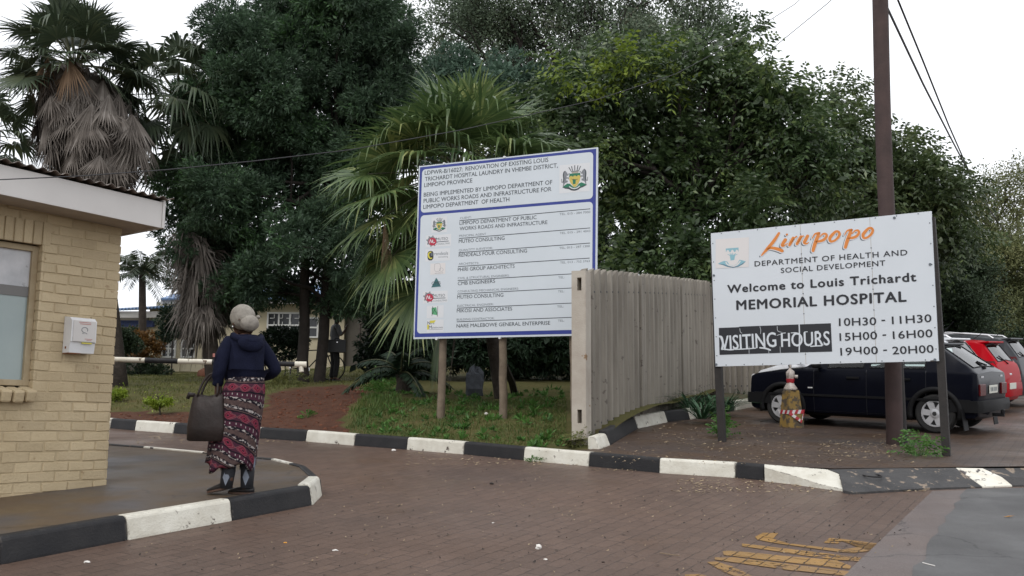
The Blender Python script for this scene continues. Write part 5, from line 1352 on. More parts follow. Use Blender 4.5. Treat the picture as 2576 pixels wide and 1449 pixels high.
T2b = px_lobes([(2050, 285, 45), (2095, 250, 35), (2150, 268, 30), (2130, 320, 50), (2070, 370, 70), (2170, 400, 80), (2110, 470, 80), (2215, 350, 45), (2260, 400, 60), (2290, 470, 75), (2220, 490, 80), (2330, 420, 42), (2365, 430, 36), (2390, 470, 40), (2340, 530, 70), (2400, 530, 45), (2280, 580, 80), (2380, 600, 60), (2150, 560, 80), (2040, 540, 80)], 26.5, rg, 1.2)
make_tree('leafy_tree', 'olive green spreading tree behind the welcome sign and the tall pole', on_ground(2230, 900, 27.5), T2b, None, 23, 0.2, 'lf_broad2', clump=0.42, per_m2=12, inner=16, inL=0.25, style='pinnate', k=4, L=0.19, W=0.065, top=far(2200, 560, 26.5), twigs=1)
# ---- pale feathery trees further back
TA = px_lobes([(1110, 60, 60), (1170, 20, 70), (1250, -10, 80), (1180, 120, 80), (1100, 150, 60), (1330, 10, 90), (1420, 0, 90), (1520, -10, 90), (1600, 20, 80), (1560, 100, 90), (1450, 100, 90), (1340, 110, 90), (1260, 90, 80), (1640, 90, 70), (1660, 160, 70), (1500, 180, 90), (1400, 200, 90)], 38, rg, 2.0)
make_tree('thorn_tree', 'tall open grey green tree with fine leaves and dark branches behind the others', on_ground(1450, 900, 39), TA, None, 24, 0.35, 'lf_feather', bark='bark', clump=0.70, per_m2=15, inner=0.2, style='fine', k=8, L=0.13, W=0.065, droop=0.2, top=far(1450, 330, 38), limbs=1.0, twigs=7)
TB = px_lobes([(1130, 190, 60), (1200, 190, 70), (1270, 200, 70), (1330, 230, 60), (1180, 270, 70), (1090, 260, 50), (1260, 290, 70), (1120, 350, 70), (1350, 310, 60), (1050, 330, 50)], 31, rg, 1.2)
make_tree('cedar_tree', 'blue green tree with dense soft foliage above the fan palm', on_ground(1200, 900, 32), TB, None, 25, 0.25, 'lf_blue', clump=0.5, per_m2=28, inner=5, k=8, L=0.16, W=0.04, spread=0.9, droop=-0.1, top=far(1200, 330, 31))
TC = px_lobes([(1690, -10, 45), (1730, 40, 55), (1790, 20, 50), (1760, 90, 60), (1700, 90, 50), (1810, 80, 40), (1760, -40, 60), (1720, 150, 60), (1690, 190, 50)], 34, rg, 1.2)
make_tree('slender_tree', 'slender grey green tree rising above the leafy tree', on_ground(1740, 900, 35), TC, None, 26, 0.22, 'lf_feather', clump=0.55, per_m2=14, inner=0.25, style='fine', k=7, L=0.13, W=0.055, droop=0.3, top=far(1745, 150, 34), limbs=1.0, twigs=6)
# ---- right edge
TD = px_lobes([(2470, 500, 45), (2530, 480, 50), (2590, 470, 50), (2480, 560, 40), (2560, 540, 50), (2440, 560, 30), (2620, 540, 60), (2520, 600, 30), (2445, 620, 26)], 52, rg, 2.0)
make_tree('thorn_tree', 'flat topped yellowish thorn tree with bare twigs beyond the cars', on_ground(2520, 880, 53), TD, None, 27, 0.3, 'lf_acacia', bark='bark_grey', clump=0.8, per_m2=11, inner=0.05, style='fine', k=6, L=0.15, W=0.07, top=far(2510, 650, 52), limbs=1.0, twigs=6)
TE = px_lobes([(2480, 650, 60), (2540, 640, 60), (2600, 640, 60), (2450, 720, 50), (2520, 720, 70), (2590, 730, 70), (2480, 790, 60), (2560, 800, 60), (2620, 800, 60), (2430, 660, 40), (2560, 865, 50), (2620, 865, 60), (2500, 860, 40)], 42, rg, 1.5)
make_tree('weeping_tree', 'yellow green drooping tree behind the distant pole', on_ground(2520, 880, 43), TE, None, 28, 0.25, 'lf_acacia', clump=0.6, per_m2=16, inner=4, style='fine', k=8, L=0.16, W=0.05, droop=1.2, top=far(2520, 700, 42))
TF = px_lobes([(2400, 640, 60), (2440, 700, 55), (2380, 720, 60), (2430, 780, 60), (2360, 800, 60), (2350, 880, 50), (2450, 880, 50), (2470, 820, 45), (2400, 850, 50), (2330, 700, 70), (2300, 800, 60), (2240, 740, 70), (2420, 610, 40)], 30, rg, 0.8)
make_tree('dark_hedge_tree', 'dense dark rounded tree behind the parked cars', on_ground(2400, 900, 30.5), TF, None, 29, 0.2, 'lf_hedge', clump=0.45, per_m2=40, inner=6, style='fine', k=8, L=0.10, W=0.05, top=far(2390, 760, 30))
TI = px_lobes([(2500, 895, 36), (2550, 890, 42), (2610, 885, 46), (2680, 885, 50), (2760, 880, 52), (2850, 880, 54)], 40, rg, 0.5)
make_tree('hedge', 'low dark hedge on the far side of the parking area behind the grey car', on_ground(2600, 915, 40), TI, None, 34, 0.05, 'lf_hedge', clump=0.5, per_m2=26, inner=10, style='fine', k=8, L=0.14, W=0.06, cat='hedge', trunks=3)
# ---- dark thicket behind the board
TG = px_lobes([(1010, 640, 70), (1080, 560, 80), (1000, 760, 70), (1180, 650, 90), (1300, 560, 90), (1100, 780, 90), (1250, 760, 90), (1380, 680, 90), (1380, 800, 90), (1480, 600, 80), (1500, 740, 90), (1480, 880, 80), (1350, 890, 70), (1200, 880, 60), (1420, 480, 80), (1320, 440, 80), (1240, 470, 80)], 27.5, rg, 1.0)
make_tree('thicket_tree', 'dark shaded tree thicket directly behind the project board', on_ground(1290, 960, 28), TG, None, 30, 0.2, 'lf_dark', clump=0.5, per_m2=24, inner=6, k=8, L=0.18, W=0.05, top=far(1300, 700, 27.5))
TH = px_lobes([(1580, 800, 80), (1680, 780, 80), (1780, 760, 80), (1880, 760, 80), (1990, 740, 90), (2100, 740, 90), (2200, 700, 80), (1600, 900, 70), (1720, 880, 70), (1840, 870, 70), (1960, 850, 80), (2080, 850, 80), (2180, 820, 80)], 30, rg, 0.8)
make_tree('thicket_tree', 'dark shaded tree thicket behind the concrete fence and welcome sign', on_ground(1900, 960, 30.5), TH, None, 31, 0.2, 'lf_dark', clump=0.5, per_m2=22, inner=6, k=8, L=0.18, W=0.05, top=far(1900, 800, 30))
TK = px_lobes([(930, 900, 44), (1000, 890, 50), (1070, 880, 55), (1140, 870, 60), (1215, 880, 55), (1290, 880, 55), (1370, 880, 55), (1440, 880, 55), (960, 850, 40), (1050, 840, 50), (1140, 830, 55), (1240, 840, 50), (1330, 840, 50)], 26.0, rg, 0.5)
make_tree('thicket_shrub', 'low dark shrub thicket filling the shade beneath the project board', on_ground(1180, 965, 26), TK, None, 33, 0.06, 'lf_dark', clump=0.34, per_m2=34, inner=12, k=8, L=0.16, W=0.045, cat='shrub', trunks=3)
# ---- shrubs by the hospital wall
def shrub(name, label, lobes, depth, foot, mat, seed, style='rosette', clump=0.22, per_m2=70, k=7, L=0.10, W=0.045, inner=30, trunk=0.03, cat='shrub', group=None, trunks=1, **kw):
    return make_tree(name, label, foot, px_lobes(lobes, depth, rg, 0.15), None, seed, trunk, mat, clump=clump, per_m2=per_m2, inner=inner, style=style, k=k, L=L, W=W, inL=min(0.12, L * 1.1), cat=cat, group=group, trunks=trunks, **kw)
shrub('shrub', 'dark rounded shrub beside the brick corner', [(300, 850, 30), (318, 838, 18), (285, 880, 32), (328, 868, 20)], 29, on_ground(300, 945, 29), 'lf_hedge', 41)
shrub('shrub', 'rusty orange brown clipped bush by the hospital porch', [(350, 862, 32), (372, 872, 28), (335, 880, 24)], 32, on_ground(352, 942, 32), 'lf_orange', 42)
shrub('small_tree', 'dark round headed small tree in front of the hospital window', [(428, 800, 26), (448, 780, 20), (412, 822, 20), (455, 818, 24), (432, 838, 16)], 30, on_ground(432, 942, 30), 'lf_dark', 43, cat='tree', per_m2=55)
shrub('shrub', 'round dark bush on several thin stems beside the bicycle', [(715, 855, 32), (692, 862, 24), (742, 862, 26), (718, 878, 24)], 26, on_ground(718, 938, 26), 'lf_dark', 44, trunks=4, trunk=0.025)
shrub('shrub', 'low dark ground shrub under the barrier pole', [(330, 925, 24), (370, 930, 22), (300, 930, 22), (400, 935, 16)], 30, on_ground(345, 945, 30), 'lf_hedge', 45)
# clipped lime bushes by the kerb
shrub('clipped_bush', 'lime green flat topped bush on a short stem in the bed by the kerb', [(388, 1012, 9), (402, 1008, 10), (416, 1012, 9), (378, 1008, 6), (425, 1006, 5), (400, 1020, 9)], 16.7, far(405, 1049, 16.7), 'lf_lightbush', 46, clump=0.05, per_m2=700, L=0.035, W=0.018, inner=800, trunk=0.022)
shrub('clipped_bush', 'lime green flat topped bush half hidden by the brick corner', [(286, 993, 10), (300, 990, 10), (311, 992, 5), (290, 1000, 8)], 18.4, far(287, 1026, 18.4), 'lf_lightbush', 47, clump=0.05, per_m2=700, L=0.038, W=0.018, inner=800, trunk=0.022)

# ---------------------------------------------------------------- palms
def fan_leaf(base, d, Lp, R, nseg, span, droop, rng, acc, stem, sag=0.15, cup=0.1, broken=0.15, stem_r=0.016, side=None):
    d = unit(d); hub = base + d * Lp + np.array([0, 0, -sag * Lp]); d2 = unit(d + np.array([0, 0, -sag * 1.4]))
    s = np.cross(d2, [0, 0, 1.0]); s = unit(s) if np.linalg.norm(s) > 0.05 else unit(np.cross(d2, [1, 0, 0])); s = unit(s + rng.normal(size=3) * 0.25); s = s if side is None else np.array(side) + rng.normal(size=3) * 0.2
    s = unit(s - d2 * (s @ d2)); up = np.cross(s, d2)
    if stem is not None: stem.tube([base, base + d * Lp * 0.5 + np.array([0, 0, -sag * 0.3 * Lp]), hub], [stem_r * 1.3, stem_r, stem_r * 0.7], 5, cap=False)
    fr = np.array([0.03, 0.30, 0.52, 0.76, 1.0]); wd = np.array([0.05, 0.62, 1.0, 0.55, 0.03])
    for i in range(nseg):
        f = i / (nseg - 1) - 0.5; a = f * span
        dr = d2 * math.cos(a) + s * math.sin(a); tg = -d2 * math.sin(a) + s * math.cos(a)
        l = R * (0.74 + 0.26 * math.cos(a * 0.7)) * rng.uniform(0.86, 1.08); dp = droop * rng.uniform(0.5, 1.5)
        hw = 0.5 * l * 0.52 * span / nseg * 1.12; kink = rng.uniform() < broken; kf = rng.uniform(0.5, 0.7)
        pts = []
        for r, w in zip(fr, wd):
            p = hub + dr * l * r + up * (cup * l * (abs(f) * 2) ** 2 * r)
            p[2] -= dp * l * max(0, r - 0.35) ** 1.8 * 1.8
            if kink and r > kf: p = hub + dr * l * kf + (dr * 0.25 + np.array([0, 0, -0.95])) * l * (r - kf) + up * (cup * l * (abs(f) * 2) ** 2 * r)
            pl = up * (hw * 0.35) * (1 if w > 0.1 else 0)
            pts.append((p - tg * hw * w, p + pl * w, p + tg * hw * w))
        b = acc['n']; 
        for A, B_, C_ in pts: acc['v'].extend((A, B_, C_))
        for j in range(4):
            o = b + 3 * j; acc['f'].append((o, o + 3, o + 4, o + 1)); acc['f'].append((o + 1, o + 4, o + 5, o + 2))
        acc['n'] += 15
def dir_of(az, el): return np.array([math.cos(el) * math.cos(az), math.cos(el) * math.sin(az), math.sin(el)])
def fan_palm(name, label, base, crown, nf, Lp, R, el0, el1, seed, mat, nseg=30, skirt=None, trunk_r=0.2, droop=0.45, extra=(), broken=0.15, group=None, dead_mat='frond_dead', hang=None):
    rng = np.random.default_rng(seed); t = thing(name, label, 'palm tree', base, group=group); base, crown = np.array(base, float), np.array(crown, float)
    m = MB(); k = 10; pts = [base - [0, 0, 0.3] + (crown - base + [0, 0, 0.3]) * f + np.array([0.05 * math.sin(3 * f), 0, 0]) for f in np.linspace(0, 1, k)]
    m.tube(pts, np.linspace(trunk_r * 1.25, trunk_r, k), 12); m.build('trunk', M['palm_bark'], t, world=True, smooth=True)
    acc = dict(v=[], f=[], n=0); st = MB()
    for i in range(nf):
        az = i * 2.399963 + rng.uniform(-.2, .2); el = math.radians(el0 + (el1 - el0) * (i + 0.5) / nf + rng.uniform(-7, 7))
        fan_leaf(crown + dir_of(az, 0) * trunk_r * 0.6 + [0, 0, 0.12 * math.sin(el)], dir_of(az, el), Lp * rng.uniform(0.75, 1.2), R * rng.uniform(0.85, 1.1), nseg, math.radians(rng.uniform(190, 250)), droop, rng, acc, st, sag=0.10 + 0.12 * math.cos(el), broken=broken)
    for (az, el, lp, r) in extra: fan_leaf(crown, dir_of(math.radians(az), math.radians(el)), lp, r, nseg, math.radians(225), droop, rng, acc, st, broken=broken)
    big_obj('crown', acc['v'], acc['f'], M[mat], t); st.build('leaf_stalk', M['frond_stem'], t, world=True)
    if skirt:
        n, z0f, z1f, ln, out, rr = skirt
        acc = dict(v=[], f=[], n=0); st = MB()
        for i in range(n):
            f = (i + rng.uniform(0, 1)) / n; p = base + (crown - base) * (z0f + (z1f - z0f) * f); az = rng.uniform(0, 2 * math.pi)
            el = math.radians(rng.uniform(-78, -52) + 30 * max(0, f - 0.8))
            fan_leaf(p + dir_of(az, 0) * trunk_r, dir_of(az, el * 0.62), out * rng.uniform(0.55, 1.05) * (0.55 + 0.45 * f), ln * rng.uniform(0.7, 1.15), 15, math.radians(rng.uniform(70, 130)), 0.9, rng, acc, None, sag=0.55, cup=0.5, broken=0.55)
        big_obj('dead_leaf_skirt', acc['v'], acc['f'], M[dead_mat], t)['label'] = 'skirt of grey dead palm leaves'
        if rr:
            acc = dict(v=[], f=[], n=0)
            for i in range(rr):
                az = math.radians(rng.uniform(200, 345)); p = base + (crown - base) * (z1f - 0.02 + 0.03 * rng.uniform(0, 1))
                fan_leaf(p + dir_of(az, 0) * trunk_r, dir_of(az, math.radians(rng.uniform(-35, 0))), out * rng.uniform(0.6, 0.95), ln * 0.85, 20, math.radians(150), 0.8, rng, acc, None, sag=0.35, cup=0.3, broken=0.4)
            big_obj('dead_leaf', acc['v'], acc['f'], M['frond_rust'], t)['label'] = 'rust brown dying palm leaves'
    if hang:                                    # a dense coat of dead fans hanging straight down
        n, lo, hi, prof, L, nrust = hang; lo, hi = np.array(lo), np.array(hi)
        for part, cnt, mt in (('dead_leaf_skirt', n, dead_mat), ('dead_leaf', nrust, 'frond_rust')):
            acc = dict(v=[], f=[], n=0)
            for i in range(cnt):
                f = rng.uniform(0, 1) ** 0.85 if part != 'dead_leaf' else rng.uniform(0.88, 1.0)
                az = rng.uniform(0, 2 * math.pi) if part != 'dead_leaf' else math.radians(rng.uniform(215, 325))
                r = float(np.interp(f, [q_[0] for q_ in prof], [q_[1] for q_ in prof])) * rng.uniform(0.52, 1.12) * (0.92 if part != 'dead_leaf' else 1.5); h = dir_of(az, 0)
                d = unit(h * rng.uniform(0.0, 0.35) + np.array([0, 0, -1.0]) + rng.normal(size=3) * 0.10); hub = lo + (hi - lo) * f + h * r + np.array([0, 0, L * 0.45])
                fan_leaf(hub, d, 0.02, L * rng.uniform(0.75, 1.2), 15, math.radians(rng.uniform(55, 115)), 0.05, rng, acc, None, sag=0.0, cup=0.25, broken=0.25, side=np.array([-h[1], h[0], 0]))
            big_obj(part, acc['v'], acc['f'], M[mt], t)['label'] = 'skirt of grey dead palm leaves' if part == 'dead_leaf_skirt' else 'rust brown dying palm leaves'
    return t
P1D = 21.5
fan_palm('fan_palm', 'tall fan palm with a thick grey skirt of dead leaves rising behind the gate house', on_ground(306, 940, P1D), far(190, 165, P1D), 44, 0.95, 0.95, 84, -25, 51, 'frond', nseg=36, trunk_r=0.17, droop=0.25, hang=(330, far(262, 475, P1D), far(196, 205, P1D), ((0, 0.70), (0.25, 1.06), (0.6, 1.14), (0.85, 0.90), (1.0, 0.45)), 0.82, 6))
P2D = 23.7
fan_palm('fan_palm', 'fan palm with ragged drooping green leaves and a narrow dead skirt beside the evergreen tree', on_ground(545, 938, P2D), far(450, 250, P2D), 36, 1.15, 1.0, 80, -60, 52, 'frond', nseg=26, skirt=(90, 0.20, 0.55, 0.72, 0.20, 0), trunk_r=0.16, droop=0.75, broken=0.5)
fan_palm('fan_palm', 'fan palm partly cut off by the picture edge behind the gate house roof', on_ground(-60, 940, 24.5), far(-55, 345, 24.5), 24, 1.0, 0.85, 75, -50, 53, 'frond', nseg=24, skirt=(60, 0.4, 0.92, 0.95, 0.9, 0), trunk_r=0.16, droop=0.5)
PFD = 17.3
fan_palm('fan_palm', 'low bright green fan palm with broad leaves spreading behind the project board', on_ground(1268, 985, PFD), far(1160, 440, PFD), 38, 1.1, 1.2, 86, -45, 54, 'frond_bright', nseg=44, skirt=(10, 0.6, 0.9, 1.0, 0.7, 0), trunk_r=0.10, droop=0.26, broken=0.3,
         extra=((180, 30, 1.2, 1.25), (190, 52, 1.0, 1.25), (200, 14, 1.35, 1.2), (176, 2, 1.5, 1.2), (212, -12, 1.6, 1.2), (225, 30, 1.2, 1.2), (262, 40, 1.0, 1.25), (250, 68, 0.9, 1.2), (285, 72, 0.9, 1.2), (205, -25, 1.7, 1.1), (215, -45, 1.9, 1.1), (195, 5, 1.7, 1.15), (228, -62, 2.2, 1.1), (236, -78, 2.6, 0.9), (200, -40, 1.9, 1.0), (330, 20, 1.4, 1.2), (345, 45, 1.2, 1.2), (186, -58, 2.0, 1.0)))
# hanging rust coloured leaf under the crown of the low palm
acc = dict(v=[], f=[], n=0); rr_ = np.random.default_rng(9); hb = far(967, 545, PFD - 1.7)
fan_leaf(hb, np.array([0, 0, -1.0]), 0.05, 0.85, 16, math.radians(45), 0.2, rr_, acc, None, sag=0.0, cup=0.1, broken=0.0)
dl = big_obj('dead_palm_leaf', acc['v'], acc['f'], M['frond_rust'], None); tag(dl, 'single rust brown palm leaf hanging under the low fan palm', 'palm leaf')

def feather_palm(name, label, base, crown, nf, L, seed, mat='frond', ll=0.42):
    rng = np.random.default_rng(seed); t = thing(name, label, 'palm tree', base); V = []; F = []; st = MB(); base, crown = np.array(base, float), np.array(crown, float)
    m = MB(); m.tube([base - [0, 0, 0.2], (base + crown) / 2 + [0.05, 0, 0], crown], [0.17, 0.14, 0.12], 10); m.build('trunk', M['palm_bark'], t, world=True, smooth=True)
    for i in range(nf):
        az = i * 2.399963 + rng.uniform(-.3, .3); el = math.radians(80 - 75 * (i + .5) / nf); d = dir_of(az, el); h = dir_of(az, 0); pts = []
        for f in np.linspace(0, 1, 13): pts.append(crown + d * L * f + (h * 0.22 + np.array([0, 0, -0.75 * math.cos(el * 0.6)])) * L * f * f * 0.9)
        pts = np.array(pts); st.tube(pts, np.linspace(0.022, 0.006, 13), 4, cap=False); tg = np.gradient(pts, axis=0)
        for j in np.linspace(1.2, 12, 34):
            k = min(int(j), 11); f = j - k; p = pts[k] * (1 - f) + pts[k + 1] * f; tt = unit(tg[k]); s = unit(np.cross(tt, [0, 0, 1.0]) + 1e-6)
            for sg in (-1, 1):
                q = unit(s * sg + tt * 0.6 + np.array([0, 0, -0.55]) + rng.normal(size=3) * 0.15); l = ll * (1 - 0.5 * abs(j / 12 - 0.45)); w = np.cross(q, tt) * 0.0 + tt * 0.028
                b = len(V); V += [p - w * 0.4, p + q * l * 0.5 + w - [0, 0, 0.03], p + q * l - np.array([0, 0, 0.16 * l]), p + q * l * 0.5 - w - [0, 0, 0.03]]; F.append((b, b + 1, b + 2, b + 3))
    big_obj('crown', V, F, M[mat], t); st.build('leaf_stalk', M['frond_stem'], t, world=True); return t
feather_palm('feather_palm', 'feather palm standing behind the blue roof beside the brick corner', on_ground(352, 940, 36), far(358, 690, 36), 22, 1.75, 61)
feather_palm('feather_palm', 'small dark feather leaved palm at the foot of the low fan palm', on_ground(1010, 960, 18.6), far(1010, 940, 18.6), 12, 1.0, 62, mat='lf_dark', ll=0.22)

# ---------------------------------------------------------------- grass and small weeds
def blades(P, h, w, rng, lean=0.5):
    n = len(P); d = rnd_dirs(n, rng); d[:, 2] = 0; d = nrm(d); s = np.stack([-d[:, 1], d[:, 0], np.zeros(n)], 1); hh = h * rng.uniform(0.45, 1.35, n)[:, None]
    a, b = P - s * w / 2, P + s * w / 2; mid = P + np.array([0, 0, 0.55]) * hh + d * hh * lean * 0.25; tip = P + np.array([0, 0, 0.95]) * hh + d * hh * lean * rng.uniform(0.3, 1.3, n)[:, None]
    V = np.stack([a, b, mid + s * w * 0.3, tip, mid - s * w * 0.3], 1).reshape(-1, 3); i = np.arange(n) * 5
    Q = np.concatenate([np.stack([i, i + 1, i + 2, i + 4], 1), np.stack([i + 4, i + 2, i + 3, i + 3], 1)]); return V, Q
def grass_patch(name, label, poly, depth_rng, n, h, w, mat, seed, lean=0.6, thr=0.45):
    rng = np.random.default_rng(seed); P = []
    lo = np.array(poly).min(0); hi = np.array(poly).max(0)
    x0, x1 = far(lo[0], 1000, depth_rng[1])[0], far(hi[0], 1000, depth_rng[1])[0]
    while len(P) < n:
        q = np.stack([rng.uniform(min(x0, far(lo[0], 1000, depth_rng[0])[0]), max(x1, far(hi[0], 1000, depth_rng[0])[0]), 20000), rng.uniform(depth_rng[0], depth_rng[1], 20000)], 1)
        z = lawn_z(q[:, 0], q[:, 1]); X = np.column_stack([q, z]); yk = np.interp(q[:, 0], kp_x, kp_y)
        uv = proj(X); ok = inside(poly, uv) & (q[:, 1] > yk + 0.2)
        cl = np.sin(X[:, 0] * 4.1 + 2 * np.sin(X[:, 1] * 2.3)) * np.cos(X[:, 1] * 3.7 + X[:, 0]); ok &= rng.uniform(-1.4, 1.0, len(X)) < cl
        ok &= soil_at(X) < thr; P.extend(X[ok][: n - len(P)].tolist())
        if not ok.any(): break
    P = np.array(P); V, Q = blades(P - [0, 0, 0.015], h, w, rng, lean)
    tri = Q[:, 2] == Q[:, 3]
    V2 = V.reshape(-1, 5, 3)[:, [0, 1, 2, 3, 4]]
    n_ = len(V2); W = np.concatenate([V2, V2[:, 3:4] + 1e-4], 1).reshape(-1, 3); i = np.arange(n_) * 6
    Q = np.concatenate([np.stack([i, i + 1, i + 2, i + 4], 1), np.stack([i + 4, i + 2, i + 3, i + 5], 1)])
    o = big_obj(name, W, Q, M[mat], None); tag(o, label, 'grass', kind='stuff'); return o
GREEN = [(862, 1085), (900, 1045), (915, 1010), (935, 985), (1000, 975), (1040, 1000), (1260, 1010), (1425, 990), (1425, 1140), (1300, 1140), (1000, 1120), (880, 1112)]
grass_patch('grass', 'lush green grass growing below the project board', GREEN, (12.6, 17.5), 15000, 0.055, 0.011, 'grass', 71)
grass_patch('grass', 'dry brownish grass among the green below the project board', GREEN, (12.6, 17.5), 9000, 0.05, 0.012, 'grass_olive', 74)
grass_patch('grass', 'taller grass tufts at the edge of the path', [(870, 1050), (925, 985), (1010, 970), (1010, 1010), (960, 1040), (900, 1075)], (14, 18), 1800, 0.12, 0.012, 'grass', 72)
grass_patch('grass', 'short olive lawn on the slope by the hospital', [(250, 1034), (250, 940), (1040, 900), (1040, 985), (920, 985), (850, 965), (720, 978), (650, 1000), (600, 1020), (420, 1034)], (16, 34), 30000, 0.065, 0.016, 'grass_olive', 73)
def tuft(name, label, foot, mat, n, L, w, seed, cat='plant', up=0.8, group=None):
    """arching strap leaves from one foot"""
    rng = np.random.default_rng(seed); V = []; F = []; foot = np.array(foot, float)
    for i in range(n):
        az = rng.uniform(0, 2 * math.pi); h = dir_of(az, 0); s = np.array([-h[1], h[0], 0]); l = L * rng.uniform(0.6, 1.15); el = rng.uniform(0.5, 1.35); p0 = foot + h * rng.uniform(0, 0.12) * L
        b = len(V)
        for f in np.linspace(0, 1, 6):
            p = p0 + (h * math.cos(el) + np.array([0, 0, math.sin(el)])) * l * f + (h * 0.25 + np.array([0, 0, -0.75])) * l * f ** 2.2 * up * math.sin(el); ww = w * (1 - f) ** 0.5 * (0.6 + f * 0.5)
            V += [p - s * ww / 2, p + s * ww / 2 + [0, 0, 0.002]]
        for j in range(5): F.append((b + 2 * j, b + 2 * j + 1, b + 2 * j + 3, b + 2 * j + 2))
    o = big_obj(name, V, F, M[mat], None); tag(o, label, cat, group); return o
ag = gnd(1775, 1045, 0.15)
for i, (u, v, s) in enumerate(((1745, 1032, 1.0), (1775, 1046, 1.1), (1800, 1030, 1.0), (1835, 1028, 0.9))):
    p = gnd(u, v, 0.3) + np.array([0, 0.25, -0.05])
    tuft('agapanthus', ('strap leaved clump against the ribbed fence slabs', 'largest strap leaved clump hanging over the parking kerb', 'strap leaved clump close to the dark sign post', 'strap leaved clump beyond the dark sign post')[i], p, 'lf_strap', 75, 0.85 * s, 0.032, 80 + i, group='strap leaved clumps at the parking kerb')
rw = np.random.default_rng(77); Vw, Qw = [], []; nv = 0
while nv < 13000:                              # broad leaved weeds among the grass: nobody could count them
    u, v = rw.uniform(880, 1420), rw.uniform(985, 1118)
    if not inside(GREEN, np.array([[u, v]]))[0]: continue
    p = gnd(u, v, 0.3); p[2] = float(lawn_z(p[0], p[1]))
    if p[1] < np.interp(p[0], kp_x, kp_y) + 0.25: continue
    q = rnd_dirs(7, rw); q[:, 2] = np.abs(q[:, 2]) + 0.3; a_, b_ = leaf_quads(np.repeat(p[None], 7, 0) + q * 0.02, nrm(q), 3, rw.uniform(0.05, 0.12), 0.028, 0.6, 0.2, rw); Vw.append(a_); Qw.append(b_ + nv); nv += len(a_)
tag(big_obj('weeds', np.concatenate(Vw), np.concatenate(Qw), M['lf_weed'], None), 'broad leaved weeds mixed into the grass below the project board', 'weeds', kind='stuff')
tuft('agapanthus', 'small strap leaved clump in front of the parked dark car', gnd(1888, 1012, 0.2) + [0, 0.8, 0.05], 'lf_strap', 40, 0.6, 0.03, 85, group='strap leaved clumps at the parking kerb')
def weed(name, label, foot, r, h, n, seed, mat='lf_weed', L=0.07, W=0.03, k=6, group=None):
    rng = np.random.default_rng(seed); foot = np.array(foot, float); q = rnd_dirs(n, rng); q[:, 2] = np.abs(q[:, 2]); P = foot + q * np.array([r, r, h]) * rng.uniform(0.3, 1, n)[:, None]
    V, Q = pinnate_quads(P, nrm(q + np.array([0, 0, 0.4])), 4, L * 2.4, L, W, rng, 0.3)
    f0 = foot + rng.normal(size=(n, 3)) * np.array([r * .25, r * .25, 0]); f0[:, 2] = foot[2] - 0.01; s = np.array([0.004, 0.002, 0]); S_ = np.stack([f0 - s, f0 + s, P + s * .5, P - s * .5], 1).reshape(-1, 3)
    Q = np.concatenate([Q, np.arange(4 * n).reshape(-1, 4) + len(V)]); V = np.concatenate([V, S_]); o = big_obj(name, V, Q, M[mat], None); tag(o, label, 'weed', group)
weed('weed_plant', 'leafy green weed climbing the nearer dark sign post', gnd(1818, 1100, 0.15), 0.13, 0.42, 60, 91, L=0.06, W=0.028)
weed('weed_plant', 'ferny green weed between the tall pole and the sign post', gnd(2315, 1146, 0.15), 0.20, 0.22, 50, 92, L=0.07, W=0.022)
weed('weed_plant', 'grassy weeds around the foot of the slotted fence post', FP0 + [0.12, -0.05, -0.02], 0.16, 0.16, 24, 93, L=0.06, W=0.015, mat='grass')
weed('weed_plant', 'grassy weeds behind the white kerb nose', PK[0] + [-0.30, 0.15, 0.02], 0.16, 0.18, 24, 94, L=0.07, W=0.014, mat='grass_olive')
weed('weed_plant', 'small weed on the bare red soil', lawn_point(775, 1052), 0.09, 0.10, 16, 95, L=0.05, W=0.022)
weed('weed_plant', 'tall weeds at the edge of the red path', lawn_point(965, 985), 0.4, 0.45, 90, 96, L=0.08, W=0.03)
weed('weed_plant', 'weedy tuft at the foot of the evergreen tree', lawn_point(715, 968), 0.5, 0.3, 70, 97, L=0.08, W=0.03, mat='grass_olive')
weed('weed_plant', 'little weeds growing in the road under the white kerb block', gnd(1340, 1162), 0.12, 0.06, 20, 98, L=0.03, W=0.014)
# ================================================================ the hospital building
BD = 39.0
bldg = thing('hospital_building', 'single storey cream hospital building with blue roofed porch beyond the lawn', 'building', on_ground(640, 945, BD))
def bpt(u, v, dd=0.0): return far(u, v, BD + dd)
def wall_quad(m, u0, u1, v0, v1, d0=0.0, d1=0.0, th=0.25):
    """upright slab whose face runs from column u0 to u1, v at its left end"""
    a, b = bpt(u0, v1, d0), bpt(u1, v1, d1); zt = bpt(u0, v0, d0)[2]; zb = min(a[2], b[2], float(base_z(a[1]))) - 0.4
    d = unit((b - a) * [1, 1, 0]); n = np.array([-d[1], d[0], 0])
    P = [np.array([p[0], p[1], z]) for p in (a, b) for z in (zb, zt)]
    V = [P[0], P[2], P[3], P[1]]; m.add(V + [p + n * th for p in V], [(0,1,2,3),(4,5,6,7),(0,1,5,4),(1,2,6,5),(2,3,7,6),(3,0,4,7)])
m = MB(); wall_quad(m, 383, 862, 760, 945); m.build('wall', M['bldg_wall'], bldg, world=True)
m = MB(); wall_quad(m, 862, 1120, 740, 930, 0.35, -3.0); m.build('side_wall', M['bldg_shaded'], bldg, world=True)
m = MB(); wall_quad(m, 240, 384, 790, 945, 3.2, 3.2); m.build('porch_wall', M['bldg_shaded'], bldg, world=True)
m = MB(); p = bpt(386, 860, -0.4); m.box([p[0], p[1], p[2] - 0.4], (0.32, 0.32, 3.4)); m.build('porch_pillar', M['bldg_wall'], bldg, world=True)
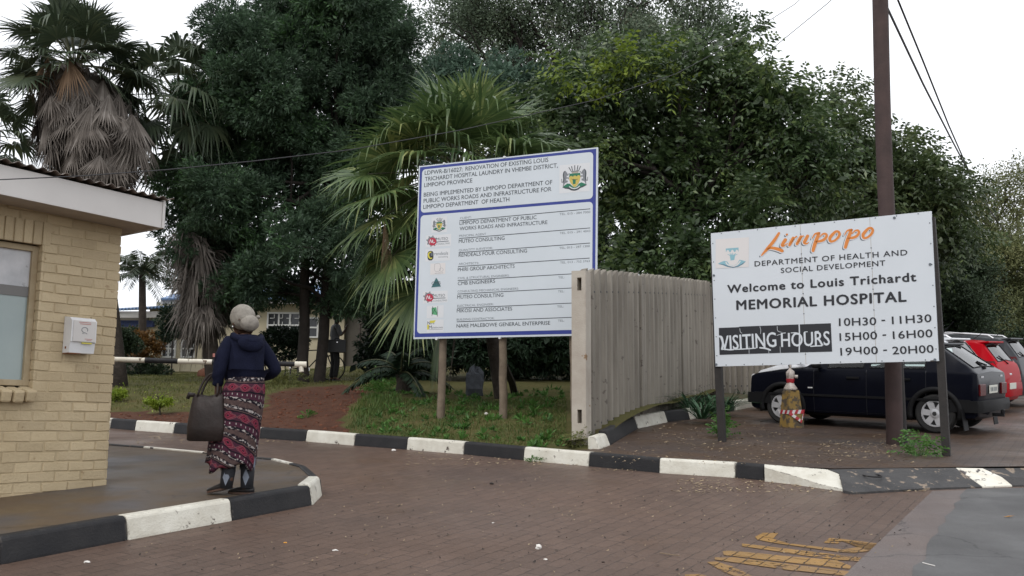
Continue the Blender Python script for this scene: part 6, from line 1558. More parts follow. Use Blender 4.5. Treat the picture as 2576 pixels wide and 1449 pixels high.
def slab3(name, u0, u1, vt, vb, d0, depth, mat, slope=0.0):
    a, b = bpt(u0, vb, d0), bpt(u1, vb, d0); h = bpt(u0, vt, d0)[2] - a[2]; m = MB()
    P = [a, b, b + [0, depth, slope], a + [0, depth, slope]]; P = [np.array(q) for q in P]; m.add(P + [q + np.array([0, 0, h]) for q in P], [(0,1,2,3),(4,5,6,7),(0,1,5,4),(1,2,6,5),(2,3,7,6),(3,0,4,7)])
    return m.build(name, mat, bldg, world=True)
slab3('porch_fascia', 230, 404, 783, 799, -1.6, 0.06, M['fascia_white'])
slab3('porch_beam', 250, 384, 806, 822, -0.9, 0.2, M['blue_beam'])
rows = []                                      # ribbed blue roof over the porch
a, b = bpt(225, 781, -1.75), bpt(408, 771, -1.75)
for dy, dz in ((0, 0), (6.0, 0.75)): rows.append([a + (b - a) * f + np.array([0, dy, dz + 0.035 * math.sin(f * 130)]) for f in np.linspace(0, 1, 160)])
m = MB(); m.loft(rows, cap=False, closed=False); m.loft([[p for p in rows[0]], [p - [0, 0, 0.05] for p in rows[0]]], cap=False, closed=False); m.build('porch_roof', M['blue_roof'], bldg, world=True)
slab3('fascia', 404, 900, 752, 764, -0.6, 0.06, M['fascia_white'])
a, b = bpt(404, 750, -0.7), bpt(905, 750, -0.7); m = MB(); P = [a, b, b + [0, 5, 1.2], a + [0, 5, 1.2]]; m.add(P + [p - np.array([0, 0, 0.06]) for p in P], [(0,1,2,3),(4,5,6,7),(0,1,5,4),(1,2,6,5),(2,3,7,6),(3,0,4,7)]); m.build('roof', M['blue_roof'], bldg, world=True)
def bwindow(u0, u1, v0, v1, d, frame='win_frame', grid=(2, 2), burglar=True):
    a = bpt(u0, v1, d); b = bpt(u1, v0, d); w, h = b[0] - a[0], b[2] - a[2]; y = a[1]; t = 0.06; m = MB()
    for i in range(grid[0] + 1): m.box([a[0] + w * i / grid[0], y, a[2] + h / 2], (t, 0.08, h + t))
    for i in range(grid[1] + 1): m.box([a[0] + w / 2, y - 0.004, a[2] + h * i / grid[1]], (w - t, 0.075, t))
    f = m.build('window', M[frame], bldg, world=True)
    m = MB(); m.box([a[0] + w / 2, y + 0.03, a[2] + h / 2], (w, 0.02, h)); m.build('pane', M['win_dark'], f, world=True)
    if burglar:
        m = MB(); n = int(w / 0.28)
        for k in range(n):
            x = a[0] + w * (k + 0.5) / n
            for j in range(int(h / 0.3)): m.box([x, y - 0.045, a[2] + 0.16 + j * 0.3], (0.16, 0.02, 0.025)); m.box([x + 0.1, y - 0.045, a[2] + 0.24 + j * 0.3], (0.025, 0.02, 0.16))
        m.build('grille', M['win_frame'], f, world=True)
bwindow(407, 442, 856, 898, -0.04); bwindow(456, 490, 856, 898, -0.04); bwindow(672, 758, 788, 848, -0.04, grid=(3, 2)); bwindow(773, 800, 800, 848, -0.04, grid=(1, 2), burglar=False)
bwindow(903, 940, 815, 884, -0.25, frame='bark_grey', grid=(2, 2), burglar=False); bwindow(962, 985, 830, 886, -0.9, frame='bark_grey', grid=(1, 2), burglar=False)
m = MB()
for u in (449, 560): p = bpt(u, 945, -0.06); m.box([p[0], p[1], p[2] + 0.0], (0.05, 0.05, 2.0))
m.build('downpipe', M['bldg_wall'], bldg, world=True)

# ================================================================ people
def person_mesh(J, E, R, root): return skin_mesh([tuple(p) for p in J], E, R, root, 2)
def hand(mb_pts, w, d, up, side, L=0.17):
    """joints and radii of a hand with five bent fingers, rooted at wrist w, pointing along d"""
    d, up, side = unit(d), unit(up), unit(side); J = []; E = []; R = []
    palm = w + d * L * 0.42; J.append(palm); R.append((0.028, 0.016))
    for i, (o, l) in enumerate(((-0.030, 0.40), (-0.010, 0.47), (0.011, 0.44), (0.030, 0.35))):
        b = palm + side * o + d * 0.012; k = b + d * L * l * 0.5 - up * 0.012; t = b + d * L * l * 0.85 - up * 0.045
        n = len(J); J += [b, k, t]; R += [0.0095, 0.0085, 0.007]; E += [(0, n), (n, n + 1), (n + 1, n + 2)]
    b = w + d * L * 0.18 - side * 0.034; t1 = b + d * 0.035 - side * 0.022 - up * 0.010; t2 = t1 + d * 0.03 - up * 0.016; n = len(J); J += [b, t1, t2]; R += [0.012, 0.010, 0.008]; E += [(0, n), (n, n + 1), (n + 1, n + 2)]
    return J, E, R
# ---- the woman walking past the gate house. local axes: x her right, y ahead, z up
WP = gnd(606, 1244, 0.152); WROT = math.radians(38)
wo = thing('person', 'woman in navy hooded jacket, printed long skirt and pale head wrap by the gate house', 'person', WP, WROT)
V3 = lambda *a: np.array(a, float)
hipc, chest, neck, head = V3(0.0, 0.01, 0.86), V3(0.0, 0.06, 1.20), V3(0.0, 0.075, 1.36), V3(-0.005, 0.10, 1.47)
J = [hipc, V3(0, 0.03, 1.03), chest, V3(0, 0.07, 1.31), neck, head, V3(-0.005, 0.105, 1.56),
     V3(-0.16, 0.07, 1.29), V3(-0.215, 0.03, 1.05), V3(-0.205, 0.10, 0.86),       # left arm
     V3(0.16, 0.07, 1.29), V3(0.265, -0.02, 1.07), V3(0.20, 0.16, 1.00),          # right arm
     V3(-0.10, 0.01, 0.80), V3(-0.11, 0.06, 0.46), V3(-0.12, -0.03, 0.13), V3(-0.12, 0.03, 0.085),   # left leg
     V3(0.08, 0.01, 0.80), V3(0.055, 0.04, 0.45), V3(0.035, -0.045, 0.10), V3(0.035, 0.03, 0.045)]
Ed = [(0, 1), (1, 2), (2, 3), (3, 4), (4, 5), (5, 6), (3, 7), (7, 8), (8, 9), (3, 10), (10, 11), (11, 12), (0, 13), (13, 14), (14, 15), (15, 16), (0, 17), (17, 18), (18, 19), (19, 20)]
Rr = [(.15, .12), (.14, .11), (.14, .11), (.09, .07), .05, (.08, .09), (.06, .07), .055, .045, .03, .055, .045, .03, .085, .058, .04, .034, .085, .058, .04, .034]
for w_i, d_, up_v, sd in ((9, V3(0.02, 0.15, -1), V3(-1, 0, 0), V3(0, 1, 0)), (12, V3(-0.5, 0.8, 0.1), V3(0.3, 0, 1), V3(0.8, 0.5, 0))):
    hj, he, hr = hand(None, J[w_i], d_, up_v, sd); n = len(J); J += hj; Ed += [(w_i, n)] + [(a + n, b + n) for a, b in he]; Rr += hr
me = person_mesh(J, Ed, Rr, 0); link_mesh('body', me, M['skin'], wo)
# face on the far side: nose, brow, lips and ear
m = MB(); m.ball(head + V3(-0.006, 0.092, 0.0), (0.014, 0.02, 0.022), 8, 6); m.ball(head + V3(-0.005, 0.088, -0.045), (0.026, 0.012, 0.012), 8, 6); m.ball(head + V3(-0.087, 0.0, -0.008), (0.010, 0.022, 0.032), 8, 6); m.ball(head + V3(0.077, 0.0, -0.008), (0.010, 0.022, 0.032), 8, 6)
m.ball(head + V3(-0.005, 0.07, -0.075), (0.035, 0.025, 0.025), 8, 6); m.build('face_feature', M['skin'], wo, smooth=True)
m = MB()
for sx in (-1, 1): m.ball(head + V3(-0.005 + sx * 0.032, 0.083, 0.022), (0.013, 0.008, 0.008), 8, 6)
m.build('eyes', M['ink_black'], wo, smooth=True)
m = MB(); m.ball(head + V3(-0.094, 0.0, -0.046), 0.010, 8, 6); m.build('earring', M['silver'], wo, smooth=True)
# head wrap: a wound turban with the bundle at the back
def blob(c, r, R=None, n=28, mm=20, wrap=0.0, seed=0):
    V = []; F = []
    for i in range(mm + 1):
        th = math.pi * i / mm
        for j in range(n):
            a = 2 * math.pi * j / n; d = V3(math.sin(th) * math.cos(a), math.sin(th) * math.sin(a), math.cos(th))
            k = 1 + wrap * math.sin(th * 9 + 1.5 * math.sin(a * 1 + seed) + a * 1.0) * math.sin(th)
            p = np.array(r) * d * k
            V.append(c + (R @ p if R is not None else p))
    for i in range(mm):
        for j in range(n): F.append((i * n + j, (i + 1) * n + j, (i + 1) * n + (j + 1) % n, i * n + (j + 1) % n))
    return V, F
Rx = lambda a: np.array([[1, 0, 0], [0, math.cos(a), -math.sin(a)], [0, math.sin(a), math.cos(a)]])
m = MB(); m.add(*blob(head + V3(-0.004, 0.006, 0.045), (0.106, 0.122, 0.112), Rx(0.45), wrap=0.014)); m.add(*blob(head + V3(0.02, -0.09, -0.015), (0.082, 0.074, 0.072), Rx(0.9), wrap=0.018, seed=2)); m.add(*blob(head + V3(0.10, -0.075, 0.045), (0.020, 0.03, 0.018), None, 10, 8)); m.add(*blob(head + V3(0.0, 0.06, 0.135), (0.05, 0.04, 0.018), None, 10, 8))
m.build('head_wrap', M['scarf_cloth'], wo, smooth=True)
# jacket
Jk = [V3(0, 0.015, 0.90), V3(0, 0.03, 1.03), V3(0, 0.05, 1.16), V3(0, 0.06, 1.28), V3(0, 0.07, 1.355),
      V3(-0.135, 0.065, 1.285), V3(-0.205, 0.045, 1.15), V3(-0.228, 0.03, 1.04), V3(-0.215, 0.09, 0.90),
      V3(0.135, 0.065, 1.285), V3(0.225, 0.03, 1.15), V3(0.275, -0.015, 1.055), V3(0.235, 0.10, 1.015), V3(0.20, 0.15, 1.0)]
Jr = [(.185, .15), (.175, .145), (.178, .142), (.135, .10), (.078, .07), .072, .068, .062, .046, .072, .068, .064, .05, .045]
Je = [(0, 1), (1, 2), (2, 3), (3, 4), (3, 5), (5, 6), (6, 7), (7, 8), (3, 9), (9, 10), (10, 11), (11, 12), (12, 13)]
me = skin_mesh([tuple(p) for p in Jk], Je, Jr, 2, 2)
rr_ = np.random.default_rng(4)
co = np.empty(len(me.vertices) * 3, np.float32); me.vertices.foreach_get('co', co); co = co.reshape(-1, 3)
fold = 0.006 * np.sin(co[:, 2] * 75 + 3 * np.sin(co[:, 0] * 14) + 9 * co[:, 1]) * np.clip((1.12 - co[:, 2]) / 0.18, 0.15, 1)
dirn = co - np.array([0, 0.04, 0]); dirn[:, 2] = 0; dirn /= np.linalg.norm(dirn, axis=1)[:, None] + 1e-6
co = co + dirn * fold[:, None]; me.vertices.foreach_set('co', co.ravel()); me.update()
jk = link_mesh('jacket', me, M['navy_cloth'], wo)
m = MB()                                       # hood lying on the back
rows = []
for f in np.linspace(0, 1, 12):
    a = math.pi * (0.05 + 0.9 * f); c = V3(0.125 * math.cos(a), 0.035 - 0.118 * math.sin(a), 1.345 - 0.055 * math.sin(a)); d = V3(math.cos(a), -math.sin(a), 0)
    rows.append([c + d * (0.034 * math.cos(b)) + V3(0, 0, 0.034 * math.sin(b)) for b in np.linspace(0, 2 * math.pi, 11)[:-1]])
m.loft(rows); V_, F_ = blob(V3(0, -0.075, 1.275), (0.12, 0.04, 0.075), Rx(-0.25)); m.add(V_, F_); m.build('hood', M['navy_cloth'], jk, smooth=True)
m = MB(); m.box(V3(-0.285, 0.02, 1.165), (0.004, 0.028, 0.03), rotz(0.2)); m.build('badge', M['red_ink'], jk)
# skirt
rows = []; nA = 56
for k, z in enumerate(np.linspace(0.985, 0.250, 26)):
    f = (0.985 - z) / 0.735; cx_ = -0.06 * f; cy_ = 0.005 + 0.10 * f ** 1.5
    rx = np.interp(f, [0, .12, .3, .6, 1], [0.155, 0.178, 0.186, 0.185, 0.195]); ry = np.interp(f, [0, .12, .3, .6, 1], [0.135, 0.165, 0.175, 0.20, 0.235])
    ring = []
    for j in range(nA):
        a = 2 * math.pi * j / nA; w = 1 + f ** 1.1 * (0.06 * math.sin(5 * a + 2.2 * f) + 0.05 * math.sin(9 * a - 3 * f) + 0.025 * math.sin(13 * a + 2 * f))
        dz = f ** 6 * (0.030 * math.sin(3 * a + 0.8) + 0.018 * math.sin(7 * a)) + 0.035 * f ** 3 * math.cos(a - 1.0)
        ring.append(V3(cx_ + rx * w * math.cos(a), cy_ + ry * w * math.sin(a), z + dz))
    rows.append(ring)
m = MB(); m.loft(rows, cap=False); m.loft([rows[-1], [p * [0.97, 0.97, 1] + [0, 0.004, 0.012] for p in rows[-1]], [p * [0.9, 0.9, 1] + V3(0, 0.01, 0.25) for p in rows[-1]]], cap=False)
m.build('skirt', M['skirt'], wo, smooth=True)
# socks and flat shoes
def shoe(c, yaw, pitch, nm):
    R_ = rotz(yaw) @ Rx(pitch); m = MB(); rows = []
    for y, w, h, zb in ((-0.085, 0.020, 0.045, 0.004), (-0.075, 0.032, 0.062, 0), (-0.04, 0.036, 0.066, 0), (0.02, 0.038, 0.052, 0), (0.08, 0.043, 0.040, 0), (0.125, 0.038, 0.032, 0.002), (0.155, 0.020, 0.024, 0.006)):
        rows.append([c + R_ @ V3(w * x, y, zb + h * z) for x, z in ((-1, 0), (-1.02, 0.45), (-0.75, 0.85), (0, 1.0), (0.75, 0.85), (1.02, 0.45), (1, 0))])
    m.loft(rows); o = m.build('shoe', M['shoe'], wo, smooth=True)
    m = MB(); rows = [[c + R_ @ V3(w * x, y, z) for x, z in ((-1, -0.012), (-1, 0.004), (1, 0.004), (1, -0.012))] for y, w in ((-0.087, 0.022), (-0.07, 0.036), (0.02, 0.040), (0.08, 0.045), (0.13, 0.038), (0.158, 0.02))]
    m.loft(rows); m.build('sole', M['sole'], o)
shoe(V3(-0.135, 0.06, 0.050), 0.50, -0.20, 'l'); shoe(V3(0.04, 0.02, 0.014), 0.55, 0.0, 'r')
for pts, up_ in (([V3(-0.115, 0.03, 0.36), V3(-0.122, -0.01, 0.20), V3(-0.13, 0.01, 0.06)], 0), ([V3(0.048, 0.015, 0.36), V3(0.042, -0.02, 0.20), V3(0.037, -0.03, 0.05)], 1)):
    m = MB(); m.tube(pts, [0.066, 0.058, 0.052], 16); o = m.build('sock', M['sock_dark'], wo, smooth=True)
    for zc_, a_ in ((0.62, -0.9), (1.35, 0.4), (0.62, 2.4), (1.35, -2.2)):
        i = int(zc_); f = zc_ - i; c = pts[i] * (1 - f) + pts[i + 1] * f; r = 0.0712 - 0.0095 * zc_
        grid = lambda aa, zz: c + V3(r * math.cos(a_ + aa), r * math.sin(a_ + aa), zz)
        m2 = MB(); m2.add([grid(-0.5, 0), grid(-0.25, -0.035), grid(0, -0.07), grid(0.25, -0.035), grid(0.5, 0), grid(0.25, 0.035), grid(0, 0.07), grid(-0.25, 0.035), grid(0, 0)], [(0, 1, 8, 7), (1, 2, 3, 8), (3, 4, 5, 8), (5, 6, 7, 8)]); m2.build('sock_pattern', M['sock_grey'], o)
# handbag on her left forearm: soft brown bag, two straps
Wm = rotz(WROT)
hb_ = thing('handbag', 'large dark brown soft leather handbag hanging from the arm of the woman', 'handbag', WP + Wm @ V3(-0.285, 0.09, 0.70), WROT + 0.75)
m = MB(); rows = []
for z, w, t_, sh_ in ((-0.255, 0.15, 0.055, 0), (-0.245, 0.170, 0.075, 0), (-0.13, 0.172, 0.085, 0.004), (0.0, 0.155, 0.068, 0.0), (0.10, 0.138, 0.042, -0.004), (0.135, 0.132, 0.022, 0), (0.137, 0.12, 0.014, 0)):
    rows.append([V3(t_ * math.copysign(abs(math.cos(a)) ** 0.7, math.cos(a)) * (1 + 0.06 * math.sin(3 * a + z * 30)) + sh_, w * math.copysign(abs(math.sin(a)) ** 0.7, math.sin(a)), z - 0.02 * (abs(math.sin(a)) < 0.35) * (z > 0.12)) for a in np.linspace(0, 2 * math.pi, 33)[:-1]])
m.loft(rows); bag = m.build('bag_body', M['leather'], hb_, smooth=True)
m = MB()
for x in (-0.03, 0.03): m.tube([V3(x, 0.085 * math.cos(a) , 0.12 + 0.19 * math.sin(a)) + V3(0.055 * math.sin(a), -0.01 * math.sin(a), 0) for a in np.linspace(0, math.pi, 15)], 0.011, 6)
m.build('strap', M['leather'], hb_, smooth=True)
m = MB(); m.tube([V3(-0.005, 0.125, 0.13), V3(-0.01, 0.17, 0.135), V3(-0.01, 0.185, 0.10)], [0.018, 0.022, 0.016], 8); m.build('zip_tab', M['leather'], hb_, smooth=True)

# ---- the man standing behind the tree with bicycle and briefcase
MD = 25.2
MPp = on_ground(838, 962, MD); ms = 1.0
ma = thing('person', 'man in grey shirt and dark trousers standing in shade with a briefcase under his arm', 'person', MPp, math.radians(-60))
J = [V3(0, 0, 0.92), V3(0, 0.01, 1.12), V3(0, 0.02, 1.30), V3(0, 0.03, 1.43), V3(0, 0.04, 1.50), V3(0, 0.055, 1.60), V3(0, 0.05, 1.70),
     V3(-0.17, 0.02, 1.42), V3(-0.23, 0.0, 1.16), V3(-0.18, 0.20, 1.10), V3(0.17, 0.02, 1.42), V3(0.25, 0.08, 1.18), V3(0.16, 0.24, 1.36),
     V3(-0.09, 0, 0.88), V3(-0.10, 0.04, 0.49), V3(-0.10, -0.02, 0.09), V3(-0.10, 0.12, 0.03), V3(0.09, 0, 0.88), V3(0.11, 0.05, 0.49), V3(0.12, 0.0, 0.09), V3(0.13, 0.14, 0.03)]
Ed = [(0, 1), (1, 2), (2, 3), (3, 4), (4, 5), (5, 6), (3, 7), (7, 8), (8, 9), (3, 10), (10, 11), (11, 12), (0, 13), (13, 14), (14, 15), (15, 16), (0, 17), (17, 18), (18, 19), (19, 20)]
Rr = [(.14, .10), (.13, .10), (.15, .11), (.09, .07), .05, (.078, .09), (.06, .07), .055, .042, .03, .055, .042, .03, .08, .055, .042, .035, .08, .055, .042, .035]
for w_i, d_, up_v, sd in ((9, V3(0.3, 0.9, 0), V3(0, 0, 1), V3(1, 0, 0)), (12, V3(-0.3, 0.2, 0.9), V3(0, -1, 0), V3(1, 0, 0))):
    hj, he, hr = hand(None, J[w_i], d_, up_v, sd); n = len(J); J += hj; Ed += [(w_i, n)] + [(a + n, b + n) for a, b in he]; Rr += hr
link_mesh('body', person_mesh(J, Ed, Rr, 0), M['skin'], ma)
sk = lambda idx, ed, rad, root, nm, mt: link_mesh(nm, skin_mesh([tuple(J[i]) for i in idx], ed, rad, root, 2), M[mt], ma)
sk([0, 1, 2, 3, 7, 8, 10, 11], [(0, 1), (1, 2), (2, 3), (3, 4), (4, 5), (3, 6), (6, 7)], [(.155, .12), (.15, .12), (.165, .125), (.10, .08), .072, .058, .072, .058], 1, 'shirt', 'grey_shirt')
sk([0, 13, 14, 15, 17, 18, 19], [(0, 1), (1, 2), (2, 3), (0, 4), (4, 5), (5, 6)], [(.16, .125), .10, .082, .068, .10, .082, .068], 0, 'trousers', 'dark_cloth')
V_, F_ = blob(V3(0, 0.035, 1.665), (0.088, 0.10, 0.075)); m = MB(); m.add(V_, F_); m.build('hair', M['ink_black'], ma, smooth=True)
m = MB(); m.ball(V3(0, 0.145, 1.60), (0.012, 0.02, 0.02), 8, 6); m.ball(V3(0, 0.135, 1.56), (0.025, 0.012, 0.01), 8, 6); m.ball(V3(-0.08, 0.05, 1.60), (0.01, 0.02, 0.03), 8, 6); m.ball(V3(0.08, 0.05, 1.60), (0.01, 0.02, 0.03), 8, 6); m.build('face_feature', M['skin'], ma, smooth=True)
m = MB()
for x in (-0.10, 0.125): rows = [[V3(x + w * a, y, z) for a, z in ((-1, 0), (-1, h * .6), (0, h), (1, h * .6), (1, 0))] for y, w, h in ((-0.07, .03, .07), (0.02, .042, .08), (0.12, .045, .05), (0.17, .03, .035))]; m.loft(rows)
m.build('shoes', M['shoe'], ma)
bc = thing('briefcase', 'black box briefcase held under the arm of the man by the bicycle', 'briefcase', far(848, 871, MD - 0.25), math.radians(8))
m = MB(); m.box((0, 0, 0), (0.45, 0.12, 0.33), bev=0.015); c_ = m.build('case_body', M['case_black'], bc); m = MB(); m.tube([V3(-0.06, 0, 0.165), V3(-0.05, 0, 0.20), V3(0.05, 0, 0.20), V3(0.06, 0, 0.165)], 0.009, 6); m.build('handle', M['case_black'], bc)
m = MB(); m.box((0.0, -0.062, 0.10), (0.03, 0.006, 0.03)); m.build('clasp', M['silver'], bc)

# ---- bicycle
b0_, b1_ = on_ground(728, 955, 25.7), on_ground(836, 957, 25.7)
bk = thing('bicycle', 'black bicycle with full size wheels leaning behind the evergreen tree trunks', 'bicycle', (b0_ + b1_) / 2)
bd = unit((b1_ - b0_) * [1, 1, 0]); WB = 1.10; Cb = (b0_ + b1_) / 2 * [1, 1, 0] + [0, 0, min(b0_[2], b1_[2])]
bp = lambda x, z, y=0.0: Cb + bd * x + np.array([bd[1], -bd[0], 0]) * y + np.array([0, 0, z]) - WLOC[bk.name]
for x in (-WB / 2, WB / 2):
    m = MB(); m.tube([bp(x + 0.33 * math.cos(a), 0.345 + 0.33 * math.sin(a)) for a in np.linspace(0, 2 * math.pi, 41)], 0.019, 6, cap=False); w_ = m.build('wheel', M['tyre'], bk)
    m = MB(); m.tube([bp(x, 0.345, -0.04), bp(x, 0.345, 0.04)], 0.02, 8)
    for k in range(16): a = 2 * math.pi * k / 16; m.tube([bp(x, 0.345), bp(x + 0.32 * math.cos(a), 0.345 + 0.32 * math.sin(a))], 0.0025, 4)
    m.build('spokes', M['silver'], w_)
m = MB(); A_, B_, C_, D_, E_ = (-WB / 2, .345), (-0.12, 0.30), (-0.2, 0.80), (0.36, 0.82), (WB / 2, .345)
for p, q_ in ((A_, B_), (A_, C_), (B_, C_), (B_, D_), (C_, D_), (D_, E_)): m.tube([bp(*p), bp(*q_)], 0.016, 7)
m.tube([bp(-0.2, 0.8), bp(-0.22, 0.93)], 0.013, 6); m.tube([bp(*D_), bp(0.34, 0.97)], 0.013, 6); m.build('frame', M['trim_black'], bk)
m = MB(); m.box(bp(-0.22, 0.95), (0.25, 0.14, 0.06), bev=0.025); m.build('saddle', M['case_black'], bk)
m = MB(); m.tube([bp(0.2, 1.0, -0.28), bp(0.32, 1.0, -0.2), bp(0.34, 0.98, 0), bp(0.32, 1.0, 0.2), bp(0.2, 1.0, 0.28)], 0.012, 6); m.build('handlebar', M['silver'], bk)
m = MB(); m.lathe([(0.09, -0.004), (0.09, 0.004)], bp(-0.12, 0.30, 0.04), [bd[1], -bd[0], 0], 20); m.tube([bp(-0.12, 0.3, 0.05), bp(-0.02, 0.16, 0.06)], 0.01, 6); m.tube([bp(-0.12, 0.3, -0.05), bp(-0.22, 0.44, -0.06)], 0.01, 6); m.build('crank', M['silver'], bk)
# ================================================================ cars. local axes: x ahead, y to its left, z up; origin on the ground under the middle
def interp_tab(tab, x):
    xs = [t[0] for t in tab]
    return [float(np.interp(x, xs, [t[k] for t in tab])) for k in range(1, len(tab[0]))]
def make_car(name, label, loc, rz, P):
    car = thing(name, label, 'car', loc, rz)
    up_n = unit([0, -SLOPE, 1.0]); fx = unit(V3(math.cos(rz), math.sin(rz), SLOPE * math.sin(rz))); ly = np.cross(up_n, fx)   # stands square on the sloping ground
    car.rotation_euler = Matrix(np.stack([fx, ly, up_n], 1).tolist()).to_euler()
    paint, glass, trim = M[P['paint']], M['glass'], M['trim_black']
    tab = P['tab']                              # x, top z, belt z, half width low, half width belt, half width roof, sill z
    xs = sorted(set(list(np.linspace(tab[0][0], tab[-1][0], 44)) + [t[0] for t in tab] + [x for w in P['side'] for x in w] + list(P['screen']) + list(P['rear'])))
    def sec(x):
        zt, zb, wl, wb, wr, zs = interp_tab(tab, x)
        lo = [(0.0, zs + 0.02), (wl * 0.86, zs + 0.02), (wl * 0.97, zs + 0.05), (wl, zs + 0.22), (max(wl, wb) * 1.004, zs + (zb - zs) * 0.62), (wb * 0.992, zb - 0.035), (wb * 0.972, zb)]
        g = zt - zb
        up = [(wb * 0.972 + (wr - wb * 0.972) * f, zb + (g - 0.02) * f) for f in (0.07, 0.86, 1.0)] if g > 0.06 else [(wb * 0.965, zb + g * 0.3), (wb * 0.93, zb + g * 0.6), (wb * 0.90, zb + g * 0.72)]
        wr2 = up[-1][0]
        top = [(wr2 * 0.93, zt - 0.006), (wr2 * 0.80, zt), (0.0, zt + P.get('crown', 0.012))]
        return lo + up + top
    S = [sec(x) for x in xs]; n = len(S[0])
    open_side = lambda a, b: any(w[0] - 1e-6 <= a and b <= w[1] + 1e-6 for w in P['side'])
    V, F = [], []
    for sg in (1, -1):
        b0 = len(V)
        for x, s in zip(xs, S): V += [(x, sg * y, z) for y, z in s]
        for i in range(len(xs) - 1):
            for j in range(n - 1):
                if j == 7 and open_side(xs[i], xs[i + 1]): continue
                if j == n - 2 and any(lo_ - 1e-6 <= xs[i] and xs[i + 1] <= hi_ + 1e-6 for lo_, hi_ in (P['screen'], P['rear'])): continue
                a = b0 + i * n + j; F.append((a, a + 1, a + n + 1, a + n))
        for i in (0, len(xs) - 1): F.append(tuple(b0 + i * n + j for j in range(n)))
    me = bpy.data.meshes.new('body'); me.from_pydata(V, [], F); me.update()
    bm = bmesh.new(); bm.from_mesh(me); bmesh.ops.remove_doubles(bm, verts=bm.verts, dist=1e-4); bmesh.ops.recalc_face_normals(bm, faces=bm.faces); bm.to_mesh(me); bm.free()
    # wheel openings are cut out of the sides
    o = bpy.data.objects.new('tmp', me); COL.objects.link(o); cut = MB()
    for x in P['axles']:
        for sg in (1, -1): cut.lathe([(P['arch'], 0.0), (P['arch'], 0.34)], (x, sg * (P['hw'] - 0.26), P['wr']), (0, sg, 0), 36)
    cme = bpy.data.meshes.new('cut'); cme.from_pydata(cut.v, [], cut.f); bm = bmesh.new(); bm.from_mesh(cme); bmesh.ops.recalc_face_normals(bm, faces=bm.faces); bm.to_mesh(cme); bm.free()
    co_ = bpy.data.objects.new('cut', cme); COL.objects.link(co_)
    md = o.modifiers.new('b', 'BOOLEAN'); md.object = co_; md.operation = 'DIFFERENCE'; md.solver = 'EXACT'
    me = baked(o); bpy.data.objects.remove(co_, do_unlink=True)
    bm = bmesh.new(); bm.from_mesh(me)
    for f in bm.faces: f.smooth = True
    for e in bm.edges:
        if len(e.link_faces) != 2 or e.calc_face_angle(0) > math.radians(26): e.smooth = False
    bm.to_mesh(me); bm.free()
    me.materials.clear()
    body = link_mesh('body', me, paint, car)
    def yz(x, j): return S_at(x)[j]
    S_at = lambda x: sec(x)
    # glass
    for w in P['side']:
        for sg in (1, -1):
            rows = [[V3(x, sg * (S_at(x)[7][0] + 0.001), S_at(x)[7][1]), V3(x, sg * (S_at(x)[8][0] + 0.001), S_at(x)[8][1])] for x in np.linspace(w[0], w[1], 7)]
            m = MB(); m.loft(rows, cap=False, closed=False); m.build('side_window', glass, car)
            m = MB()
            for e, k in ((0, 0), (1, 0)):
                for a, b in zip(rows[:-1], rows[1:]): m.tube([a[e], b[e]], 0.009, 5)
            for r in (rows[0], rows[-1]): m.tube([r[0], r[1]], 0.009, 5)
            m.build('window_seal', trim, car)
    for nm, (x0, x1) in (('windscreen', P['screen']), ('rear_window', P['rear'])):
        rows = []
        for x in np.linspace(x0, x1, 6):
            s = S_at(x); rows.append([V3(x, y, z + 0.003) for y, z in ((s[-2][0], s[-2][1]), (s[-2][0] * 0.5, s[-2][1] + 0.008), (0, s[-1][1]), (-s[-2][0] * 0.5, s[-2][1] + 0.008), (-s[-2][0], s[-2][1]))])
        m = MB(); m.loft(rows, cap=False, closed=False); m.build(nm, M[P.get('rearglass', 'glass')] if nm == 'rear_window' else glass, car, smooth=True)
        m = MB(); fr = rows[0] + [r[-1] for r in rows[1:]] + rows[-1][::-1][1:] + [r[0] for r in rows[::-1][1:]]; m.tube(np.array(fr), 0.011, 5, cap=False); m.build('window_seal', trim, car)
    # wheels
    for x in P['axles']:
        for sg in (1, -1):
            yo = sg * (P['hw'] - 0.015); wr, tw = P['wr'], 0.19; c = V3(x, yo, wr)
            m = MB(); m.lathe([(wr * .66, -tw + 0.02), (wr * .9, -tw), (wr * .985, -tw + .02), (wr, -tw * .6), (wr, -tw * .35), (wr * .985, -.02), (wr * .9, 0.0), (wr * .70, -.004), (wr * .66, -.02)], c, (0, sg, 0), 36)
            wh = m.build('wheel', M['tyre'], car, auto=40)
            m = MB(); rr = wr * 0.68
            m.lathe([(rr, -0.10), (rr, -0.012), (rr * .985, 0.0), (rr * .90, 0.002), (rr * .86, -0.02), (rr * .84, -0.10)], c, (0, sg, 0), 32)
            for k in range(P.get('spokes', 6)):
                a = 2 * math.pi * (k + 0.12) / P.get('spokes', 6); d = V3(math.cos(a), 0, math.sin(a)); q_ = V3(-math.sin(a), 0, math.cos(a)); w0, w1 = rr * P.get('sw', .17), rr * P.get('sw', .17) * 1.25
                pts = [c + d * rr * .2 + q_ * w0, c + d * rr * .88 + q_ * w1, c + d * rr * .88 - q_ * w1, c + d * rr * .2 - q_ * w0]
                m.add([p + V3(0, sg * 0.0, 0) for p in pts] + [p - V3(0, sg * 0.03, 0) for p in pts], [(0,1,2,3),(4,5,6,7),(0,1,5,4),(1,2,6,5),(2,3,7,6),(3,0,4,7)])
            m.lathe([(rr * .34, -0.03), (rr * .34, 0.004), (rr * .26, 0.012), (0.0, 0.014)], c, (0, sg, 0), 20)
            m.build('rim', M['alloy'], wh, auto=35)
            m = MB(); m.lathe([(rr * .86, -0.05), (0, -0.05)], c, (0, sg, 0), 24); m.lathe([(rr * .16, 0.013), (rr * .15, 0.016), (0, 0.0165)], c, (0, sg, 0), 16); m.build('brake_disc', M['alloy_dark'], wh)
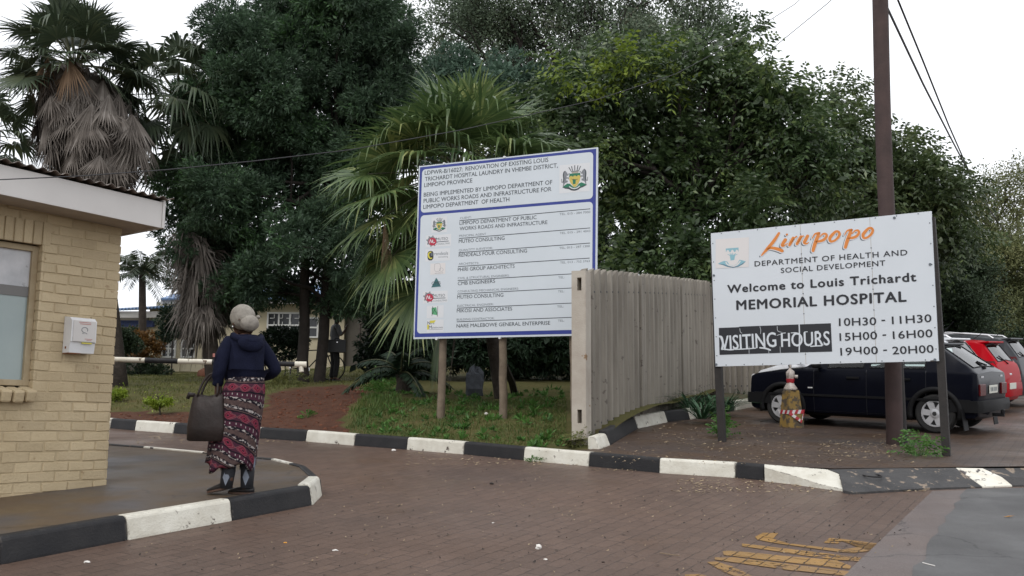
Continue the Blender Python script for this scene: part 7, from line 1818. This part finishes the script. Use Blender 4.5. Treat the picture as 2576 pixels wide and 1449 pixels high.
    m = MB()                                    # inner wheel housings and dark underside
    m.box((0, 0, P['wr'] - 0.02), (tab[-1][0] * 2 - 0.6, P['hw'] * 1.25, 0.16)); m.build('underbody', trim, car)
    m = MB()
    for x, w_ in ((0.25, 0.42), (-0.75, 1.05)):
        for y in ((-0.36, 0.36) if w_ < 1 else (0,)):
            m.box((x - 0.25, y, 0.45), (0.5, w_ if w_ < 1 else 1.1, 0.16), bev=0.05); m.box((x - 0.50, y, 0.72), (0.14, (w_ if w_ < 1 else 1.1) * 0.95, 0.55), Ry(-0.2), bev=0.05)
            if w_ < 1: m.box((x - 0.57, y, 1.05), (0.08, 0.24, 0.16), bev=0.03)
    m.box((tab[-1][0] - 1.35, 0, P['tab'][0][2] * 0.0 + 0.82), (0.35, P['hw'] * 1.6, 0.16), bev=0.05); m.build('seats', M['seat_cloth'], car)
    return car, body, sec
Ry = lambda a: np.array([[math.cos(a), 0, math.sin(a)], [0, 1, 0], [-math.sin(a), 0, math.cos(a)]])
def flush(car, name, sec, x0, x1, z0, z1, mat, sg=1, t=0.012, parent=None, off=0.0):
    """a panel laid on the car's side between two stations and two heights"""
    m = MB(); rows = []
    for x in np.linspace(x0, x1, 8):
        s = sec(x); ys = np.interp([z0, z1], [p[1] for p in s[1:7]], [p[0] for p in s[1:7]])
        rows.append([V3(x, sg * (ys[0] - 0.01), z0), V3(x, sg * (ys[0] + t + off), z0 + 0.004), V3(x, sg * (ys[1] + t + off), z1 - 0.004), V3(x, sg * (ys[1] - 0.01), z1)])
    m.loft(rows); return m.build(name, mat, parent or car)
def arc_flare(car, x, wr, r0, r1, y, sg, mat, a0=-0.25, a1=math.pi + 0.25):
    m = MB(); rows = []
    for a in np.linspace(a0, a1, 26): c, s = math.cos(a), math.sin(a); rows.append([V3(x + r * c, sg * yy, wr + r * s) for r, yy in ((r0, y - 0.05), (r0, y + 0.012), ((r0 + r1) / 2, y + 0.022), (r1, y + 0.006), (r1, y - 0.05))])
    m.loft(rows); return m.build('wheel_arch', mat, car, smooth=True)
# ---- the dark hatchback: square five door body of the nineteen eighties
gr = gnd(2356, 1090, 0.15); hd = unit([-0.7615, 0.648, 0])
GH = math.atan2(hd[1], hd[0])
side_n = np.array([-hd[1], hd[0], 0])           # its left, the side towards the camera
gc = gr + hd * 1.20 - side_n * 0.74; gc[2] = float(base_z(gc[1])) + 0.15
PG = dict(paint='car_navy', hw=0.815, wr=0.292, arch=0.335, axles=(1.20, -1.20), spokes=6, sw=0.19,
    tab=[(-1.80, 0.80, 0.79, 0.72, 0.745, 0.70, 0.30), (-1.785, 0.90, 0.88, 0.765, 0.765, 0.72, 0.24), (-1.74, 0.935, 0.90, 0.79, 0.785, 0.70, 0.20), (-1.20, 1.31, 0.925, 0.80, 0.80, 0.575, 0.17), (-1.05, 1.345, 0.925, 0.80, 0.805, 0.565, 0.17), (-0.4, 1.365, 0.92, 0.805, 0.81, 0.56, 0.17),
         (0.15, 1.345, 0.915, 0.805, 0.81, 0.56, 0.17), (0.28, 1.32, 0.915, 0.805, 0.81, 0.57, 0.17), (0.86, 0.94, 0.90, 0.805, 0.805, 0.66, 0.17), (1.3, 0.895, 0.865, 0.80, 0.80, 0.68, 0.17), (1.70, 0.83, 0.80, 0.79, 0.785, 0.68, 0.19), (1.77, 0.79, 0.77, 0.77, 0.77, 0.68, 0.22), (1.79, 0.72, 0.70, 0.75, 0.75, 0.68, 0.26)],
    side=((-1.06, -0.72), (-0.68, -0.24), (-0.14, 0.44)), screen=(0.30, 0.84), rear=(-1.68, -1.24), crown=0.02)
golf, gbody, gsec = make_car('hatchback_car', 'dark navy square bodied five door hatchback parked behind the welcome sign', gc, GH, PG)
T_ = M['trim_black']
for sg in (1, -1):
    flush(golf, 'rubbing_strip', gsec, -1.70, 1.70, 0.475, 0.515, T_, sg)
    flush(golf, 'sill_trim', gsec, -0.84, 0.84, 0.17, 0.25, T_, sg, 0.006)
    flush(golf, 'door_handle', gsec, -0.08, 0.12, 0.775, 0.808, T_, sg, 0.025); flush(golf, 'door_handle', gsec, -0.86, -0.68, 0.775, 0.808, T_, sg, 0.025)
    flush(golf, 'badge', gsec, 0.68, 0.76, 0.60, 0.625, M['white_metal'], sg, 0.004)
    for x in PG['axles']: arc_flare(golf, x, PG['wr'], 0.325, 0.40, 0.805, sg, T_)
    m = MB()                                   # door gaps
    for xd in (-1.08, -0.19, 0.66): m.add([V3(xd - 0.004, sg * (gsec(xd)[k][0] + 0.0025), gsec(xd)[k][1]) for k in (2, 3, 4, 5, 6)] + [V3(xd + 0.004, sg * (gsec(xd)[k][0] + 0.0025), gsec(xd)[k][1]) for k in (6, 5, 4, 3, 2)], [(0, 1, 8, 9), (1, 2, 7, 8), (2, 3, 6, 7), (3, 4, 5, 6)])
    m.build('door_gap', M['ink_black'], golf)
    m = MB(); m.box((0.58, sg * 0.90, 0.985), (0.10, 0.17, 0.11), bev=0.03); m.box((0.58, sg * 0.80, 0.955), (0.05, 0.08, 0.04)); m.build('door_mirror', T_, golf)
    m = MB(); m.box((-1.62, sg * 0.80, 0.23), (0.012, 0.22, 0.32), Ry(0.12)); m.build('mud_flap', T_, golf)
    m = MB(); m.box((-1.805, sg * 0.58, 0.655), (0.035, 0.30, 0.17), bev=0.008); m.build('tail_light', M['lamp_red'], golf)
    m = MB(); m.lathe([(0.085, 0), (0.08, 0.02), (0, 0.03)], (1.785, sg * 0.52, 0.62), (1, 0, 0), 20); m.build('headlight', M['lamp_clear'], golf)
def bumper(car, x, sg, hw, z0, z1, mat, wrap=0.45, proud=0.08):
    m = MB(); rows = []
    for y, dx in ((-hw - .015, -wrap), (-hw - .015, -0.06), (-hw + .07, 0), (hw - .07, 0), (hw + .015, -0.06), (hw + .015, -wrap)):
        X = x + sg * (proud + dx); rows.append([V3(X - sg * 0.06 * (abs(y) < hw), y * (0.93 if abs(y) > hw else 1), z0 + .01), V3(X, y, z0), V3(X + sg * 0.012, y, (z0 + z1) / 2), V3(X, y, z1), V3(X - sg * 0.09 * (abs(y) < hw), y * (0.93 if abs(y) > hw else 1), z1 + 0.004)])
    m.loft(rows); return m.build('bumper', mat, car, auto=40)
bumper(golf, -1.80, -1, 0.79, 0.33, 0.50, T_, 0.45, 0.055); bumper(golf, 1.775, 1, 0.79, 0.33, 0.50, T_)
m = MB(); m.box((-1.812, 0.0, 0.655), (0.012, 0.44, 0.12), bev=0.004); pl_ = m.build('number_plate', M['plate'], golf)
m = MB()
for k, y in enumerate((-0.15, -0.09, -0.03, 0.05, 0.10, 0.16)): m.box((-1.8195, y, 0.655), (0.002, 0.030, 0.06))
m.build('plate_digit', M['ink_soft'], pl_)
m = MB(); m.box((-1.795, 0.52, 0.845), (0.01, 0.12, 0.025)); m.box((-1.795, -0.52, 0.845), (0.01, 0.12, 0.025)); m.build('boot_badge', M['alloy'], golf)
m = MB(); m.tube([V3(-1.70, 0.1, 0.985), V3(-1.60, 0.05, 1.065), V3(-1.66, -0.22, 1.01)], 0.012, 6); m.box((-1.705, 0.1, 0.975), (0.06, 0.07, 0.04)); m.build('rear_wiper', T_, golf)
m = MB(); m.tube([V3(-1.1, 0.45, 1.33), V3(-1.40, 0.5, 1.66)], 0.006, 5); m.build('aerial', T_, golf)
m = MB(); m.box((-1.21, 0, 1.318), (0.10, 1.05, 0.035), Ry(0.3), bev=0.012); m.build('roof_spoiler', M['car_navy'], golf)
m = MB(); m.box((-1.90, 0.1, 0.28), (0.16, 0.05, 0.05)); m.lathe([(0.03, 0), (0.03, 0.05), (0.0, 0.07)], (-1.96, 0.1, 0.30), (0, 0, 1), 10); m.build('tow_hitch', T_, golf)
m = MB(); m.box((1.795, 0, 0.62), (0.02, 0.86, 0.16), bev=0.006); m.build('grille', T_, golf)

# ---- modern hatchbacks beyond it
def modern(name, label, paint, loc, rz, s=1.0, tall=1.0, rails=False, lampc='lamp_red'):
    hz = tall
    P = dict(paint=paint, hw=0.86, wr=0.315, arch=0.355, axles=(1.27, -1.27), spokes=5, sw=0.14, rearglass='glass_dark',
        tab=[(-2.02, 0.72 * hz, 0.71 * hz, 0.74, 0.76, 0.72, 0.34), (-1.98, 0.92 * hz, 0.90 * hz, 0.82, 0.80, 0.72, 0.28), (-1.94, 1.03 * hz, 0.97 * hz, 0.85, 0.83, 0.70, 0.22), (-1.66, 1.43 * hz, 0.99 * hz, 0.86, 0.845, 0.62, 0.2), (-1.50, 1.475 * hz, 0.985 * hz, 0.86, 0.85, 0.595, 0.2), (-0.5, 1.54 * hz, 0.96 * hz, 0.86, 0.86, 0.60, 0.2),
             (0.2, 1.50 * hz, 0.94 * hz, 0.86, 0.86, 0.60, 0.2), (0.42, 1.45 * hz, 0.94 * hz, 0.86, 0.86, 0.60, 0.2), (1.22, 1.00 * hz, 0.93 * hz, 0.86, 0.84, 0.66, 0.2), (1.75, 0.84 * hz, 0.80 * hz, 0.84, 0.80, 0.66, 0.22), (1.95, 0.68 * hz, 0.65 * hz, 0.76, 0.72, 0.62, 0.26), (1.99, 0.56 * hz, 0.54 * hz, 0.70, 0.66, 0.58, 0.28)],
        side=((-1.44, -0.98), (-0.90, -0.20), (-0.12, 0.56)), screen=(0.46, 1.18), rear=(-1.915, -1.68), crown=0.03)
    c, b, sec_ = make_car(name, label, loc, rz, P)
    for sg in (1, -1):
        m = MB(); rows = []
        for f in np.linspace(0, 1, 6):
            z = (0.72 + 0.36 * f) * hz; x = -1.985 + 0.11 * f ** 1.5; w = 0.20 - 0.11 * f
            rows.append([V3(x - 0.012, sg * (0.80 - 0.06 * f - w), z), V3(x - 0.02, sg * (0.80 - 0.07 * f), z), V3(x + 0.16, sg * (0.845 - 0.04 * f), z)])
        m.loft(rows, cap=False, closed=False); m.build('tail_light', M[lampc], c, smooth=True)
        m = MB(); m.box((0.85, sg * 0.96, 1.02 * hz), (0.12, 0.2, 0.14), bev=0.04); m.build('door_mirror', M[paint], c)
        flush(c, 'door_handle', sec_, -0.1, 0.1, 0.82 * hz, 0.85 * hz, M[paint], sg, 0.03)
        m = MB(); m.box((1.86, sg * 0.6, 0.68 * hz), (0.22, 0.28, 0.13), bev=0.04); m.build('headlight', M['lamp_clear'], c)
        if rails:
            m = MB(); m.tube([V3(x, sg * 0.585, z) for x, z in ((-1.42, 1.475 * hz), (-1.32, 1.54 * hz), (-0.5, 1.60 * hz), (0.1, 1.565 * hz), (0.2, 1.51 * hz))], 0.018, 6); m.build('roof_rail', M['alloy'], c)
    bumper(c, -1.97, -1, 0.83, 0.32, 0.62 * hz, M[paint], 0.5, 0.06); bumper(c, 1.95, 1, 0.74, 0.28, 0.52, M[paint], 0.3, 0.05)
    m = MB(); m.box((-2.045, 0, 0.56 * hz), (0.012, 0.46, 0.12), bev=0.004); m.build('number_plate', M['plate'], c)
    m = MB(); m.box((-1.64, 0, 1.455 * hz), (0.24, 1.10, 0.035), Ry(0.12), bev=0.012); m.build('roof_spoiler', M[paint], c)
    m = MB(); m.tube([V3(-1.965, 0, 1.02 * hz), V3(-1.87, 0.3, 1.18 * hz)], 0.012, 5); m.build('rear_wiper', T_, c)
    m = MB(); m.tube([V3(-1.3, 0, 1.50 * hz), V3(-1.52, 0, 1.68 * hz)], 0.006, 5); m.build('aerial', T_, c)
    m = MB(); m.box((-1.99, 0, 0.80 * hz), (0.05, 0.16, 0.05), bev=0.015); m.build('boot_badge', M['alloy'], c)
    return c
def slot(k, back, turn=0.0):
    p = gc - side_n * k + hd * back; p[2] = float(base_z(p[1])) + 0.15; return p
modern('hatchback_car', 'white hatchback with roof rails parked between the dark hatchback and the red car', 'car_white', slot(2.5, 1.08), GH, tall=0.97, rails=True)
modern('hatchback_car', 'bright red hatchback parked between the white car and the grey car', 'car_red', slot(5.0, 1.13), GH, tall=0.94)
modern('hatchback_car', 'grey hatchback with pale roof rails at the edge of the parking row', 'car_grey', slot(7.6, 1.35), GH, tall=1.0, rails=True)

# ================================================================ small things
bb = gnd(1992, 1074, 0.15)
bol = thing('concrete_bollard', 'yellow painted tapered concrete block with red and white tape beside the dark car', 'bollard', bb)
m = MB(); ang = rotz(math.radians(20)); rows = []
for z, w, d in ((-0.05, 0.15, 0.125), (0.0, 0.147, 0.122), (0.56, 0.098, 0.085), (0.575, 0.09, 0.078)): rows.append([ang @ V3(sx * w, sy * d, z) for sx, sy in ((-1, -1), (1, -1), (1, 1), (-1, 1))])
m.loft(rows); m.build('block', M['bollard_yellow'], bol)
def tband(pts, wdt, nm):
    m = MB(); pts = [ang @ V3(*p) for p in pts]; k = 0; P = []
    for a, b in zip(pts[:-1], pts[1:]):
        n = max(2, int(np.linalg.norm(b - a) / 0.05))
        for i in range(n): P.append(a + (b - a) * i / n)
    P.append(pts[-1])
    for i in range(len(P) - 1):
        sk_ = V3(0, 0, 0.0); a, b = P[i], P[i + 1]; u = V3(0, 0, wdt); s = (b - a) * 0.6
        m.add([a, b, b + u + s, a + u + s], [(0, 1, 2, 3)], i % 2)
    return m.build(nm, [M['tape_red'], M['tape_white']], bol)
tband([(-0.137, -0.115, 0.20), (0.132, -0.115, 0.21), (0.137, 0.11, 0.20), (-0.135, 0.115, 0.21), (-0.137, -0.115, 0.20)], 0.06, 'tape'); tband([(-0.142, -0.122, 0.20), (0.02, -0.138, 0.10), (0.08, -0.142, 0.06), (0.145, -0.125, 0.19)], 0.055, 'tape')
wb_ = thing('wrapped_lamp', 'white plastic wrapped bundle bound with red tape standing on the yellow block', 'bundle', bb + [0, 0, 0.575])
m = MB(); m.lathe([(0.105, 0.0), (0.10, 0.03), (0.06, 0.10), (0.045, 0.15), (0.062, 0.20), (0.066, 0.26), (0.05, 0.30), (0.022, 0.325), (0.018, 0.36), (0.028, 0.40), (0.0, 0.41)], (0, 0, 0), (0, 0, 1), 14)
for i in range(len(m.v)): m.v[i] = tuple(np.array(m.v[i]) * (1 + random.uniform(-.12, .12)))
m.build('plastic_wrap', M['plastic'], wb_, smooth=True)
m = MB(); m.lathe([(0.055, 0.12), (0.064, 0.16), (0.066, 0.185)], (0, 0, 0), (0, 0, 1), 14); m.build('tape', M['tape_red'], wb_)
m = MB()
for a in (0.3, 2.0, 3.9): m.tube([V3(0.02 * math.cos(a), 0.02 * math.sin(a), 0.32), V3(0.06 * math.cos(a), 0.06 * math.sin(a), 0.30), V3(0.085 * math.cos(a), 0.085 * math.sin(a), 0.22)], [0.012, 0.016, 0.008], 6)
m.tube([V3(0.06, -0.03, 0.22), V3(0.105, -0.05, 0.215)], 0.028, 10); m.build('plastic_tail', M['plastic'], wb_, smooth=True)

# iron ring on the ramp slab, litter, leaves and sticks
rp = gnd(2195, 1199, 0.105)
m = MB(); m.tube([rp + V3(0.085 * math.cos(a), 0.11 * math.sin(a), 0.012 + 0.009 * math.sin(a)) for a in np.linspace(0, 2 * math.pi, 25)], 0.008, 6, cap=False); tag(m.build('iron_ring', M['black_paint'], None), 'dark iron ring lying on the worn black ramp slab', 'ring')
def crumple(name, label, p, s, mat, cat='litter', group=None, flat=0.5, seed=0):
    random.seed(seed); m = MB(); m.ball(p + V3(0, 0, s * flat * 0.55), (s, s * 0.8, s * flat), 8, 5, jit=0.3); tag(m.build(name, M[mat], None), label, cat, group)
crumple('crumpled_paper', 'crumpled white paper lying alone in the middle of the paved road', gnd(1355, 1381), 0.026, 'litter_white', seed=1, flat=0.8)
crumple('crumpled_paper', 'white scrap of litter on the grass beside a log post of the project board', lawn_point(1222, 1045), 0.035, 'litter_white', seed=2, flat=0.8)
crumple('crumpled_paper', 'white scrap of litter against the black kerb block below the grass', gnd(991, 1134), 0.030, 'litter_white', seed=3)
for i, (u, v, s, lab) in enumerate(((1237, 1218, 0.028, 'dark clod of dirt on the road below the slotted fence post'), (718, 1366, 0.014, 'small orange stone on the road near the island kerb'), (218, 1415, 0.020, 'pale flat scrap on the road in front of the white island kerb block'), (843, 1386, 0.020, 'pale flat scrap on the road midway to the island kerb'), (1372, 1408, 0.014, 'small pale scrap just below the crumpled paper'), (1240, 1316, 0.012, 'tiny cream stone in the middle of the road'), (1517, 1415, 0.012, 'small brown crumb near the yellow letters'))):
    crumple(('clod', 'stone', 'paper_scrap', 'paper_scrap', 'paper_scrap', 'stone', 'clod')[i], lab, gnd(u, v), s, ('bark', 'leaf_orange', 'litter_white', 'litter_white', 'litter_white', 'litter_white', 'bark')[i], seed=20 + i, flat=0.35)
def flat_leaf(name, label, p, L, W, ang_, mat, cat='leaf'):
    m = MB(); d = V3(math.cos(ang_), math.sin(ang_), 0.02); s = V3(-math.sin(ang_), math.cos(ang_), 0); m.add([p, p + d * L * .5 + s * W / 2 + [0, 0, .008], p + d * L + [0, 0, .01], p + d * L * .5 - s * W / 2 + [0, 0, .008], p + d * L * .5 + [0, 0, .001]], [(0, 1, 4), (1, 2, 4), (2, 3, 4), (3, 0, 4)]); tag(m.build(name, M[mat], None), label, cat)
flat_leaf('fallen_leaf', 'orange fallen leaf on the grey asphalt street', gnd(2524, 1304) + [0, 0, 0.012], 0.09, 0.03, -0.2, 'leaf_orange')
def stick(label, px, r, mat='straw'):
    P = [gnd(u, v) + [0, 0, 0.012] for u, v in px]; m = MB(); m.tube(P, r, 5); tag(m.build('stick', M[mat], None), label, 'stick')
stick('pale thin stick on the road near the bottom edge beside the yellow letters', [(1660, 1395), (1690, 1400), (1710, 1402)], 0.003)
stick('white stick lying on the asphalt edge of the street', [(2321, 1420), (2336, 1424), (2352, 1428)], 0.0035, 'litter_white')
# straw, twigs and dead leaves strewn over the parking paving: nobody could count them
def strew(name, label, n, areas, lift, seed, mat='straw', Ls=(0.02, 0.10), wd=0.007):
    rng = np.random.default_rng(seed); V = []; F = []
    while len(F) < n:
        u0, u1, v0, v1 = areas[int(rng.integers(len(areas)))]; p = gnd(rng.uniform(u0, u1), rng.uniform(v0, v1), lift); a = rng.uniform(0, math.pi); L = rng.uniform(*Ls); d = V3(math.cos(a), math.sin(a), SLOPE * math.sin(a)); s = V3(-math.sin(a), math.cos(a), SLOPE * math.cos(a)) * wd * rng.uniform(.5, 1.5); p = p + [0, 0, 0.006]
        b = len(V); V += [p - s, p + s, p + d * L + s * .5 + [0, 0, rng.uniform(0, .012)], p + d * L - s * .5 + [0, 0, .002]]; F.append((b, b + 1, b + 2, b + 3))
    o = big_obj(name, V, F, M[mat], None); tag(o, label, 'litter', kind='stuff')
strew('straw_litter', 'straw and dry leaf bits strewn over the parking paving', 900, [(1600, 2330, 1085, 1165), (1500, 2300, 1110, 1170), (1640, 2000, 1060, 1120), (2060, 2250, 1110, 1150)], 0.15, 101, Ls=(0.012, 0.07), wd=0.004)
strew('leaf_litter', 'dead leaf bits gathered along the foot of the far kerb', 900, [(1480, 2100, 1180, 1186), (1700, 2150, 1206, 1240), (2150, 2330, 1228, 1238), (1020, 1500, 1140, 1172), (340, 900, 1094, 1118)], 0.0, 102, Ls=(0.015, 0.06), wd=0.008)
strew('grit', 'small pale bits of grit scattered over the road', 350, [(300, 2300, 1200, 1449), (800, 2000, 1180, 1300)], 0.0, 103, Ls=(0.006, 0.02), wd=0.004)
strew('dirt_crumbs', 'dark crumbs of soil scattered over the road', 300, [(300, 2300, 1180, 1449)], 0.0, 104, 'bark', (0.008, 0.03), 0.006)
rc = np.random.default_rng(105); m = MB(); k = 0
while k < 420:                                  # clods and stones on the bare soil: nobody could count them
    u, v = rc.uniform(290, 930), rc.uniform(985, 1100); p = gnd(u, v, 0.3); p[2] = float(lawn_z(p[0], p[1]))
    if soil_at(p[None])[0] < 0.6 or p[1] < np.interp(p[0], kp_x, kp_y) + 0.2: continue
    s_ = 0.012 + 0.03 * rc.uniform() ** 3; m.ball(p, (s_ * 1.2, s_, s_ * 0.8), 5, 3, jit=0.25); k += 1
tag(m.build('clods', M['soil'], None), 'clods of red earth and small stones on the bare soil path', 'soil', kind='stuff')
# things in the shade under the board
rk = lawn_point(1188, 1000)
m = MB(); m.ball(rk + V3(0, 0.9, 0.26), (0.20, 0.16, 0.34), 9, 7, jit=0.2); tag(m.build('boulder', M['rock'], None), 'bluish grey boulder in the dark shade under the project board', 'rock')
lg_a, lg_b = lawn_point(1302, 992), far(1262, 893, 17.2)
m = MB(); limb(m, lg_a - [0, 0, .1], lg_b, 0.075, 0.06, rg, 6, 0.05); tag(m.build('leaning_log', M['bark'], None), 'dark log leaning in the shade behind a post of the project board', 'log')
hp = lawn_point(545, 948)
m = MB(); m.ball(hp + V3(0, 0, 0.02), (0.55, 0.4, 0.36), 12, 8, jit=0.12); tag(m.build('soil_heap', M['soil'], None, smooth=True), 'heap of red soil at the foot of the palm beyond the barrier', 'soil heap')
